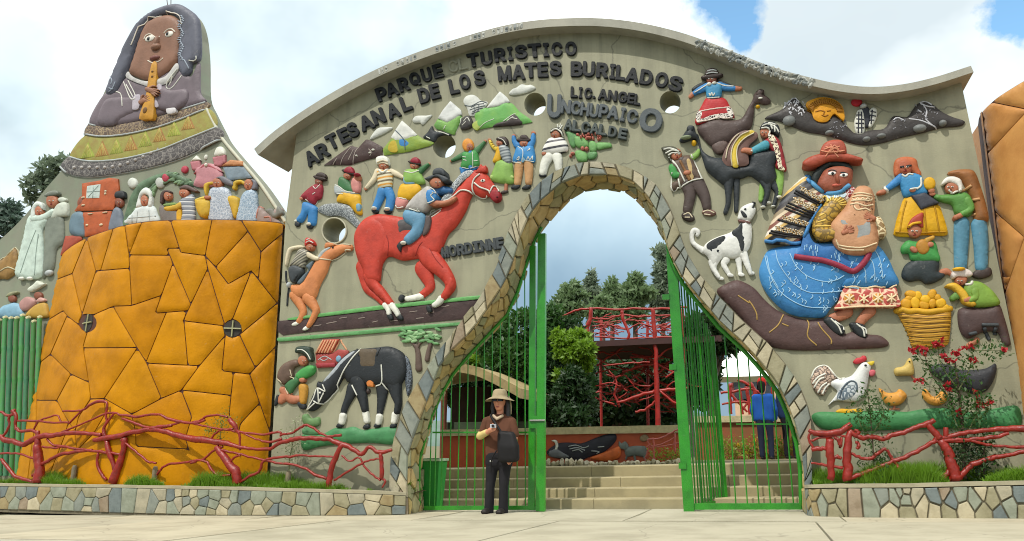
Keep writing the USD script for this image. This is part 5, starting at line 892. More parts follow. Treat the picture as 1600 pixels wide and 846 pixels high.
# ================================================================ the flute player's panel
PY = .95
PANEL = paint('panel_cement', '7d7f6e', rough=.6, var=.12, bump=.35, scale=3, streak=.12, second='7d8a72'); PEDGE = paint('panel_edge', 'b9b8a4', rough=.65, var=.1, bump=.3)
out = pts('-90,450 -40,405 0,375 38,338 70,297 95,268 118,238 140,195 165,140 185,97 205,58 228,28 250,13 270,8 288,12 300,24 308,48 312,90 313,145 323,170 337,198 348,218 378,254 408,290 446,347 470,420 470,800 -90,800')
sp = np.vstack([spline(out[:-3], 4), out[-3:]])
panel = Thing('gourd_shaped_wall', 'tall curved cement wall on the left carved with a flute player and bands', 'wall')
panel.add('wall_body', prism(Polygon(XZ(sp, PY)), PY, PY + .3), PANEL, smooth=30)
rim = [V(x, y, PY - .01) for x, y in sp if x > 320 and 168 < y < 352]
panel.add('edge_moulding', tube(rim, .03, 6), PEDGE, smooth=True)
for dx in (-2, 3): panel.add('steel_rod', tube([V(264 + dx, 9, PY + .1), V(263 + dx * 1.4, -4, PY + .1)], .008, 5), paint('rusty_steel', '5a4a40', rough=.7))
F1 = (140, 0)
kw = dict(Y=PY)
f = Fig('relief_person', 'huge painted relief of a dark haired flute player at the top of the left wall', O=F1, **kw)
COAT = P_('6b6066', var=.2, scale=3)
f.b('coat', COAT, '110,740 210,715 290,610 450,640 680,540 790,600 855,480 862,720 900,800 650,875 450,930 170,985 -5,965', base=.05, h=.08)
f.b('hair', P_('5a5c68', var=.25, scale=3), '620,38 700,35 770,70 830,120 858,200 862,450 800,500 790,560 740,605 700,550 690,440 715,200 690,140 620,105 520,130 430,200 370,330 320,480 270,600 200,720 140,745 130,690 200,520 280,330 370,180 500,80', base=.09, h=.12)
h = f.b('head', P_('85604c', var=.15, scale=3), '440,190 520,140 620,120 690,150 718,220 702,400 680,490 600,570 520,622 430,625 340,590 310,560 350,430 390,300', base=.1, h=.14, R=.3)
f.b('collar', P_('b6b4b0'), '300,560 335,600 430,635 520,622 600,590 675,495 695,535 620,640 520,675 440,672 290,610', base=.16, h=.05)
f.dab('eye_white', P_('d8d4c8'), [(470, 302, 42, 24), (622, 268, 36, 22)], .02, h); f.dab('pupil', BLACK, [(465, 306, 15, 17), (612, 268, 14, 16)], .035, h); f.dab('nose', P_('85604c', var=.15), [(520, 370, 42, 26), (530, 330, 18, 46)], .07, h); f.dab('lips', P_('6d4038'), [(510, 455, 44, 18)], .05, h)
f.line('brow_lines', P_('d8d0c0'), ['425,310 440,280 475,268 520,298', '580,262 605,235 640,228 668,250', '548,285 515,325 500,365', '455,475 490,492 540,482 575,455', '350,370 430,190 540,125 640,102 700,125 720,190'], .012, h)
f.b('sleeve', COAT, '180,760 330,760 440,750 400,850 250,930 180,985 60,960 110,800', base=.11, h=.09); f.b('sleeve', COAT, '520,670 650,705 760,700 760,800 640,870 505,830', base=.14, h=.09); f.b('cuff', P_('b0a8b0'), '525,668 562,680 545,822 503,822', base=.21, h=.02); f.b('cuff', P_('b0a8b0'), '340,760 392,742 382,845 330,850', base=.19, h=.02); f.b('cuff', P_('c4c0c0'), '600,850 665,843 668,880 610,890', base=.2, h=.03); f.c('shirt_tail', P_('b8b4b4'), '140,890 190,970 115,980', base=.12, h=.02)
fl = f.b('flute', P_('bf8a2e', var=.2), '485,498 525,490 515,640 505,740 500,800 495,925 450,932 385,930 410,840 440,740 455,640', base=.27, h=.06, sm=2); f.dab('flute_hole', P_('6d4a1c'), [(490, 560, 10, 8), (488, 600, 10, 8), (432, 862, 20, 24)], .012, fl)
rhand(f, 470, 705, 20, 1.5, .33, P_('8a6048')); rhand(f, 415, 790, -30, 1.4, .3, P_('8a6048'))
f.line('lapel', WHITE, ['265,640 320,770 358,752 300,630', '285,660 340,760', '690,545 600,670 640,690 720,590', '655,600 620,670', '205,715 245,740 255,830', '800,490 855,455'], .011)
f.line('hair_curls', P_('9aa4b0'), [f'{x:.0f},{y:.0f} {x+14:.0f},{y-6:.0f} {x+26:.0f},{y+4:.0f}' for x, y in [(700 + 12 * math.sin(i), 130 + i * 17) for i in range(21)]] + ['150,720 180,690 200,640', '160,600 175,630 165,660', '740,470 780,540', '150,690 190,700'], .012)
F2 = (90, 160)
f = Fig('relief_band', 'narrow brown carved ornamental band directly under the flute player', 'relief band', O=F2, **kw)
f.b('band', carved('band_brown', '5c4a3c', '9a8664', 13, cut=.4), '245,170 330,190 420,185 700,135 900,80 1150,0 1172,42 950,137 740,207 500,257 330,268 210,250', base=.07, h=.02); f.line('edge', LGREY, ['242,170 330,188 420,184 700,133 900,78 1152,0', '208,248 330,266 500,255 740,205 950,135 1170,45'], .018, sm=5)
f = Fig('relief_band', 'wide olive and ochre band of triangles, the middle one of three', 'relief band', O=F2, **kw)
f.b('band', paint('band_olive', '8f8a3e', rough=.55, var=.3, bump=.6, scale=9, second='8a6a34'), '205,268 330,272 500,260 740,210 950,142 1175,48 1235,190 1000,285 750,385 500,445 300,460 180,440 95,415', base=.05, h=.02)
tri = [(230 + i * 112, 450 - i * 9 - i * i * 3.2) for i in range(9)]
for i, (x, y) in enumerate(tri[:8]): f.c('triangle', P_('a0743c', var=.25) if i % 2 else P_('8f9a3c', var=.25), f'{x-50:.0f},{y-10:.0f} {x+8:.0f},{y-140:.0f} {x+60:.0f},{y-26:.0f}', base=.075, h=.012)
f.line('triangle_lines', P_('b5a85a'), [f'{x-40+k*16:.0f},{y-15-k*2:.0f} {x+6:.0f},{y-120:.0f}' for x, y in tri[:8] for k in range(6)], .006)
f = Fig('relief_band', 'grey carved band with white edges, lowest and longest of the three', 'relief band', O=F2, **kw)
f.b('band', carved('band_grey', '4a4543', '7d7872', 11, cut=.4), '90,425 200,455 350,460 550,435 800,370 1000,290 1240,195 1275,280 1050,395 850,470 600,530 350,570 200,578 80,555 20,505', base=.08, h=.03); f.line('edge', LGREY, ['88,425 200,456 350,460 550,436 800,372 1000,292 1240,195', '20,505 80,555 200,578 350,570 600,530 850,470 1050,395 1278,280'], .02, sm=5)
f.dab('rosette', P_('a8a4a0'), [(130 + i * 60, 510 - max(0, i - 4) ** 1.62 * 6.2, 14, 12) for i in range(18)], .03)
F3 = (0, 270)
f = Fig('relief_person', 'painted relief of a bride in a long pale dress and veil at the left edge', O=F3, **kw)
f.b('dress', P_('bcccc0'), '240,330 330,330 385,345 380,400 330,440 335,600 322,812 125,812 150,640 190,480 205,400', base=.06, h=.12); h = f.e('head', SKIN, 303, 305, 32, 46, base=.12); f.face(306, 305, 32, h); f.b('veil', P_('c6cec6'), '235,360 250,270 285,225 330,240 335,290 300,262 275,290 275,345 240,400', base=.15); f.l('arm', P_('bcccc0'), '260,360,30 340,350,26 410,300,18', base=.14); f.dab('shoe', WHITE, [(170, 828, 26, 12), (235, 828, 26, 12)], .05); f.line('dress_folds', P_('8fa096'), ['280,450 220,600 160,780', '300,480 280,640 270,800'], .01)
f = Fig('relief_person', 'painted relief of a groom in a grey green suit beside the bride', O=F3, **kw)
f.b('suit', P_('767c70'), '360,330 410,310 490,340 495,540 440,600 420,740 370,790 330,820 345,600 350,470', base=.05, h=.09); f.b('sleeve', P_('b8beb0'), '445,250 520,235 525,330 470,345 410,365 400,340', base=.11); f.e('hand', P_('b8beb0'), 485, 212, 34, 20, base=.1); h = f.e('head', SKIN, 405, 220, 46, 56, base=.1); f.face(400, 225, 38, h); f.b('hat', P_('6f7468'), '345,185 380,150 440,140 458,165 420,180', base=.16); f.dab('shoe', LGREY, [(385, 785, 34, 22)], .06)
f = Fig('relief_house', 'orange red house relief with a pale window and two floors above the orange tower', 'relief house', O=F3, **kw)
RH = P_('a8542c', var=.2); f.c('upper_wall', RH, '640,85 780,62 850,40 920,48 928,130 885,290 640,300 580,302 640,210', base=.08, h=.04, R=.05); f.c('lower_wall', RH, '640,312 872,300 850,470 662,500', base=.06, h=.04, R=.05); f.c('small_wall', P_('a04c38'), '510,495 632,490 640,520 470,650', base=.05, h=.03, R=.04); f.c('window', P_('b4c0b8'), '680,105 785,90 775,198 672,200', base=.13, h=.012, R=.02); f.line('window_bars', P_('8a9a94'), ['690,190 770,100', '680,150 780,145', '730,98 724,198'], .008); f.dab('ornament', CREAM, [(825, 145, 10, 8), (823, 165, 10, 8), (650, 195, 18, 6), (650, 255, 18, 6), (790, 408, 16, 9), (680, 410, 12, 8), (705, 322, 24, 5), (820, 312, 24, 5)], .02)
f = Fig('relief_person', 'painted relief of a man in a blue grey coat and black hat right of the orange house', O=F3, **kw); f.b('coat', P_('6a7480'), '885,290 940,285 965,400 975,440 850,460', base=.08); h = f.e('head', SKIND, 930, 232, 32, 40, base=.09); f.face(930, 235, 26, h); f.b('hat', BLACK, '895,190 905,150 965,145 975,195 930,200', base=.13)
f = Fig('relief_person', 'painted relief of a blue grey cloaked figure left of the orange house', O=F3, **kw); f.b('cloak', P_('647a86'), '560,330 650,315 662,470 640,500 545,470', base=.07); f.e('head', SKIND, 640, 230, 30, 36, base=.06); f.e('hood', P_('8a4a30'), 632, 225, 24, 46, 20, base=.05)
f = Fig('relief_branch', 'dark green leafy branch relief arching above the small procession', 'relief plant', O=F3, **kw); LB2 = P_('5b7358', var=.3)
f.l('stem', LB2, '990,420,40 1020,300,36 1060,180,34 1120,100,32 1240,40,28 1340,20,24 1440,60,22 1500,90,18', base=.04); 
for k in range(40): t = k / 40; f.e('leaf', LB2 if k % 2 else P_('6f8a66', var=.2), 1000 + 480 * t + rr(-20, 20), 360 - 340 * math.sin(min(t * 1.9, 1.57)) + (70 * max(0, t - .7) / .3) + rr(-30, 30), 34, 11, rr(-70, 10), base=.06)
f.e('balloon', P_('c2c6bc'), 1035, 82, 38, 42, base=.06); f.e('balloon', P_('b4b8b0'), 1250, 75, 36, 48, base=.05); f.e('red_flower', P_('a83a4a'), 1292, 40, 28, 34, base=.07); f.e('red_flower', P_('a83a4a'), 1440, -25, 24, 30, 30, base=.07)
F4 = (180, 280); k4 = 5.714
f = Fig('relief_person', 'painted relief of a woman in a white veil and white cloak above the orange tower', O=F4, k=k4, **kw); f.b('cloak', P_('c0c8c6'), '210,240 330,235 370,300 375,400 80,410 100,350 160,290', base=.06, h=.1); f.b('veil', P_('c6cac4'), '185,260 200,180 225,110 275,75 320,110 325,180 320,250 290,240 300,160 260,140 225,170 235,240', base=.12); h = f.e('head', SKIN, 260, 195, 34, 50, base=.11); f.face(258, 195, 30, h); f.line('folds', P_('98a09e'), ['200,290 190,400', '300,280 310,380', '150,320 150,390', '120,350 360,330'], .008)
f = Fig('relief_person', 'painted relief of a woman with a brown plait carrying yellow cloth in the procession', O=F4, k=k4, **kw); f.b('body', P_('6f6a66'), '395,250 440,225 570,290 560,420 450,420 400,330', base=.05); f.b('cloth', P_('b8962e'), '440,250 540,225 590,200 595,250 540,280 450,285', base=.12); f.b('sleeve', P_('6f8a4a'), '430,225 530,210 540,235 450,245', base=.13); h = f.e('head', SKIN, 468, 150, 36, 46, base=.1); f.face(475, 152, 32, h); f.b('hair', P_('4a3a36'), '400,180 405,130 440,98 490,105 495,125 450,125 430,160 420,215 400,215', base=.13)
f = Fig('relief_person', 'painted relief of a man in a grey striped poncho and brown hat in the procession', O=F4, k=k4, **kw); f.b('poncho', stripes('poncho_grey_bands', ['7c828a', '7c828a', 'c4c8c8', '5f6670'], 12, -.1, .15), '570,200 690,135 705,230 700,400 590,400 600,290', base=.08, h=.08); f.b('apron', YEL, '545,300 590,250 590,400 550,410', base=.07); h = f.e('head', SKIN, 615, 125, 46, 42, base=.1); f.face(605, 130, 34, h); f.b('hat', P_('5d4c48'), '570,90 600,60 650,55 735,105 700,115 650,95 600,90', base=.15)
f = Fig('relief_person', 'painted relief of a drummer in pale blue lace beside a big yellow drum', O=F4, k=k4, **kw); f.b('robe', carved('robe_lace', '8a96a4', 'b4bcc4', 20, cut=.6), '850,90 960,70 1030,130 1040,400 850,400 830,220', base=.08, h=.09); h = f.e('head', SKIN, 912, 35, 46, 48, base=.1); f.face(905, 38, 36, h); f.b('hat', P_('6a6a70'), '900,-10 960,-25 1040,20 1050,60 970,40 930,0', base=.15); f.b('horn', P_('b8982c'), '790,90 800,40 870,20 890,45 830,60 810,150', base=.12); dr = f.b('drum', P_('b8982c'), '712,200 780,180 850,195 845,300 800,345 745,320', base=.14, h=.1); f.line('drum_rim', P_('cdb454'), ['708,200 770,175 850,165'], .03, dr); f.e('hand', SKIN, 820, 165, 28, 18, base=.22)
f = Fig('relief_person', 'painted relief of a second drummer in light blue with a yellow hat at the panel edge', O=F4, k=k4, **kw); f.b('robe', carved('robe_blue', '7d93a6', 'a8b8c4', 20, cut=.6), '1160,110 1250,100 1270,250 1250,410 1085,400 1110,200', base=.08, h=.09); h = f.e('head', SKIN, 1190, 50, 42, 50, base=.1); f.face(1185, 52, 34, h); f.b('hair', P_('6a6a72'), '1210,0 1255,20 1255,85 1215,90 1230,40', base=.14); f.l('horn', P_('b8982c'), '1060,80,16 1070,35,16 1120,22,14 1150,40,12', base=.12); f.b('drum', P_('b8982c'), '1000,165 1060,150 1110,190 1090,330 1060,345 1030,260', base=.12)
f = Fig('relief_animal', 'small grey and pink crouching animal relief at the right foot of the panel', 'relief animal', O=F4, k=k4, **kw); f.b('body', P_('8a7a74'), '1260,380 1280,260 1320,260 1340,290 1420,270 1490,260 1490,310 1440,350 1480,400 1330,420', base=.06); f.b('hat', P_('6f7068'), '1340,280 1400,260 1430,300 1450,240 1500,300 1460,340 1400,350', base=.1); f.line('outline', P_('b07a6c'), ['1255,380 1280,255 1320,260', '1330,340 1380,340 1390,390'], .014)
f = Fig('relief_church', 'small pink church relief with two white topped towers near the panel edge', 'relief house', O=F2, **kw)
PK = P_('b07a80'); f.b('nave', PK, '1070,520 1150,480 1240,490 1290,560 1250,640 1150,665 1060,650 1085,580', base=.06, sm=2); f.c('tower', P_('a86a70'), '1035,465 1110,455 1125,540 1050,530', base=.08, h=.03, R=.04); f.c('tower', P_('a86a70'), '1210,430 1310,410 1312,470 1275,500 1225,500', base=.08, h=.03, R=.04); f.c('tower_top', WHITE, '1040,460 1085,415 1118,452', base=.09, h=.04); f.b('tower_top', WHITE, '1222,415 1245,355 1290,352 1308,405 1260,420', base=.09); f.c('roof', P_('9a4a50'), '1060,560 1155,470 1290,545 1155,500', base=.12, h=.02); f.dab('clock', WHITE, [(1160, 490, 14, 14), (1160, 430, 16, 20)], .03)
f = Fig('relief_house', 'small blue grey house relief with an orange roof at the panel edge', 'relief house', O=F2, **kw); f.c('wall_front', P_('76858f'), '1290,505 1450,498 1520,590 1330,610', base=.05, h=.03, R=.05); f.c('roof', P_('b07a50'), '1282,497 1350,450 1445,460 1452,497', base=.09, h=.03, R=.04)
F7 = (0, 400)
f = Fig('relief_person', 'painted relief of a man in light blue behind the green bamboo fence', O=F7, k=9.95, **kw); f.b('shirt', P_('7aa0b4'), '-60,900 30,790 140,750 230,730 320,790 330,960 -60,960', base=.07); h = f.e('head', SKIND, 185, 665, 60, 62, base=.08); f.b('hat', P_('8a8a6a'), '90,640 140,575 250,550 270,575 190,610', base=.12)
f = Fig('relief_person', 'painted relief of a pink clad man with a white straw hat behind the green bamboo fence', O=F7, k=9.95, **kw); f.b('shirt', P_('a87f78'), '300,740 400,640 520,660 560,720 500,800 420,850 330,850', base=.06); h = f.e('head', SKIND, 590, 620, 66, 60, base=.08); f.b('hat', P_('c4c8b8'), '425,520 520,440 570,390 620,395 640,415 700,435 600,500 480,560', base=.12); f.b('cloak', P_('b08c3a'), '420,880 560,760 700,730 740,860 720,960 420,960', base=.08); f.b('collar', P_('c49a90'), '600,660 650,650 700,690 650,715 560,715', base=.12)
f = Fig('relief_animal', 'ochre brown curled animal relief at the far left edge of the picture', 'relief animal', O=F3, **kw); f.b('body', P_('8f6e3c', var=.3), '-90,700 0,690 60,640 110,590 132,650 125,770 60,830 0,830 -90,860', base=.06); f.line('outline', P_('b8b090'), ['-20,700 60,640 120,585 130,640', '0,770 60,740 120,760'], .014)

# ================================================================ the two gourd towers
def tower(label, rim_px, top_plane, foot_px, foot_dy, lines, outline, mat_list, groove, discs=(), zfoot=None, name='gourd_tower', extra_back=.3, edge_k=0):
    t = Thing(name, label, 'tower')
    ZT = V(*top_plane)[2]
    rim_pts = np.array([on_z(x, y, ZT) for x, y in rim_px]); rim_s = spline(rim_pts, 6)
    foot = np.array([V(x, y, q[1] + foot_dy) for (x, y), q in zip(foot_px, rim_pts)]); foot[:, 2] = zfoot; foot_s = spline(foot, 6)
    n = 26; ts = np.linspace(0, 1, n)
    S = np.stack([foot_s * (1 - a) + rim_s * a for a in ts], 1)      # (m, n, 3)
    t.add('tower_core', grid_mesh(S), groove, smooth=True)
    back0 = S[:1].copy(); back1 = S[-1:].copy(); b0 = back0 + [0, extra_back, 0]; b1 = back1 + [0, extra_back, 0]
    dirn = back1 - CAM; dirn[..., 2] = 0; dirn /= np.linalg.norm(dirn, axis=-1, keepdims=True)
    t.add('tower_side', cat([grid_mesh(np.concatenate([b0, back0])), grid_mesh(np.concatenate([back1, back1 + dirn * extra_back]))]), mat_list[0], smooth=True)
    capc = np.vstack([rim_s, rim_s[-1] + [-.1, .9, 0], rim_s[0] + [.1, .9, 0]]); tc = trimesh.creation.extrude_polygon(Polygon(capc[:, :2]).buffer(0), .02, engine='earcut'); v, fa = vf(tc); t.add('tower_lid', (v + [0, 0, ZT - .02], fa), mat_list[0])
    m_, n_ = S.shape[:2]
    dS = np.gradient(S, axis=0); dT = np.gradient(S, axis=1); N = np.cross(dT, dS); N /= np.linalg.norm(N, axis=-1, keepdims=True); N *= np.sign(-N[..., 1:2]); 
    q = PX(S.reshape(-1, 3)); I3_ = LinearNDInterpolator(q, np.hstack([S.reshape(-1, 3), N.reshape(-1, 3)]))
    near = cKDTree(q); SS, NN = S.reshape(-1, 3), N.reshape(-1, 3)
    def place(P, r):
        a = I3_(P); bad = np.isnan(a[:, 0])
        if bad.any(): j = near.query(P[bad])[1]; a[bad] = np.hstack([SS[j], NN[j]])
        return a[:, :3] + a[:, 3:] * np.asarray(r)[:, None]
    # the visible outline of the surface in the picture, from the surface itself
    K = edge_k; Nf = N
    if K: t.add('tower_edge', grid_mesh(S[:K + 1] + N[:K + 1] * .013), mat_list[0], smooth=True)
    hull = unary_union([Polygon([q[i * n_ + j], q[(i + 1) * n_ + j], q[(i + 1) * n_ + j + 1], q[i * n_ + j + 1]]).buffer(.05) for i in range(edge_k, m_ - 1) for j in range(n_ - 1)]).buffer(.5).buffer(-1.2)
    if hull.geom_type != 'Polygon': hull = max(hull.geoms, key=lambda g: g.area)
    ls = [hull.exterior] + [Point(x, y).buffer(r + 1.0).exterior for x, y, r in discs]
    for L in lines:
        L = np.array(L); d0 = L[0] - L[1]; d1 = L[-1] - L[-2]; L[0] = L[0] + d0 / np.linalg.norm(d0) * 8; L[-1] = L[-1] + d1 / np.linalg.norm(d1) * 8; ls.append(LineString(L))
    cells = [c for c in polygonize(unary_union(ls)) if hull.buffer(1).contains(c.representative_point())]
    holes = [Point(x, y).buffer(r + 1.2) for x, y, r in discs]
    k = 0
    for c in cells:
        for h_ in holes: c = c.difference(h_)
        c = c.buffer(-.75, join_style=1).buffer(-.6).buffer(.6)
        for g_ in getattr(c, 'geoms', [c]):
            if g_.is_empty or g_.area < 45: continue
            R = min(4.0, 2 * g_.area / g_.length); s = max(3.2, min(9, math.sqrt(g_.area) / 7))
            P, T, nb, g2 = fill(g_, s); m = pillow(g_, s, R, place, .02, .014, -.005); t.add('panel', m, mat_list[k % len(mat_list)], smooth=60); k += 1
    for x, y, r in discs:
        c3 = place(np.array([[x, y]]), [0.004])[0]; nrm = place(np.array([[x, y]]), [1.0])[0] - place(np.array([[x, y]]), [0.0])[0]; sc = np.linalg.norm(c3 - CAM) / FOC
        d = trimesh.creation.cylinder(radius=r * sc, height=.006, sections=28); d.apply_transform(trimesh.geometry.align_vectors([0, 0, 1], nrm)); d.apply_translation(c3)
        w = t.add('round_window', vf(d), paint('window_dark', '2a241a', rough=.6))
        u_ = np.cross(nrm, [0, 0, 1]); u_ /= np.linalg.norm(u_); v_ = np.cross(u_, nrm); rs = r * sc; BARM = paint('window_bar', '9a9a70', rough=.5)
        for a_ in (u_, v_): t.add('window_bar', tube([c3 + nrm * .02 - a_ * rs * .95, c3 + nrm * .02 + a_ * rs * .95], .011, 6), BARM, parent=w)
    return t, place
def crop(O, k, *ss): return [[(O[0] + x / k, O[1] + y / k) for x, y in pts(s)] for s in ss]
GO = [paint('gourd_ochre_%d' % i, h, rough=.52, var=.14, bump=.6, scale=2.2, fine=30, second=s2, spec=.14, chips=.25) for i, (h, s2) in enumerate([('b87a00', '8f5c00'), ('b47600', '8a5800'), ('bb7e00', '946200')])]
GROOVE = paint('groove_brown', '4a2412', rough=.7, var=.2)
L1 = crop((60, 330), 5, '385,205 270,490 160,532', '385,215 455,470 345,815', '270,490 345,810', '590,140 490,472', '455,470 715,448', '680,115 712,340 735,740', '815,85 712,345', '712,345 1030,348', '1030,60 1115,325 1305,350', '1110,293 1005,293 1185,710', '1050,420 915,800 1165,780', '952,665 735,740 590,745 440,810', '1360,60 1305,350 1385,440 1485,572', '1305,350 1325,450 1140,845')
L1 += crop((200, 330), 5, '885,75 1040,320 1020,520', '1040,320 1240,145', '932,168 685,440', '685,440 785,572 965,468 1162,720 1075,800 875,965', '965,468 805,880 805,870', '625,450 755,885')
L1 += crop((0, 480), 5, '340,128 500,30 530,70 620,140', '530,70 400,370 325,430 230,640 130,860', '400,370 560,525 700,590', '560,525 450,730', '280,730 450,730 490,810 545,900', '325,430 290,650 290,900', '690,190 655,310 700,590 715,720 820,715', '655,320 1075,318', '890,0 1075,318 1145,430 1265,715', '1075,325 820,715 1040,840', '1145,440 1560,460', '1300,50 1145,430', '1040,835 1265,715 1420,650 1560,460 1755,230', '1440,108 1470,455', '1440,110 1750,148', '1460,30 1440,110', '1420,650 1800,690', '1420,650 1510,890', '715,720 640,830')
L1 += crop((160, 480), 5, '960,235 935,500 1150,525', '1080,235 1190,465', '1345,315 1150,525 1230,750 1300,960', '1025,515 990,850 990,870', '1230,750 1080,900')
L1 += [pts(q) for q in ('90,626 108,660 119,674 119,686 129,752', '143,623 124,652 119,674', '108,660 103,680 74,754', '164,624 166,646 148,677 122,704', '166,646 164,686 176,720 181,754', '206,646 213,676 213,698 176,754', '213,698 295,702 308,728 318,754', '300,652 290,686 296,703', '358,648 372,680 386,754', '404,632 376,662 372,680', '58,656 52,690 44,754', '284,611 304,660')]
rimA = pts('90,412 96,399 108,388 122,379 140,370 174,358 200,351 232,346 266,344 320,343 380,344 428,347 443,350')
footA = pts('16,740 24,742 36,744 50,745 72,746 112,747 146,748 182,748 222,748 288,748 350,747 400,746 418,744')
gt, placeA = tower('orange gourd tower on the left, its skin scored into large irregular panels', rimA, (300, 343.3, .0), footA, -.1, L1, None, GO, GROOVE, ((138, 505, 12.5), (363.5, 514, 12.5)), .26, edge_k=3)
GP = [paint('gourd_pale_%d' % i, h, rough=.5, var=.1, bump=.35, scale=4, fine=40, second=s2, spec=.35) for i, (h, s2) in enumerate([('b98246', 'a36c36'), ('bd884a', 'a87038')])]
L2 = crop((1440, 100), 2.225, '225,129 356,156 420,170', '430,100 212,335', '420,300 240,497 420,655', '376,560 292,802 420,750', '345,262 420,300')
L2 += [[(1575, 484), (1625, 462)], [(1590, 560), (1650, 600)], [(1600, 640), (1680, 600)]]
rimB = pts('1528,196 1530,184 1536,174 1548,162 1560,152 1580,139 1600,127 1625,113 1660,99 1700,90'); footB = pts('1592,735 1597,740 1606,744 1618,748 1632,750 1655,752 1680,752 1710,752 1750,752 1800,752')
tower('pale orange gourd tower cut off by the right edge of the picture', rimB, (1600, 127, -.45), footB, -.1, L2, None, GP, GROOVE, (), .5, edge_k=12)

# ================================================================ planters, grass
def along(pp, n):
    pp = np.asarray(pp); s = np.r_[0, np.cumsum(np.linalg.norm(np.diff(pp[:, :2], axis=0), axis=1))]; t = np.linspace(0, s[-1], n); return np.stack([np.interp(t, s, pp[:, i]) for i in range(pp.shape[1])], 1), s[-1]
PST = [STONES[i] for i in (0, 0, 1, 1, 2, 3, 4, 5, 6, 6, 7)]
def planter(label, path, back, seed, vstretch, count):
    """path: (X, Y, z foot, z top) along the front."""
    t = Thing('stone_planter', label, 'planter'); Q, Ln = along(path, 60); W = .16
    tt = np.gradient(Q[:, :2], axis=0); nn_ = np.stack([tt[:, 1], -tt[:, 0]], 1); nn_ /= np.linalg.norm(nn_, axis=1, keepdims=True)
    def fr(k, z): return np.column_stack([Q[:, 0], Q[:, 1], z]) + np.column_stack([nn_ * k, np.zeros(len(Q))])
    lo, hi = Q[:, 2] - .05, Q[:, 3]
    t.add('planter_core', grid_mesh(np.stack([fr(0, lo), fr(0, hi - .005), fr(-W, hi - .005), fr(-W, lo)], 1)), MORTAR)
    t.add('coping', grid_mesh(np.stack([fr(.02, hi - .035), fr(.02, hi), fr(-W, hi), fr(-W, hi - .04)], 1)), paint('planter_coping', '9a937a', rough=.8, var=.15, bump=.5))
    e = len(Q) - 1; 
    for i in (0, e): 
        v = np.stack([fr(0, lo)[i], fr(0, hi - .005)[i], fr(-W, hi - .005)[i], fr(-W, lo)[i]]); t.add('planter_end', (v, np.array([[0, 1, 2], [0, 2, 3]])), MORTAR)
    rs = np.random.default_rng(seed); Hh = np.mean(hi - lo); S_ = np.linspace(0, Ln, len(Q))
    def place(P, r):
        s = P[:, 0]; q = np.stack([np.interp(s, S_, c) for c in (*Q.T, *nn_.T)], 1); zl, zh = q[:, 2] - .01, q[:, 3] - .035; r = np.asarray(r)
        return np.column_stack([q[:, 0] + q[:, 4] * r, q[:, 1] + q[:, 5] * r, zl + (zh - zl) * P[:, 1] / (Hh * vstretch)])
    H2 = Hh * vstretch
    P = np.stack([rs.uniform(0, Ln, count), rs.uniform(0, H2, count)], 1); far = [[-50, 0], [Ln + 50, 0], [Ln / 2, 90], [Ln / 2, -90]]; fr_ = Polygon([(.0, .0), (Ln, 0), (Ln, H2), (0, H2)])
    for it in range(3):
        vr = Voronoi(np.vstack([P, far])); P = np.array([(lambda g: g.centroid.coords[0] if not g.is_empty else tuple(P[i]))(Polygon(vr.vertices[vr.regions[vr.point_region[i]]]).intersection(fr_)) for i in range(len(P))]) * .7 + P * .3
    vr = Voronoi(np.vstack([P, far]))
    for i in range(len(P)):
        g = Polygon(vr.vertices[vr.regions[vr.point_region[i]]]).intersection(fr_).buffer(-.0045, join_style=2)
        if g.is_empty or g.geom_type != 'Polygon' or g.area < .0008: continue
        g = g.buffer(-.008).buffer(.008, quad_segs=2)
        if g.is_empty or g.geom_type != 'Polygon': continue
        t.add('stone', flat_stone(g.simplify(.004), place, .016 + .012 * rs.random()), PST[rs.integers(len(PST))], smooth=40)
    return t, Q
SOIL = paint('planter_soil', '5a4a30', rough=.95, var=.3, bump=.6, second='3f4a24')
def prow(px, pyb, pyt, Y): a = V(px, pyb, Y); b = V(px, pyt, Y); return [a[0], Y, a[2], b[2]]
lp = [prow(-120, 795, 753, -.30), prow(0, 795, 756, -.38), prow(170, 800, 758, -.46), prow(340, 804.5, 761, -.5), prow(500, 805, 765, -.45), prow(600, 804, 768, -.34), prow(634, 803, 770, -.24)]
planter('long low planter wall of irregular flat stones on the left', lp, .6, 21, .85, 92)
rp = [prow(1264, 803, 758, -.22), prow(1264, 806, 758, -.36), prow(1272, 808, 757.5, -.47), prow(1300, 809, 757, -.56), prow(1430, 811.5, 756, -.66), prow(1600, 813.5, 752, -.74), prow(1720, 815, 750, -.8)]
planter('low planter wall of upright flat stones on the right', rp, .6, 22, .5, 46)
LPx = np.array(lp); RPx = np.array(rp)
def soil(name, path, yb):
    xs = np.linspace(path[:, 0].min() + .02, path[:, 0].max() - .02, 40); o = np.argsort(path[:, 0]); yf = np.interp(xs, path[o, 0], path[o, 1]) + .1; zt = np.interp(xs, path[o, 0], path[o, 3]) - .03
    g_ = struct(name); g_.add('soil_surface', grid_mesh(np.stack([np.stack([xs, yf, zt], 1), np.stack([xs, np.full_like(xs, yb), zt + .02], 1)], 1)), SOIL); return xs, yf, zt
GRASS = leafmat('grass_blade', '7fae2a', .35, .35)
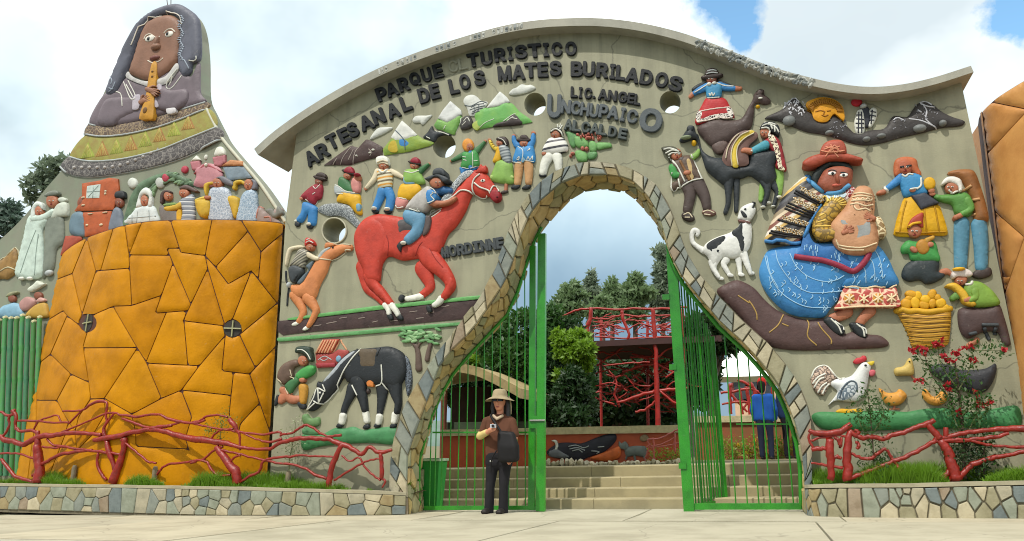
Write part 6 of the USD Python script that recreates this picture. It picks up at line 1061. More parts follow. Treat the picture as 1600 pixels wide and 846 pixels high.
def grass(label, path, yb, n, seed, hmax, xcut):
    xs, yf, zt = soil('planter_soil', path, yb); rs = np.random.default_rng(seed); V_, F_ = [], []
    x = rs.uniform(*xcut, n); u = rs.random(n) ** 1.6; y0 = np.interp(x, xs, yf); y = y0 + u * np.minimum(yb - y0, .5); z = np.interp(x, xs, zt) + .01
    dens = meshkit.fbm(np.stack([x * 1.6, y * 2, x * 0], 1), 3, seed); keep = (dens > .42) & (rs.random(n) < np.clip((dens - .40) * 9, .1, 1)); x, y, z, dens = x[keep], y[keep], z[keep], dens[keep]; n = len(x)
    h = rs.uniform(.3, 1.0, n) ** 1.3 * hmax * np.clip((dens - .36) * 5, .35, 1.5); a = rs.uniform(0, 2 * np.pi, n); w = rs.uniform(.003, .006, n); lean = rs.normal(0, .35, (n, 2)) * h[:, None]
    b = np.stack([x, y, z], 1); d = np.stack([np.cos(a) * w, np.sin(a) * w, 0 * w], 1); mid = b + np.stack([lean[:, 0] * .35, lean[:, 1] * .35, h * .6], 1); tip = b + np.stack([lean[:, 0], lean[:, 1], h], 1)
    v = np.stack([b - d, b + d, mid + d * .7, mid - d * .7, tip], 1).reshape(-1, 3); i = np.arange(n)[:, None] * 5; f_ = np.vstack([i + [0, 1, 2], i + [0, 2, 3], i + [3, 2, 4]])
    t = Thing('grass', label, 'grass', kind='stuff'); t.add('blades', (v, f_), GRASS, kind='stuff')
grass('bright green grass growing in the left planter', LPx, .42, 60000, 31, .17, (LPx[:, 0].min(), LPx[:, 0].max() - .05))
grass('bright green grass growing in the right planter', RPx, -.02, 26000, 32, .17, (RPx[:, 0].min() + .08, RPx[:, 0].max()))

# ================================================================ rustic red branch fences
REDW = paint('branch_red', '821a0c', rough=.4, var=.25, bump=1.2, scale=14, fine=26, second='56120a', chips=.1)
def branchwork(name, label, Y, specs, mat=REDW, wob=.12, cat_='fence'):
    t = Thing(name, label, cat_)
    for part, O, s in specs:
        a = np.array(pts(s)); px = O[0] + a[:, 0] / 5; py = O[1] + a[:, 1] / 5; dy = a[:, 3] if a.shape[1] > 3 else np.zeros(len(a))
        p3 = np.array([V(x, y, Y + q) for x, y, q in zip(px, py, dy)]); r = a[:, 2] / 5 * np.linalg.norm(p3 - CAM, axis=1) / FOC * .92
        sp_ = spline(np.column_stack([p3, r]), 4); sp_[:, :3] += rng.normal(0, .0035, (len(sp_), 3)); t.add(part, tube(sp_[:, :3], np.maximum(sp_[:, 3] * (1 + .03 * rng.standard_normal(len(sp_))), .003), 8, wob), mat, smooth=True)
    return t
A_, B_ = (0, 600), (300, 600)
branchwork('branch_fence', 'rustic red fence of crooked cement branches along the left planter', -.3, [
    ('post', A_, '292,370,14 295,440,18 292,500,28 298,580,30 310,660,30 300,775,40'), ('post', A_, '975,425,22 965,520,20 930,640,26 880,770,34'), ('post', A_, '828,440,14 850,520,20 885,620,16 900,700,14'), ('post', B_, '190,490,24 240,560,28 300,640,34 345,700,36 350,790,34'), ('post', B_, '1170,470,20 1130,560,22 1090,660,24 1065,810,28'), ('post', B_, '1475,545,16 1480,620,18 1485,740,18'),
    ('rail', A_, '-90,400,16 0,410,14 40,440,20 110,450,18 180,475,18 250,440,20 320,410,20 420,405,18 520,385,16 620,383,16 720,392,14 790,400,14'), ('rail', A_, '735,440,16 830,425,20 920,410,20 1050,375,18 1160,360,18 1260,365,20 1360,395,22 1500,430,24 1620,440,26'), ('rail', B_, '10,430,24 150,450,24 280,470,20 390,498,14 500,508,12 610,505,14 690,460,16 770,440,18 850,425,18 950,425,17 1060,432,18 1150,465,22 1250,505,20 1325,550,18 1385,492,15 1460,535,17 1560,520,12'),
    ('rail', A_, '120,350,8 160,372,10 240,365,12 300,385,12'), ('branch', A_, '120,290,7 300,290,8 420,305,7 540,300,8'), ('branch', A_, '300,290,7 360,270,7 440,245,6 480,300,6'), ('branch', A_, '265,350,7 300,290,7'), ('branch', A_, '490,212,6 640,205,8 700,165,10 760,140,12 830,148,10 828,235,8 830,300,9 810,360,12 830,430,14'), ('branch', A_, '540,310,8 650,200,7'), ('branch', A_, '480,380,8 620,320,7 820,235,8 900,230,8 960,245,10 1080,258,10 1180,240,9 1260,242,9 1310,270,11 1420,300,12 1530,305,10 1600,285,10'), ('branch', A_, '820,330,8 900,225,8'), ('branch', A_, '955,270,9 1060,310,10 1180,345,10 1320,325,9 1420,295,9'), ('branch', A_, '370,430,8 410,475,8 500,490,10 600,510,9 700,520,10 820,535,11 940,552,9'), ('branch', A_, '330,490,8 420,500,8 500,490,9'), ('branch', A_, '320,630,12 400,590,12 480,550,13 600,530,12 720,520,10'), ('branch', A_, '765,540,9 760,620,10 790,700,11 830,750,10'), ('branch', A_, '950,440,10 1040,510,9 1110,570,9 1160,610,9 1220,620,8'), ('branch', A_, '1230,710,9 1290,640,9 1400,620,9 1530,600,9 1600,590,9'), ('branch', A_, '330,650,10 250,720,8'), ('branch', A_, '0,545,7 120,545,7 230,570,8 320,600,9'), ('branch', A_, '10,590,10 50,640,12 120,720,12 250,765,10'), ('branch', A_, '-40,420,8 30,400,8 70,330,8 70,270,8 120,200,8'), ('branch', A_, '100,210,14 130,260,12 120,330,9 150,370,9'), ('branch', A_, '-60,210,9 0,215,8 60,250,10 120,230,9'),
    ('rail', A_, '1180,350,16 1260,335,14 1340,325,12'), ('branch', B_, '0,300,9 60,290,9 110,255,10 200,245,8 280,260,9'), ('branch', B_, '0,310,8 100,330,8 200,350,8 330,370,9 420,385,9 560,395,9 640,380,9 690,378,9 695,410,8'), ('branch', B_, '140,440,8 180,390,8 240,358,8 320,355,10'), ('branch', B_, '290,280,18 330,320,20 350,360,16 370,400,10 375,520,9'), ('branch', B_, '690,400,9 780,385,9 830,355,10 890,322,10 950,345,10 1000,385,10 1080,410,9 1165,400,12'), ('branch', B_, '380,380,8 500,430,8 600,455,10 700,430,10'), ('branch', B_, '90,590,9 160,530,9 240,490,10'), ('branch', B_, '200,510,10 330,540,9 440,570,9 560,595,9 700,620,9 860,650,10 960,710,12 1050,740,12'), ('branch', B_, '300,610,8 340,570,9 380,560,9'), ('branch', B_, '380,770,9 450,720,11 520,690,11 550,620,11 590,590,11 700,575,10 850,562,9 1000,565,8 1110,570,8'), ('branch', B_, '120,610,9 160,680,11 220,720,10 300,710,9'), ('branch', B_, '1170,560,8 1240,605,8 1300,575,8 1340,640,9 1400,700,9 1470,755,9'), ('branch', B_, '1110,755,9 1180,710,9 1330,620,9 1400,595,8 1480,585,8'), ('branch', B_, '1480,740,10 1510,765,9 1490,810,6'), ('branch', B_, '-10,620,9 60,600,9 120,610,8')])
R_ = (1280, 640); R2 = (1240, 530)
branchwork('branch_fence', 'rustic red fence of crooked cement branches along the right planter', -.5, [
    ('post', R_, '85,225,28 85,330,30 90,440,26 95,550,24'), ('post', R_, '240,170,20 225,260,28 215,380,30 225,480,34 220,560,34'), ('post', R_, '945,240,26 1000,320,34 1030,400,36 1050,480,40 1070,545,44'), ('post', R_, '985,140,18 985,210,18'), ('rail', R_, '-80,160,14 -40,185,20 60,188,22 160,175,24 250,115,20'), ('rail', R_, '235,165,16 290,205,18 345,225,20 420,215,18 500,230,18 570,200,18 660,180,18 760,135,18 840,115,20 905,80,16'), ('rail', R_, '850,115,22 900,180,24 950,235,26'),
    ('rail', R_, '900,235,14 960,225,16 1100,190,16 1240,170,16 1400,155,18 1520,150,22 1700,165,30'), ('rail', R_, '910,250,12 1050,240,14 1200,235,13 1330,220,14 1480,185,14'), ('branch', R_, '1010,250,12 1180,245,11 1300,275,10 1450,290,10 1650,300,12'), ('branch', R_, '910,240,16 830,290,16 740,340,16 640,385,16 520,430,15 420,470,15 320,510,16 230,545,16'), ('branch', R_, '250,345,11 330,380,12 400,385,13 460,340,13 520,310,12 560,370,12 600,430,13 640,480,14 720,520,14 800,545,14 900,545,14 980,520,16 1010,480,16'), ('branch', R_, '1020,550,18 1090,530,20 1150,470,18 1220,420,18 1340,385,17 1480,355,14 1650,320,14'),
    ('branch', R_, '270,160,12 310,180,14 280,210,10'), ('branch', R_, '290,245,12 310,290,14 290,310,12'), ('branch', R_, '100,440,12 110,390,12 140,370,14 180,385,12'), ('branch', R_, '0,430,10 80,440,11 190,460,12'), ('branch', R_, '120,220,12 150,240,14 165,290,12 180,220,10'), ('branch', R_, '-60,310,16 0,305,18 60,310,14'), ('branch', R_, '-60,250,10 20,220,10 160,205,10 220,220,10'), ('branch', R_, '-60,420,8 20,430,9 70,440,9'), ('branch', R_, '-70,170,10 -80,240,10 -40,310,10')])

# ================================================================ iron gates
GRN = paint('gate_green', '2a801e', rough=.26, var=.16, bump=.25, scale=6, second='1c5c18', spec=.55, chips=.35)
GY = .3
def ztop_at(X, Pp):
    """Height of the arch's inside above X."""
    zz_ = [-9]
    for i in range(len(Pp) - 1):
        a, b = Pp[i], Pp[i + 1]
        if (a[0] - X) * (b[0] - X) <= 0 and a[0] != b[0]: zz_.append(a[2] + (b[2] - a[2]) * (X - a[0]) / (b[0] - a[0]))
    return max(zz_)
def bar3(a, b, w, d=None): 
    d = d or w; a, b = np.asarray(a), np.asarray(b); t = b - a; L = np.linalg.norm(t); m = trimesh.creation.box([w, d, L]); m.apply_transform(trimesh.geometry.align_vectors([0, 0, 1], t / L)); m.apply_translation((a + b) / 2); return vf(m)
def upright(px, py, Y, r, thing, part, ztop, zlo=None, sides=6):
    p0 = V(px, py, Y); zl = (ground(p0[0]) + .06) if zlo is None else zlo
    thing.add(part, tube([[p0[0], Y, zl], [p0[0], Y, ztop]], r, sides), GRN, smooth=40); return p0[0]
lg = Thing('iron_gate', 'closed green iron gate panel of thin bars on the left of the gateway', 'gate')
for px in (690, 703, 716, 729, 742, 755, 768, 781, 795, 808, 821): 
    X = V(px, 740, GY)[0]; z = ztop_at(X, BB); upright(px, 740, GY, .008, lg, 'bar', z - .02)
for px in (672, 680): X = V(px, 740, GY)[0]; upright(px, 740, GY, .008, lg, 'bar', ztop_at(X, BB) - .02)
ks = [i for i in range(len(BB)) if V(660, 700, GY)[0] - .3 < BB[i, 0] < V(846, 500, GY)[0] and i < 82]
fr_ = BB[ks].copy(); fr_[:, 1] = GY; fr_[:, 0] += .03; fr_[:, 2] -= .02; fr_ = fr_[fr_[:, 2] > .1]
lg.add('curved_frame', tube(fr_, .022, 6), GRN, smooth=True)
x0, x1 = V(664, 796, GY)[0], V(840, 796, GY)[0]
lg.add('bottom_rail', bar3([x0, GY, ground(x0) + .05], [x1, GY, ground(x1) + .05], .05), GRN); a = V(676, 676, GY); b = V(830, 676, GY); lg.add('middle_rail', bar3(a, b, .022), GRN)
def stile(thing, p_top, p_bot, Y, w, d, name='stile', zlo=None):
    a, b = V(*p_top, Y), V(*p_bot, Y); thing.add(name, bar3(a, b, w, d), GRN)
stile(lg, (833, 385), (831, 797), GY, .085, .06)
lp_ = Thing('iron_gate', 'open green gate leaf seen edge on, standing as a tall bright post', 'gate')
stile(lp_, (847, 366), (845, 799), GY - .03, .11, .07)
for i in range(5): p_ = V(843, 700, GY); dv = p_ - CAM; dv = dv / dv[1]; q_ = p_ + dv * (.12 + .16 * i); lp_.add('bar', tube([[q_[0], q_[1], ground(q_[0]) + .08], [q_[0], q_[1], 2.6]], .012, 6), GRN, smooth=40)
lp_.add('bottom_rail', bar3([p_[0], GY + .04, ground(p_[0]) + .08], [q_[0], q_[1], ground(q_[0]) + .08], .04), GRN)
rg = Thing('iron_gate', 'closed green iron gate panel of thin bars on the right of the gateway', 'gate')
for px in (1150, 1168, 1186, 1204, 1222, 1240): X = V(px, 790, GY)[0]; upright(px, 790, GY, .009, rg, 'bar', ztop_at(X, II) - .02)
x0, x1 = V(1078, 797, GY)[0], V(1262, 797, GY)[0]; rg.add('bottom_rail', bar3([x0, GY, ground(x0) + .06], [x1, GY, ground(x1) + .06], .07), GRN)
ks = [i for i in range(len(II)) if II[i, 0] > V(1046, 400, GY)[0] and II[i, 2] < 3.6]; fr_ = II[ks].copy(); fr_[:, 1] = AY0 + .4; fr_[:, 0] -= .025; fr_[:, 2] -= .03; fr_ = fr_[fr_[:, 2] > .25]; rg.add('curved_frame', tube(fr_, .028, 6), GRN, smooth=True)
a = V(1150, 663, GY); b = V(1240, 663, GY); rg.add('middle_rail', bar3(a, b, .016), GRN)
rl = Thing('iron_gate', 'open green gate leaf of dense bars swung inward on the right', 'gate')
stile(rl, (1049, 398), (1077, 800), GY - .02, .125, .07)
P0, P1 = V(1080, 800, GY + .04), V(1137, 796, GY + .75); P1[2] = P0[2] + .02
for i in range(12):
    u = (i + .6) / 12; q = P0 + (P1 - P0) * u; top = V(1050 + 74 * u, 405 + 125 * u, q[1])
    r_w = (.011 if i % 3 else .02) if i < 11 else .03
    rl.add('bar', tube([[q[0], q[1], q[2] + .06], [q[0] - .04, q[1], top[2]]], r_w, 6), GRN, smooth=40)
for zz_, nm in ((.07, 'bottom_rail'),): rl.add(nm, bar3(P0 + [0, 0, zz_], P1 + [0, 0, zz_], .04), GRN)
for zz_ in (.5, 1.7, 2.6): 
    c = V(1077, 800, GY - .02); k_ = .14 * zz_ / 3; rl.add('hinge', box(c[0] - .07 - k_, c[0] + .02 - k_, GY - .07, GY - .05, c[2] + zz_, c[2] + zz_ + .07), GRN)
c = V(836, 660, GY); lg.add('lock_box', box(c[0] - .06, c[0] + .06, GY - .06, GY - .032, c[2] - .08, c[2] + .08), GRN); lg.add('bolt', tube([[c[0] - .05, GY - .075, c[2] + .02], [c[0] + .16, GY - .075, c[2] + .02]], .011, 6), paint('bolt_steel', '7a7a74', rough=.4))
# bin behind the bars
bn = Thing('waste_bin', 'green waste bin standing behind the bars at the left foot of the arch', 'bin')
c = V(676, 790, .62); z0 = ground(c[0]) + .0; z1 = V(676, 717, .62)[2]; w0, w1 = .1, .15
ring = lambda w, z: np.array([[c[0] - w, c[1] - w, z], [c[0] + w, c[1] - w, z], [c[0] + w, c[1] + w, z], [c[0] - w, c[1] + w, z], [c[0] - w, c[1] - w, z]])
BING = paint('bin_green', '1f7a2c', rough=.35, var=.08, bump=.1); bn.add('bin_body', grid_mesh(np.stack([ring(w0, z0), ring(w1, z1), ring(w1 - .012, z1), ring(w0 - .01, z0 + .03)], 1)), BING); bn.add('bin_rim', grid_mesh(np.stack([ring(w1 + .012, z1 - .03), ring(w1 + .012, z1 + .006), ring(w1 - .014, z1 + .006)], 1)), paint('bin_rim_pale', '9ab08c', rough=.5))
# ================================================================ bamboo fence on the left
BAM = [paint('bamboo_green_%d' % i, h, rough=.45, var=.25, bump=.4, scale=5, second=s) for i, (h, s) in enumerate([('3d7a3a', '5a6a30'), ('4a8a4a', '3f7a6a'), ('3a7050', '4f8a52')])]
bf = Thing('bamboo_fence', 'green cement bamboo fence of upright poles at the left edge', 'fence')
for i, px in enumerate(range(-30, 64, 9)):
    yt = 497 + rr(-3, 5) + (0 if px < 40 else 2); a = V(px + 2, yt, .84); b = V(px - 6, 745, .84); n = 5
    ps, rs_ = [], []
    for k in range(n):
        t0, t1 = k / n, (k + 1) / n
        for t, r in ((t0 + .004, .045), (t0 + .03, .039), (t1 - .03, .039), (t1 - .004, .045)): ps.append(a + (b - a) * t); rs_.append(r)
    pole = bf.add('pole', tube(ps, rs_, 10), BAM[i % 3], smooth=50)
    c = tube([a + [0, 0, -.001], a + [.03, 0, .03]], [.05, .03], 10); bf.add('cut_top', c, paint('bamboo_cut', 'b9b58a', rough=.6, var=.15), parent=pole)

# ================================================================ plants
def leaves(n, centre, size, seed, up=.0, aspect=.42):
    """n folded leaves about the given points."""
    rs = np.random.default_rng(seed); c = centre[rs.integers(len(centre), size=n)] if len(centre) != n else centre
    d = rs.normal(0, 1, (n, 3)); d[:, 2] += up; d /= np.linalg.norm(d, axis=1, keepdims=True); w = np.cross(d, rs.normal(0, 1, (n, 3))); w /= np.linalg.norm(w, axis=1, keepdims=True)
    s = size * rs.uniform(.6, 1.25, (n, 1)); v = np.stack([c, c + d * s * .5 + w * s * aspect * .5, c + d * s, c + d * s * .5 - w * s * aspect * .5], 1).reshape(-1, 3)
    i = np.arange(n)[:, None] * 4; return v, np.vstack([i + [0, 1, 2], i + [0, 2, 3]])
def cloudpts(ells, n, seed, shell=.55):
    rs = np.random.default_rng(seed); vol = np.array([e[3] * e[4] * e[5] for e in ells]) ** .7; k = rs.choice(len(ells), n, p=vol / vol.sum()); d = rs.normal(0, 1, (n, 3)); d /= np.linalg.norm(d, axis=1, keepdims=True)
    r = shell + (1 - shell) * rs.random((n, 1)) ** .5; E_ = np.array(ells); p = E_[k, :3] + d * r * E_[k, 3:]
    q = meshkit.fbm(p * 2.2 / np.mean(E_[:, 3:]) , 3, seed); return p[q > .4]
LEAFD, LEAFM, LEAFL, LEAFY, LEAFC, LEAFG = leafmat('leaf_dark', '35552a', .4, .3), leafmat('leaf_mid', '3f6a28', .4, .3), leafmat('leaf_light', '86b030', .35, .35), leafmat('leaf_yellow', '93a636', .3, .35), leafmat('leaf_conifer_hazed', '7f9a68', .35, .35), leafmat('leaf_grey_hazed', '8a9c80', .35, .35)  # conifer and grey leaf colours are lightened to carry distance haze
BARK = paint('bark_brown', '4f4033', rough=.9, var=.3, bump=.8, scale=9)
def tree(name, label, trunk, ells, n, size, mat, seed, cat_='tree', group=None, limbs=4, tr=.12):
    t = Thing(name, label, cat_, group); rs = np.random.default_rng(seed); tp = spline(np.array(trunk, float), 5); t.add('trunk', tube(tp, np.linspace(tr, tr * .35, len(tp)), 7), BARK, smooth=True)
    for k in range(limbs):
        e = ells[rs.integers(len(ells))]; a = tp[int(len(tp) * rs.uniform(.4, .9))]; b = np.array(e[:3]) + rs.normal(0, .3, 3) * e[3:]; m = (a + b) / 2 + [0, 0, .12 * np.linalg.norm(b - a)]; t.add('limb', tube(spline([a, m, b], 4), np.linspace(tr * .4, tr * .1, 9), 5), BARK, smooth=True)
    c = cloudpts(ells, n, seed); t.add('crown', leaves(len(c), c, size, seed + 1), mat); return t
def ell(px, py, Y, rx, ry, rd=None):
    c = V(px, py, Y); s = ((c - CAM) @ FW) / FOC; return [*c, rx * s, rd if rd else rx * s, ry * s]
def base_of(px, Y): c = V(px, 700, Y); return np.array([c[0], Y, TER - .02])
def conifer(label, px, yt, yb, w, Y, n, size, mat, seed):
    es = []; rs = np.random.default_rng(seed); H = yb - yt
    for k in range(9):
        u = k / 8; y = yt + 4 + u * (H - 6); r = w * (.25 + .75 * math.sin(math.pi * (.1 + .75 * u))) * rs.uniform(.65, 1.2); es.append(ell(px + rs.uniform(-.4, .4) * r, y + rs.uniform(-3, 3), Y, r, H / 9))
    return tree('conifer_tree', label, [base_of(px, Y), V(px, (yt + yb) / 2, Y), V(px, yt + 6, Y)], es, n, size, mat, seed, limbs=0, tr=.16)
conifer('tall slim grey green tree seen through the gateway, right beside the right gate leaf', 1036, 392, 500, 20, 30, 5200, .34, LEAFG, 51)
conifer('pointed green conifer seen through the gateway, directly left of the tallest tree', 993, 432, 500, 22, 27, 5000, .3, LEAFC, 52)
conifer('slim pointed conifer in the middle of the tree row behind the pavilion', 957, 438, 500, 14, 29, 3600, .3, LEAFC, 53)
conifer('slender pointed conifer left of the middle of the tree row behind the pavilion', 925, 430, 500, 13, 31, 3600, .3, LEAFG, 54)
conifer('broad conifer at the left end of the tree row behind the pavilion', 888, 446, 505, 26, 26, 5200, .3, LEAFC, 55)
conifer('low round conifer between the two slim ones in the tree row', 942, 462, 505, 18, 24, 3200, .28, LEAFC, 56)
tree('broadleaf_tree', 'dense dark tree just left of the gateway opening, behind the bright green post', [base_of(815, 7), V(818, 600, 7), V(822, 520, 7)], [ell(822, 520, 7, 40, 36), ell(800, 570, 6.6, 46, 40), ell(850, 560, 7.3, 40, 44), ell(858, 500, 7.4, 26, 26), ell(820, 620, 7, 50, 36), ell(775, 540, 7, 30, 30)], 15000, .16, LEAFM, 61)
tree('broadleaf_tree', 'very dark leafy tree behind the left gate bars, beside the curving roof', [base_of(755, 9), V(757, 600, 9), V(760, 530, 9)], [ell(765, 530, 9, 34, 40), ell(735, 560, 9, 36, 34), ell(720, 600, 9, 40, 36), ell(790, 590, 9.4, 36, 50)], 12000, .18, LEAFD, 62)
tree('broadleaf_tree', 'dark tree mass in the shade directly left of the red pavilion', [base_of(872, 7.5), V(872, 620, 7.5), V(875, 560, 7.5)], [ell(872, 585, 7.0, 36, 40), ell(895, 610, 6.9, 32, 40), ell(890, 640, 7.0, 40, 34), ell(862, 640, 7.2, 30, 34), ell(885, 520, 8, 28, 22)], 11000, .17, LEAFD, 63)  # crown in the dark leaf colour
tree('shrub', 'bright yellow green shrub catching the sun beside the red pavilion', [base_of(898, 6.2), V(899, 610, 6.2), V(902, 560, 6.2)], [ell(886, 534, 6.2, 18, 14), ell(906, 526, 6.3, 14, 9), ell(914, 545, 6.0, 14, 13), ell(896, 553, 6.1, 17, 12), ell(876, 552, 6.1, 9, 10), ell(919, 562, 6.1, 9, 10), ell(878, 588, 6.1, 11, 9), ell(912, 578, 6.2, 8, 7), ell(870, 522, 6.2, 7, 6)], 5200, .14, LEAFL, 64, 'shrub', tr=.05)  # leaves here are light yellow green by colour
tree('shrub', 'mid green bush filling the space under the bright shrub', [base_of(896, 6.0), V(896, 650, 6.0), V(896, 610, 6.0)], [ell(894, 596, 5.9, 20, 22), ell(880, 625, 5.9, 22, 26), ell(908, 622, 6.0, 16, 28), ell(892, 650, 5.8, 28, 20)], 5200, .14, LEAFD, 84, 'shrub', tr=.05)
tree('shrub', 'yellowish green bush on top of the curving roof behind the left bars', [base_of(745, 7.6), V(745, 620, 7.6), V(745, 580, 7.6)], [ell(745, 566, 7.6, 24, 12), ell(722, 562, 7.7, 20, 10), ell(706, 556, 7.7, 18, 10)], 3800, .13, LEAFL, 65, 'shrub', tr=.05)
tree('broadleaf_tree', 'dark shady tree behind the upper deck of the red pavilion', [base_of(980, 13), V(980, 600, 13), V(985, 560, 13)], [ell(960, 600, 13, 60, 40), ell(1020, 590, 13, 60, 50), ell(1060, 560, 13, 50, 40), ell(930, 640, 12.5, 50, 30), ell(1010, 640, 12.5, 60, 30)], 15000, .24, LEAFD, 66)  # same dark green leaves, packed densely
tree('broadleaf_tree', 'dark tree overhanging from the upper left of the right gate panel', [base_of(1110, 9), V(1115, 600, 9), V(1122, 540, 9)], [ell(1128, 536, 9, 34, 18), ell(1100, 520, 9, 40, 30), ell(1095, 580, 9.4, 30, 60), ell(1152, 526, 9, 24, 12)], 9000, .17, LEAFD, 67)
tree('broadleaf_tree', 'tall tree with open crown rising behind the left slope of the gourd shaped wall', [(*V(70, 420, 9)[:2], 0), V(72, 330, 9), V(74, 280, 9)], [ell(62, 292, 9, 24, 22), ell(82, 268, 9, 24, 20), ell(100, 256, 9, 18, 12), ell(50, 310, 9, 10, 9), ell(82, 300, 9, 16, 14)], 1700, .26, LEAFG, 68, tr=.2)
tree('broadleaf_tree', 'rounded darker tree at the far left edge of the picture', [(*V(15, 420, 12)[:2], 0), V(15, 370, 12), V(15, 340, 12)], [ell(14, 334, 12, 17, 22), ell(0, 345, 12, 24, 26), ell(22, 352, 12, 16, 18)], 2600, .26, leafmat('leaf_grey_green', '5c7464', .35, .3), 69, tr=.22)  # this crown has its own darker grey green leaf colour

def twig_shrub(name, label, Y, stems, nleaf, size, mat, flowers=(), seed=1, spread=6, fcol=None, cat_='shrub'):
    t = Thing(name, label, cat_); rs = np.random.default_rng(seed); allp = []
    for s, w in stems:
        p = np.array([V(x, y, Y + rs.uniform(-.04, .04)) for x, y in pts(s)]); q = spline(p, 5); t.add('stem', tube(q, np.linspace(w, w * .4, len(q)), 6), BARK if w > .008 else paint('twig_green', '5a6038', rough=.7), smooth=True); allp += list(q[len(q) // 4:])
    allp = np.array(allp); sc = 9 / FOC
    c = allp[rs.integers(len(allp), size=nleaf)] + rs.normal(0, spread * sc, (nleaf, 3)); t.add('foliage', leaves(nleaf, c, size, seed + 2, .3), mat, kind='stuff')
    for x, y in flowers:
        c0 = V(x, y, Y - .03); ms = []
        for k in range(int(rs.integers(2, 4))):
            cc = c0 + rs.normal(0, 3.6 * sc, 3) * [1, .6, 1]; ms.append(leaves(9, np.repeat(cc[None], 9, 0), .042, int(rs.integers(1e6)), .2, .8))
        t.add('flower_cluster', cat(ms), fcol or leafmat('petal_red', 'c22a34', .25, .3, 'd8505a'), kind='stuff')
    return t
twig_shrub('flowering_shrub', 'tall thin shrub with red flower clusters growing in the right planter', -.42, [('1507,748 1506,700 1503,655 1498,610 1492,565', .022), ('1503,655 1480,620 1455,585 1445,556', .009), ('1498,610 1515,575 1520,548', .008), ('1498,610 1470,570 1466,540', .008), ('1503,650 1530,625 1540,632', .007), ('1505,690 1525,650 1530,640', .008), ('1495,590 1476,604', .005), ('1445,570 1432,550', .005), ('1505,690 1490,650 1484,620', .007), ('1540,690 1528,655 1520,610', .008), ('1480,610 1440,602', .005), ('1538,748 1537,715 1540,685', .012), ('1520,548 1550,548 1570,548', .005)], 1500, .048, LEAFM, [(1428, 548), (1450, 550), (1468, 534), (1462, 540), (1496, 549), (1476, 553), (1516, 542), (1438, 600), (1476, 604), (1484, 600), (1524, 616), (1500, 640), (1534, 632), (1520, 562), (1570, 547), (1545, 630), (1488, 560), (1440, 552)], 71, 7)
twig_shrub('small_shrub', 'small leafy green shrub in the right planter below the rooster', -.45, [('1366,748 1364,700 1360,650 1355,610', .01), ('1364,700 1345,665 1340,640', .006), ('1362,680 1380,650 1376,630', .006), ('1360,650 1346,625', .004), ('1365,720 1385,700', .004)], 900, .04, LEAFM, (), 72, 7)
twig_shrub('small_shrub', 'low bushy green plant at the foot of the right branch fence', -.42, [('1385,752 1380,735 1375,722', .006), ('1380,752 1395,735', .005), ('1340,752 1345,735', .005), ('1370,752 1362,738', .005)], 650, .04, LEAFM, (), 73, 8)
twig_shrub('small_shrub', 'dark leafy plant in the right planter beside the stem of the flowering shrub', -.42, [('1500,748 1500,715 1505,695', .008), ('1530,748 1535,720 1530,700', .008), ('1500,715 1512,700', .005)], 800, .045, LEAFD, (), 74, 8)
PALEL = leafmat('leaf_pale', 'a9b48c', .25, .3)
twig_shrub('sapling', 'thin pale leaved sapling in the left planter, between tower and grazing horse', -.2, [('451,748 453,715 458,690 462,660', .008), ('456,700 470,690', .004), ('455,710 445,700', .004), ('458,690 448,680', .004)], 300, .04, PALEL, (), 75, 6)
twig_shrub('sapling', 'pale sprig rising behind the left branch fence in front of the orange tower', -.22, [('345,700 345,670 350,650', .006), ('347,670 330,670 325,680', .004), ('350,650 372,658', .004)], 360, .034, leafmat('leaf_sprig', '8f9a3c', .25, .3), (), 76, 7)
for lab, px, py, h in (('short round cement stump in the grass before the orange tower', 114, 748, 24), ('short cement stump in the grass left of the tilted red post', 450, 752, 16), ('round cement knob in the grass under the middle of the left fence', 241, 747, 20)):
    s_ = Thing('stump', lab, 'stump'); b = V(px, py, -.22); hh = h * 9.5 / FOC; s_.add('stump_body', tube([b - [0, 0, .05], b + [0, 0, hh * .8], b + [.004, 0, hh]], [.038, .036, .024], 9), paint('stump_cement', '7a6f58', rough=.8, var=.25, bump=.6), smooth=40)

# ================================================================ people
import manifold3d as m3
def sph(p, r, n=14): return m3.Manifold.sphere(float(r), n).translate([float(a) for a in p])
def limbs(chains, length=.03, smooth_=8):
    """chains: lists of (point, radius); neighbours are hulled, all are joined and smoothed into one surface."""
    parts = []
    for ch in chains:
        for a, b in zip(ch[:-1], ch[1:]): parts.append(m3.Manifold.batch_hull([sph(*a), sph(*b)]))
    u = parts[0]
    for q in parts[1:]: u = u + q
    u = u.refine_to_length(length); me = u.to_mesh(); t = trimesh.Trimesh(me.vert_properties[:, :3], me.tri_verts, process=True)
    trimesh.smoothing.filter_taubin(t, iterations=smooth_); return vf(t)
def hullof(items, length=.03, smooth_=6):
    u = m3.Manifold.batch_hull([sph(*a) for a in items]).refine_to_length(length); me = u.to_mesh(); t = trimesh.Trimesh(me.vert_properties[:, :3], me.tri_verts, process=True); trimesh.smoothing.filter_taubin(t, iterations=smooth_); return vf(t)
def cloth(name, h, rough=.8): return paint('cloth_' + name, h, rough=rough, var=.15, bump=.5, scale=10, fine=110, spec=.2)
FLESH = paint('skin', 'c48466', rough=.5, var=.06, bump=.1, scale=20)
lo_, hi_ = -1.6, .2
for _ in range(40):
    m_ = (lo_ + hi_) / 2; q = V(772, 803, m_)
    if q[2] > ground(q[0], m_): lo_ = m_
    else: hi_ = m_
YP = max(lo_, -1.2); FZ = ground(V(772, 803, YP)[0], YP)
Uq = lambda x, y, d=0.0: V(700 + x / 3.68, 590 + y / 3.68, YP) + np.array([0, d, 0])
w_ = Thing('person', 'woman in a khaki sun hat, dark glasses and brown shirt standing before the bars with a black bag', 'person')
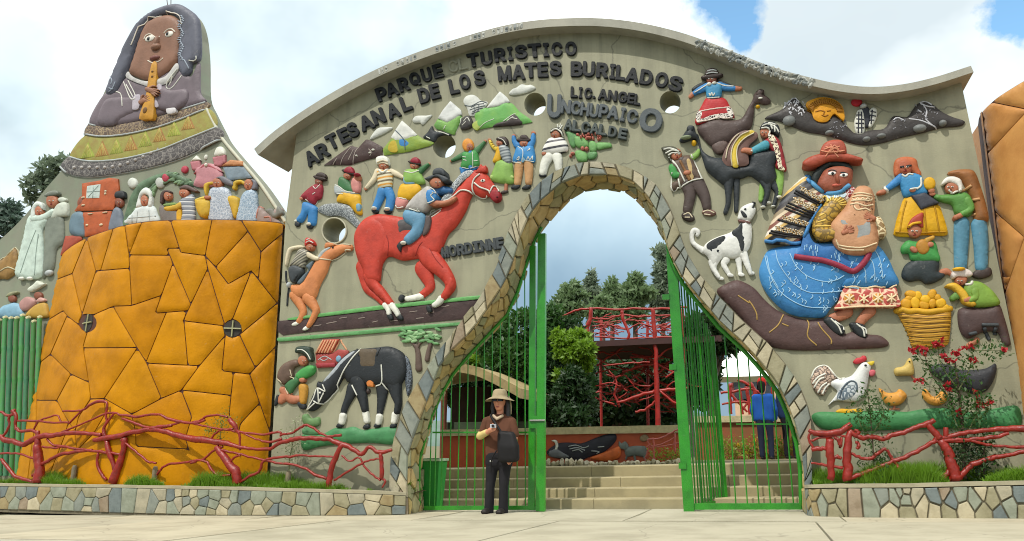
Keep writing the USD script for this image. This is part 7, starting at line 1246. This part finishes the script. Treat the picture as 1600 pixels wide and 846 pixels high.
D_ = lambda x, y, r, d=0.0: (Uq(x, y, d), r)
fing = lambda *q: [D_(*a) for a in q]
w_.add('body', limbs([[D_(297, 118, .082, .02), D_(297, 138, .083, .0)], [D_(297, 138, .08, -.01), D_(297, 170, .052, -.03)], [D_(297, 150, .06, .02), D_(297, 205, .048, .03)], [D_(297, 205, .05, .03), D_(292, 240, .055, .03)],
    [D_(297, 146, .016, -.098), D_(297, 152, .018, -.095)], [D_(288, 170, .012, -.07), D_(306, 170, .012, -.07)],
    [D_(218, 262, .04), D_(192, 335, .036, -.02)], [D_(188, 335, .042, -.02), D_(255, 315, .034, -.17)], [D_(255, 315, .03, -.17), D_(276, 304, .034, -.2), D_(288, 300, .032, -.22)],
    fing((285, 294, .011, -.23), (303, 284, .010, -.25), (308, 276, .009, -.24)), fing((289, 299, .011, -.24), (308, 292, .010, -.26), (313, 284, .009, -.25)), fing((289, 305, .011, -.24), (307, 300, .010, -.26), (313, 293, .009, -.255)), fing((287, 311, .010, -.235), (302, 308, .009, -.255), (309, 303, .008, -.255)), fing((276, 292, .012, -.2), (285, 278, .011, -.22), (294, 271, .010, -.235)),
    [D_(362, 264, .04), D_(386, 345, .036, .0), D_(372, 430, .033, -.1), D_(366, 458, .034, -.12)], fing((362, 468, .010, -.13), (360, 484, .009, -.14), (364, 494, .008, -.13)), fing((367, 470, .010, -.13), (366, 488, .009, -.14), (369, 498, .008, -.13)), fing((372, 469, .010, -.125), (373, 486, .009, -.135), (375, 495, .008, -.125)), fing((377, 465, .009, -.12), (380, 479, .008, -.125), (381, 487, .008, -.12)), fing((358, 455, .011, -.12), (350, 466, .010, -.13), (349, 476, .009, -.13)),
    [D_(262, 480, .05), D_(318, 480, .05)], [D_(292, 240, .055, .03), D_(290, 470, .06, .02)]], .02), FLESH, smooth=True)
SH = cloth('brown_shirt', '5d3c2c')
w_.add('shirt', cat([hullof([D_(232, 250, .062, .02), D_(355, 250, .062, .02), D_(297, 232, .07, .03), D_(252, 330, .076, -.0), D_(340, 330, .076, -.0), D_(246, 440, .07, .0), D_(340, 440, .07, .0)]), limbs([[D_(222, 256, .068, .02), D_(200, 320, .058)]]), limbs([[D_(362, 258, .068, .02), D_(384, 325, .058)]])]), SH, smooth=True)
w_.add('sleeve', limbs([[D_(196, 322, .052, -.0), D_(188, 338, .05, -.03), D_(246, 318, .042, -.15)]]), cloth('yellow_sleeve', 'cdb878'), smooth=True)
TR = cloth('black_trousers', '222124')
w_.add('trousers', limbs([[D_(255, 450, .09, .01), D_(330, 450, .09, .01)], [D_(252, 490, .095, .02), D_(328, 490, .095, .02)], [D_(254, 490, .084, .02), D_(242, 630, .06, .0), D_(233, 775, .062, .01)], [D_(326, 490, .084, .02), D_(321, 630, .06, .0), D_(316, 775, .062, .01)], [D_(255, 450, .09, .01), D_(252, 490, .095, .02)], [D_(330, 450, .09, .01), D_(328, 490, .095, .02)]]), TR, smooth=True)
for x in (230, 314): 
    c = Uq(x, 790); c[2] = FZ; w_.add('shoe', hullof([(c + [0, .05, .045], .042), (c + [0, -.06, .036], .036), (c + [-.012, -.14, .03], .03), (c + [.012, -.14, .03], .03)]), cloth('dark_shoe', '2a2624', .5), smooth=True)
HAT = cloth('khaki_hat', '9c8d70'); hc = Uq(297, 112, .01); an = np.linspace(0, 2 * np.pi, 33)
prof = [(0, .105), (.06, .1), (.088, .075), (.1, .02), (.104, .0), (.14, -.012), (.19, -.04), (.19, -.046), (.135, -.02), (.098, -.01)]
hat = w_.add('hat', grid_mesh(np.array([[hc + [r * math.cos(a) * 1.0, r * math.sin(a) * 1.08, z - (.012 * math.cos(2 * a) if r > .12 else 0)] for r, z in prof] for a in an])), HAT, smooth=True)
w_.add('hat_flap', limbs([[D_(255, 118, .022, .05), D_(248, 165, .018, .07), D_(252, 205, .015, .08)]]), HAT, parent=hat, smooth=True); w_.add('hat_flap', limbs([[D_(342, 118, .022, .05), D_(350, 165, .018, .07), D_(348, 205, .015, .08)]]), HAT, parent=hat, smooth=True)
w_.add('hair', limbs([[D_(262, 120, .035, .03), D_(256, 170, .034, .03), D_(258, 228, .026, .02)], [D_(334, 120, .035, .03), D_(340, 175, .036, .03), D_(345, 240, .03, .01)], [D_(297, 120, .085, .05), D_(297, 200, .08, .08)]]), paint('hair_dark', '211a18', rough=.45, var=.2), smooth=True)
gl = Uq(297, 129, -.075); w_.add('sunglasses', cat([box(gl[0] - .068, gl[0] - .008, gl[1] - .02, gl[1] + .03, gl[2] - .022, gl[2] + .02), box(gl[0] + .008, gl[0] + .068, gl[1] - .02, gl[1] + .03, gl[2] - .022, gl[2] + .02), box(gl[0] - .01, gl[0] + .01, gl[1] - .015, gl[1] + .0, gl[2] + .004, gl[2] + .015)]), paint('lens_black', '141314', rough=.15, var=.05))
m_ = Uq(297, 171, -.085); mm = trimesh.creation.icosphere(2); w_.add('lips', (np.array(mm.vertices) * [.022, .008, .008] + m_, np.array(mm.faces)), paint('lips_red', '9a4a44', rough=.4), smooth=True)
w_.add('collar', limbs([[D_(268, 222, .02, -.04), D_(292, 240, .018, -.075), D_(318, 222, .02, -.04)]]), cloth('pale_collar', 'b8a58c'), smooth=True)
bg = Thing('shoulder_bag', 'large black shoulder bag hanging at the front of the standing woman', 'bag'); BAGM = cloth('black_bag', '1d1c1d', .55)
bg.add('bag_body', hullof([D_(328, 330, .05, -.14), D_(385, 335, .05, -.14), D_(335, 400, .065, -.15), D_(402, 400, .065, -.15), D_(333, 465, .055, -.15), D_(410, 462, .05, -.15)]), BAGM, smooth=True); bg.add('strap', tube(spline([Uq(330, 320, -.15), Uq(300, 275, -.14), Uq(262, 225, -.09), Uq(258, 214, .0), Uq(300, 212, .09)], 5), .016, 6), BAGM, smooth=True); bg.add('buckle', box(*(lambda c: (c[0] - .012, c[0] + .012, c[1] - .012, c[1] + .01, c[2] - .012, c[2] + .012))(Uq(266, 480, -.12))), paint('buckle_metal', 'b8b8b0', rough=.3)); bg.add('hanging_strap', tube(spline([Uq(300, 420, -.14), Uq(272, 470, -.14), Uq(262, 545, -.1)], 4), .009, 5), BAGM, smooth=True)
cm = Thing('pocket_camera', 'small silver camera held in the standing woman hands', 'camera'); c = Uq(301, 282, -.275); cm.add('camera_body', vf(trimesh.creation.box([.075, .022, .048], transform=trimesh.transformations.translation_matrix(c))), paint('camera_silver', 'b9bcc0', rough=.25)); cl = trimesh.creation.cylinder(radius=.017, height=.02, sections=18, transform=trimesh.transformations.rotation_matrix(math.pi / 2, [1, 0, 0])); cl.apply_translation(c + [.006, -.02, 0]); cm.add('lens', vf(cl), paint('lens_black', '141314'))
def walker(label, px, Y, H, yaw, top, bottom, hair, hatc=None):
    t = Thing('person', label, 'person'); b = V(px, 700, Y); b[2] = TER + .0274 * np.clip(b[0] - xm, -6, 6) - .012; s = H / 1.7; c_, s_ = math.cos(yaw), math.sin(yaw)
    q = lambda x, y, z, r: (b + np.array([(x * c_ - y * s_), (x * s_ + y * c_), z]) * s, r * s)
    t.add('body', limbs([[q(0, 0, 1.62, .09), q(0, -.02, 1.52, .07)], [q(0, 0, 1.52, .05), q(0, 0, 1.38, .055)], [q(-.17, 0, 1.36, .05), q(-.24, .02, 1.08, .042), q(-.2, -.14, .88, .034), q(-.19, -.17, .82, .03)], [q(.17, 0, 1.36, .05), q(.24, .02, 1.08, .042), q(.22, -.06, .84, .034), q(.22, -.07, .78, .03)], [q(0, 0, 1.3, .07), q(0, 0, .95, .07)], [q(0, -.1, 1.58, .014), q(0, -.1, 1.6, .012)]] + [[q(sx * .2 + k * .012 - .018, -.14, .8, .01), q(sx * .2 + k * .012 - .018, -.15, .74 - .01 * (k % 2), .008)] for sx in (-1, 1) for k in range(4)] + [[q(sx * .17, -.16, .82, .01), q(sx * .15, -.18, .77, .009)] for sx in (-1, 1)], .03), FLESH, smooth=True)
    t.add('jacket', cat([hullof([q(-.16, 0, 1.36, .08), q(.16, 0, 1.36, .08), q(-.13, 0, .9, .1), q(.13, 0, .9, .1)]), limbs([[q(-.18, 0, 1.35, .075), q(-.25, .02, 1.08, .06), q(-.21, -.12, .9, .05)], [q(.18, 0, 1.35, .075), q(.25, .02, 1.08, .06), q(.225, -.05, .88, .05)]])]), cloth(*top), smooth=True)
    t.add('trousers', limbs([[q(-.08, 0, .92, .1), q(.08, 0, .92, .1)], [q(-.09, 0, .9, .095), q(-.1, -.01, .5, .07), q(-.1, .02, .08, .055)], [q(.09, 0, .9, .095), q(.1, .01, .5, .07), q(.1, .03, .08, .055)]]), cloth(*bottom), smooth=True)
    for sx in (-1, 1): t.add('shoe', hullof([q(sx * .1, .04, .04, .04), q(sx * .1, -.12, .03, .035)]), cloth('dark_shoe', '2a2624', .5), smooth=True)
    t.add('hair', hullof([q(0, .03, 1.66, .09), q(0, .05, 1.52, .07)]), cloth(*hair), smooth=True)
    if hatc: t.add('hat', hullof([q(0, 0, 1.72, .095), q(0, 0, 1.66, .1)]), cloth(*hatc), smooth=True)
walker('visitor in a bright blue jacket and red hat, back turned, behind the right bars', 1198, 4.8, 1.34, 2.9, ('blue_jacket', '1d4f9a'), ('navy_trousers', '22283a'), ('black_hair', '1c1816'), ('red_hat', 'b3241f'))
walker('visitor in a dark blue top and black trousers, close to the right side of the arch', 1237, 5.0, 1.4, 2.6, ('navy_top', '1d3050'), ('black_cloth', '1c1c20'), ('black_hair', '1c1816'))

# ================================================================ inside the park
MUR = paint('mural_orange', 'b5512c', rough=.55, var=.15, bump=.4, second='9a3f22'); CAPM = paint('mural_cap', 'b5aa84', rough=.75, var=.2, bump=.6, scale=10)
YM = 3.35
def muralwall(label, pxs, ytop, ycap, ybot, Y, mat, th=.25):
    t = Thing('mural_wall', label, 'wall'); a, b = V(pxs[0], ytop[0], Y), V(pxs[1], ytop[1], Y); a0, b0 = V(pxs[0], ybot, Y), V(pxs[1], ybot, Y); c0, c1 = V(pxs[0], ycap[0], Y), V(pxs[1], ycap[1], Y)
    t.add('wall_body', prism(Polygon([(a0[0], a0[2] - .3), (b0[0], b0[2] - .3), (c1[0], c1[2]), (c0[0], c0[2])]), Y, Y + th), mat); t.add('coping', prism(Polygon([(c0[0], c0[2]), (c1[0], c1[2]), (b[0], b[2]), (a[0], a[2])]), Y - .06, Y + th + .06), CAPM); return t
muralwall('low orange mural wall with a stone coping at the top of the steps', (690, 1075), (672, 664), (682, 676), 728, YM, MUR)
def MF(name, label, cat_, O=(840, 640)): return Fig(name, label, cat_, O=O, k=5.0, Y=YM)
f = MF('relief_bull', 'dark lying bull relief with a white horn on the orange mural wall', 'relief animal'); f.b('body', P_('2a2a34', var=.25), '70,330 150,270 230,258 340,265 430,232 520,200 605,192 612,240 560,300 500,340 400,372 330,400 230,392 110,372', base=.06); f.b('snout', P_('6f7276'), '90,330 150,300 220,340 260,370 200,380 100,370', base=.1); f.b('horn', WHITE, '108,245 140,240 160,280 150,325 115,330 138,300 135,262', base=.12); f.line('curls', LGREY, ['240,290 300,280 360,300 400,285', '250,310 310,300 370,320', '270,325 320,315 350,335', '420,325 480,330 460,345', '470,295 520,290'], .008); f.b('tail_sweep', P_('c4622e'), '410,380 480,350 560,320 640,290 640,370 560,405 470,400', base=.1)
f = MF('relief_donkey', 'small grey donkey relief on the orange mural wall', 'relief animal'); f.b('body', P_('6d7470'), '690,300 760,285 840,290 850,330 830,370 760,360 700,370 680,335', base=.06); f.b('head', P_('6d7470'), '635,250 655,265 685,250 710,290 700,320 660,310 635,300', base=.08)
for s in ('700,355,8 690,385,7', '755,355,9 765,410,7', '830,360,9 845,410,7'): f.l('leg', P_('6d7470'), s, base=.06)
f.b('cloud', P_('8f7a60'), '800,215 840,195 870,225 840,250 805,245', base=.05)
rub = Thing('stone_edging', 'rough row of small pale stones along the top step under the mural', 'edging'); r_ = np.random.default_rng(8); px = 853
while px < 1070:
    w = r_.uniform(5, 12); yb = 727.5; c = V(px + w / 2, yb, 2.35); s = 11.3 / FOC; z0 = TER + .0274 * (c[0] - xm) - .02; hgt = (r_.uniform(5, 10) + (3 if px < 905 else 0)) * s
    m = trimesh.creation.icosphere(1); v = np.array(m.vertices) * [w * s * .56, .09, hgt * .62] * (1 + .16 * r_.standard_normal((42, 1))) + [c[0], 2.35 + r_.uniform(-.04, .04), z0 + hgt * .45]; rub.add('stone', (v, np.array(m.faces)), STONES[r_.choice([0, 1, 5])], smooth=30); px += w * .95
# the red pavilion
RP = paint('pavilion_red', '96231a', rough=.4, var=.2, bump=.5, scale=9, second='6a1812')
YG = 8.5; pv = Thing('red_pavilion', 'two storey open pavilion built of red branch shaped cement behind the mural wall', 'pavilion')
def pole(part, s, dY=0.0, O=(840, 460), k=1.0, n=4):
    a = np.array(pts(s)); p = np.array([V(O[0] + x / 5, O[1] + y / 5, YG + dY) for x, y, *_ in a]); r = a[:, 2] / 5 * np.linalg.norm(p - CAM, axis=1) / FOC * k * 1.15; q = spline(np.column_stack([p, r]), n); pv.add(part, tube(q[:, :3] + rng.normal(0, .008, (len(q), 3)), q[:, 3], 6, .1), RP, smooth=True)
for s in ('420,105,14 410,200,14 385,280,16 390,420,14 395,600,14 400,900,14 400,1200,14', '900,110,14 905,220,16 920,360,15 925,520,15 930,700,18 940,900,18 940,1200,18', '200,190,12 210,300,12 215,500,10 215,1200,10', '660,130,12 670,200,12 715,300,10 705,350,10', '1130,110,14 1135,400,15 1140,700,16 1140,1200,16'): pole('post', s)
for s in ('500,200,10 495,400,10 500,1200,10', '860,210,10 860,500,10 860,1200,10'): pole('post', s, 2.6)
for s in ('160,185,6 270,140,7 370,112,8 600,118,8 900,112,8 1180,100,8', '430,190,6 560,190,6 660,160,7 800,175,7 900,165,6 1150,170,6', '430,215,5 560,235,5 690,270,5', '430,250,5 560,240,5 700,280,6', '440,330,6 700,345,6 920,335,6 1150,330,6', '250,220,5 330,245,5 400,255,5', '600,260,5 700,275,5 790,230,5 900,250,5', '930,240,5 1060,270,5', '430,300,4 560,310,4 680,290,4', '450,265,4 540,290,4 640,320,4', '760,290,4 830,240,4 900,300,4', '460,180,4 520,260,4 560,320,4', '940,290,5 1000,260,5 1100,200,5'): pole('rail', s)
for s in ('460,560,6 560,490,7 680,410,7 800,375,7 920,362,8 1060,405,7 1180,440,7', '740,465,6 840,485,7 920,492,8', '930,500,7 1000,440,6 1100,400,6', '520,560,5 700,540,6 880,535,5', '660,610,7 780,570,8 920,540,9', '930,540,7 1040,600,6 1150,640,6', '440,430,5 540,465,5 620,460,5', '400,795,7 500,830,7 600,860,7', '620,850,9 740,810,12 860,775,13 930,760,14 1060,745,12 1180,730,10', '960,760,8 1060,840,9 1150,880,8', '690,640,5 760,700,5 850,720,5 920,690,6', '560,600,5 620,680,5 600,780,8 640,880,9', '1000,650,6 1080,600,6', '940,620,6 1020,560,5 1110,530,5', '450,720,5 560,690,5 650,720,5', '300,850,6 380,810,6 480,760,6', '700,760,7 640,700,6 590,690,5', '760,920,9 840,900,10 900,860,10 960,800,9'): pole('branch', s, r_.uniform(-.2, .6))
a, b = V(905, 535, YG), V(1100, 524, YG); pv.add('deck', box(a[0] - .1, b[0] + .4, YG - .1, YG + 2.8, a[2] - .14, a[2]), paint('deck_dark', '3a1c18', rough=.7, var=.2))
for k in range(95):                            # tangle of thin branches in the open sides
    x0_, y0_ = r_.uniform(420, 1120), r_.uniform(400, 880); an_ = r_.uniform(-.9, .9); L_ = r_.uniform(90, 240); x1_, y1_ = x0_ + L_ * math.cos(an_), y0_ + L_ * math.sin(an_)
    pole('twig', f'{x0_:.0f},{y0_:.0f},4.5 {(x0_+x1_)/2+r_.uniform(-20,20):.0f},{(y0_+y1_)/2+r_.uniform(-25,25):.0f},4.5 {x1_:.0f},{y1_:.0f},3.5', r_.uniform(.2, 2.4))
for k in range(44):
    x0_, y0_ = r_.uniform(430, 1100), r_.uniform(180, 325); an_ = r_.uniform(-.6, .6); L_ = r_.uniform(60, 170)
    pole('twig', f'{x0_:.0f},{y0_:.0f},3.6 {x0_+L_*.5*math.cos(an_):.0f},{y0_+L_*.5*math.sin(an_)+r_.uniform(-14,14):.0f},3.6 {x0_+L_*math.cos(an_):.0f},{y0_+L_*math.sin(an_):.0f},3', r_.uniform(0, 1.5))
hut = Thing('hut', 'low hut with a pale tan roof seen through the lower storey of the red pavilion', 'hut'); a, b = V(915, 640, 14), V(1090, 640, 14); zt, ze = V(1000, 582, 14)[2], V(1000, 622, 14)[2]
hut.add('wall', box(a[0] + .4, b[0] - .4, 14.3, 17, TER - .1, ze), paint('hut_wall', '5a4434', rough=.8, var=.3)); rp_ = np.array([[a[0], 13.7, ze], [b[0], 13.7, ze], [b[0] - .8, 15.6, zt], [a[0] + .8, 15.6, zt], [a[0], 17.4, ze], [b[0], 17.4, ze]]); hut.add('roof', (rp_, np.array([[0, 1, 2], [0, 2, 3], [3, 2, 5], [3, 5, 4], [0, 3, 4], [1, 5, 2]])), paint('hut_roof', 'a38a66', rough=.85, var=.3, bump=.7, scale=6))
# kiosk with the curving roof behind the left bars
YK = 4.6; kk = Thing('kiosk', 'small dark kiosk under a curved pale cement roof behind the left bars', 'kiosk')
ro = spline(pts('622,578 660,570 700,566 740,572 765,582 785,592 802,601 812,607'), 3); rl_ = [(x, y + 13 + (x - 620) * .012) for x, y in ro]
kk.add('roof', prism(Polygon(np.vstack([XZ(ro, YK), XZ(rl_, YK)[::-1]])), YK, YK + 2.4), paint('kiosk_roof', '9c8a60', rough=.8, var=.25, bump=.6, scale=6)); a, b = V(668, 640, YK), V(850, 640, YK); kk.add('back_wall', box(a[0] - .4, b[0], YK + 2.1, YK + 2.2, TER - .1, V(720, 592, YK)[2]), paint('kiosk_wall_shaded', '3f2a1e', rough=.8, var=.3)); kk.add('counter', box(a[0] + .2, b[0] - .2, YK + .5, YK + .9, TER - .05, TER + .75), paint('kiosk_counter', '33402a', rough=.7, var=.3))  # shade under the roof is put into the dark back wall colour
for px in (684, 838): c = V(px, 640, YK); kk.add('pillar', tube([[c[0], YK + .3, TER - .05], [c[0], YK + .3, V(px, 606 if px < 800 else 620, YK + .3)[2]]], .07, 8), paint('kiosk_pillar', '6d3a24', rough=.7, var=.25), smooth=40)
c = V(738, 685, YK); kk.add('notice', box(c[0] - .22, c[0] + .22, YK + .42, YK + .46, c[2] - .12, c[2] + .14), paint('notice_pale', '9aa8a4', rough=.5))
# right behind the bars
YR = 5.6; rw = Thing('mural_wall', 'low wall with a pale coping and bright painted plants behind the right bars', 'wall'); a, b = V(1085, 655, YR), V(1262, 655, YR); zc0, zc1 = V(1160, 660, YR)[2], V(1160, 650, YR)[2]
rw.add('wall_body', box(a[0], b[0], YR, YR + .25, TER - .3, zc0), paint('mural_terracotta', '8a4a2a', rough=.6, var=.3, second='5f5a2c', scale=3)); rw.add('coping', box(a[0], b[0], YR - .06, YR + .3, zc0, zc1), CAPM)
twig_shrub('flower_bed', 'bed of yellow green plants and small flowers at the head of the steps on the right', YR - .25, [(f'{x},725 {x+rr(-4,4):.0f},{rr(700,712):.0f} {x+rr(-8,8):.0f},{rr(686,700):.0f}', .006) for x in range(1132, 1262, 9)], 1600, .06, LEAFY, [(1150, 696), (1164, 702), (1180, 690), (1215, 698), (1172, 708), (1240, 700)], 77, 9, leafmat('petal_yellow', 'd8b02c', .2, .3))
branchwork('branch_fence', 'dark red branch railing on the low wall behind the right bars', YR + .1, [(p_, (1060, 520), s) for p_, s in (('post', '410,640,14 405,540,14 400,440,18 410,400,16'), ('post', '500,640,10 490,520,10 480,430,10'), ('post', '560,640,12 545,500,14 530,420,14'), ('post', '600,640,10 605,520,12 580,420,14 550,390,12'), ('rail', '330,470,10 430,460,10 560,440,12 640,470,10'), ('rail', '340,560,8 480,540,9 620,560,8'), ('branch', '460,370,10 540,400,12 600,450,12 620,520,10'), ('branch', '410,480,10 480,560,10 540,620,8'), ('branch', '500,600,8 560,520,8 600,470,7'), ('post', '740,420,14 735,500,12 760,640,10'))], RP)
branchwork('branch_fence', 'pinkish red branch railing in front of the right end of the orange mural', YM - .55, [(p_, (840, 640), s) for p_, s in (('rail', '860,235,6 960,225,6 1040,185,6 1110,150,7'), ('rail', '880,290,5 980,270,5 1080,210,5'), ('rail', '880,300,5 1000,285,5 1110,262,5'), ('post', '905,225,7 908,320,7 915,445,7'), ('post', '1070,190,8 1072,260,8 1075,330,8'), ('branch', '860,240,5 870,300,5 840,380,5 850,440,5'), ('branch', '850,300,6 880,270,5'))], paint('branch_pink', 'a8544a', rough=.4, var=.2, bump=.5))
twig_shrub('flower_bed', 'low yellowish plants in front of the right end of the orange mural', YM - .4, [(f'{x},727 {x+rr(-3,3):.0f},{rr(708,716):.0f}', .005) for x in range(1018, 1074, 7)], 700, .05, LEAFY, (), 78, 7)
YT = 15.0; tn_ = Thing('canopy_tent', 'white canopy tent roof standing behind the right bars', 'tent'); ax_ = V(1166, 533, YT); el = V(1108, 590, YT); er = V(1224, 590, YT); hw_ = (er[0] - el[0]) / 2; cx_ = (er[0] + el[0]) / 2; rows_ = []
for u in np.linspace(0, 1, 9):
    w_u = hw_ * (1 - u) ** .8; z_u = el[2] + (ax_[2] - el[2]) * (u ** .9); rows_.append([[cx_ - w_u, YT + hw_ - w_u, z_u], [cx_ + w_u, YT + hw_ - w_u, z_u], [cx_ + w_u, YT + hw_ + w_u, z_u], [cx_ - w_u, YT + hw_ + w_u, z_u], [cx_ - w_u, YT + hw_ - w_u, z_u]])
WHT = paint('tent_white', 'f0f0ee', rough=.6, var=.03, bump=.1); tn_.add('canopy', grid_mesh(np.array(rows_)), WHT, smooth=True)
for sx in (-1, 1):
    for yy_ in (0.05, 2 * hw_ - .05): tn_.add('pole', tube([[cx_ + sx * hw_ * .97, YT + yy_, TER - .05], [cx_ + sx * hw_ * .97, YT + yy_, el[2] + .02]], .03, 6), paint('tent_pole', '9a9a96', rough=.4), smooth=40)
bd = Thing('cream_building', 'cream coloured building far behind the right bars', 'building'); a, b = V(1146, 600, 22), V(1212, 600, 22); z0, z1 = TER, V(1180, 584, 22)[2]
bd.add('wall', box(a[0], b[0], 22, 26, z0, z1), paint('building_cream', 'c9a98a', rough=.7, var=.1)); bd.add('roof', box(a[0] - .3, b[0] + .3, 21.6, 26.3, z1, z1 + .18), paint('building_roof', '8a8a86', rough=.7, var=.1))
for px in (1158, 1176, 1194): c = V(px, 610, 22); w0 = bd.add('window', box(c[0] - .35, c[0] + .35, 21.95, 22.02, c[2] - .45, c[2] + .45), paint('building_window', '6d3028', rough=.4)); bd.add('pane', box(c[0] - .26, c[0] + .26, 21.92, 21.96, c[2] - .36, c[2] + .36), paint('building_pane', '2c3238', rough=.1), parent=w0)
hl = struct('hills'); X = np.linspace(-260, 260, 90); H_ = 3 + 9 * meshkit.fbm(np.stack([X * .02, X * 0, X * 0], 1), 4, 9); hl.add('hill_slope', grid_mesh(np.stack([np.stack([X, np.full_like(X, 190), np.full_like(X, -2)], 1), np.stack([X, 215 + 0 * X, TER + H_], 1), np.stack([X, 300 + 0 * X, TER + H_ * .6], 1)], 1)), paint('hill_green', '5f7268', rough=.9, var=.2, scale=.08), smooth=True)
GROUPS = {'relief_person': 'painted relief people on the cement walls', 'relief_horse': 'relief horses on the gate wall', 'relief_llama': 'relief llamas on the gate wall', 'relief_mountain': 'relief mountains on the gate wall', 'relief_cloud': 'relief clouds above the mountains', 'relief_rider': 'relief riders on the gate wall', 'relief_chick': 'relief chicks beside the rooster', 'relief_band': 'ornamental bands under the flute player', 'raised_lettering': 'lines of raised lettering on the gate wall', 'conifer_tree': 'conifer trees behind the pavilion', 'branch_fence': 'red branch railings', 'iron_gate': 'green iron gate pieces of the gateway', 'stone_planter': 'stone planters along the pavement', 'gourd_tower': 'gourd shaped towers', 'stump': 'cement stumps in the left planter', 'sapling': 'saplings in the left planter', 'small_shrub': 'small shrubs in the right planter', 'relief_ground': 'relief ground strips on the gate wall', 'relief_house': 'relief houses on the walls'}
for t in Thing.ALL:
    k = t.path.split('/')[-1]; k = k[:-4] if k[-4:-3] == '_' and k[-3:].isdigit() else k
    if k in GROUPS and not t.meta['group'] and not t.meta['kind']: t.meta['group'] = GROUPS[k]
    t.done()
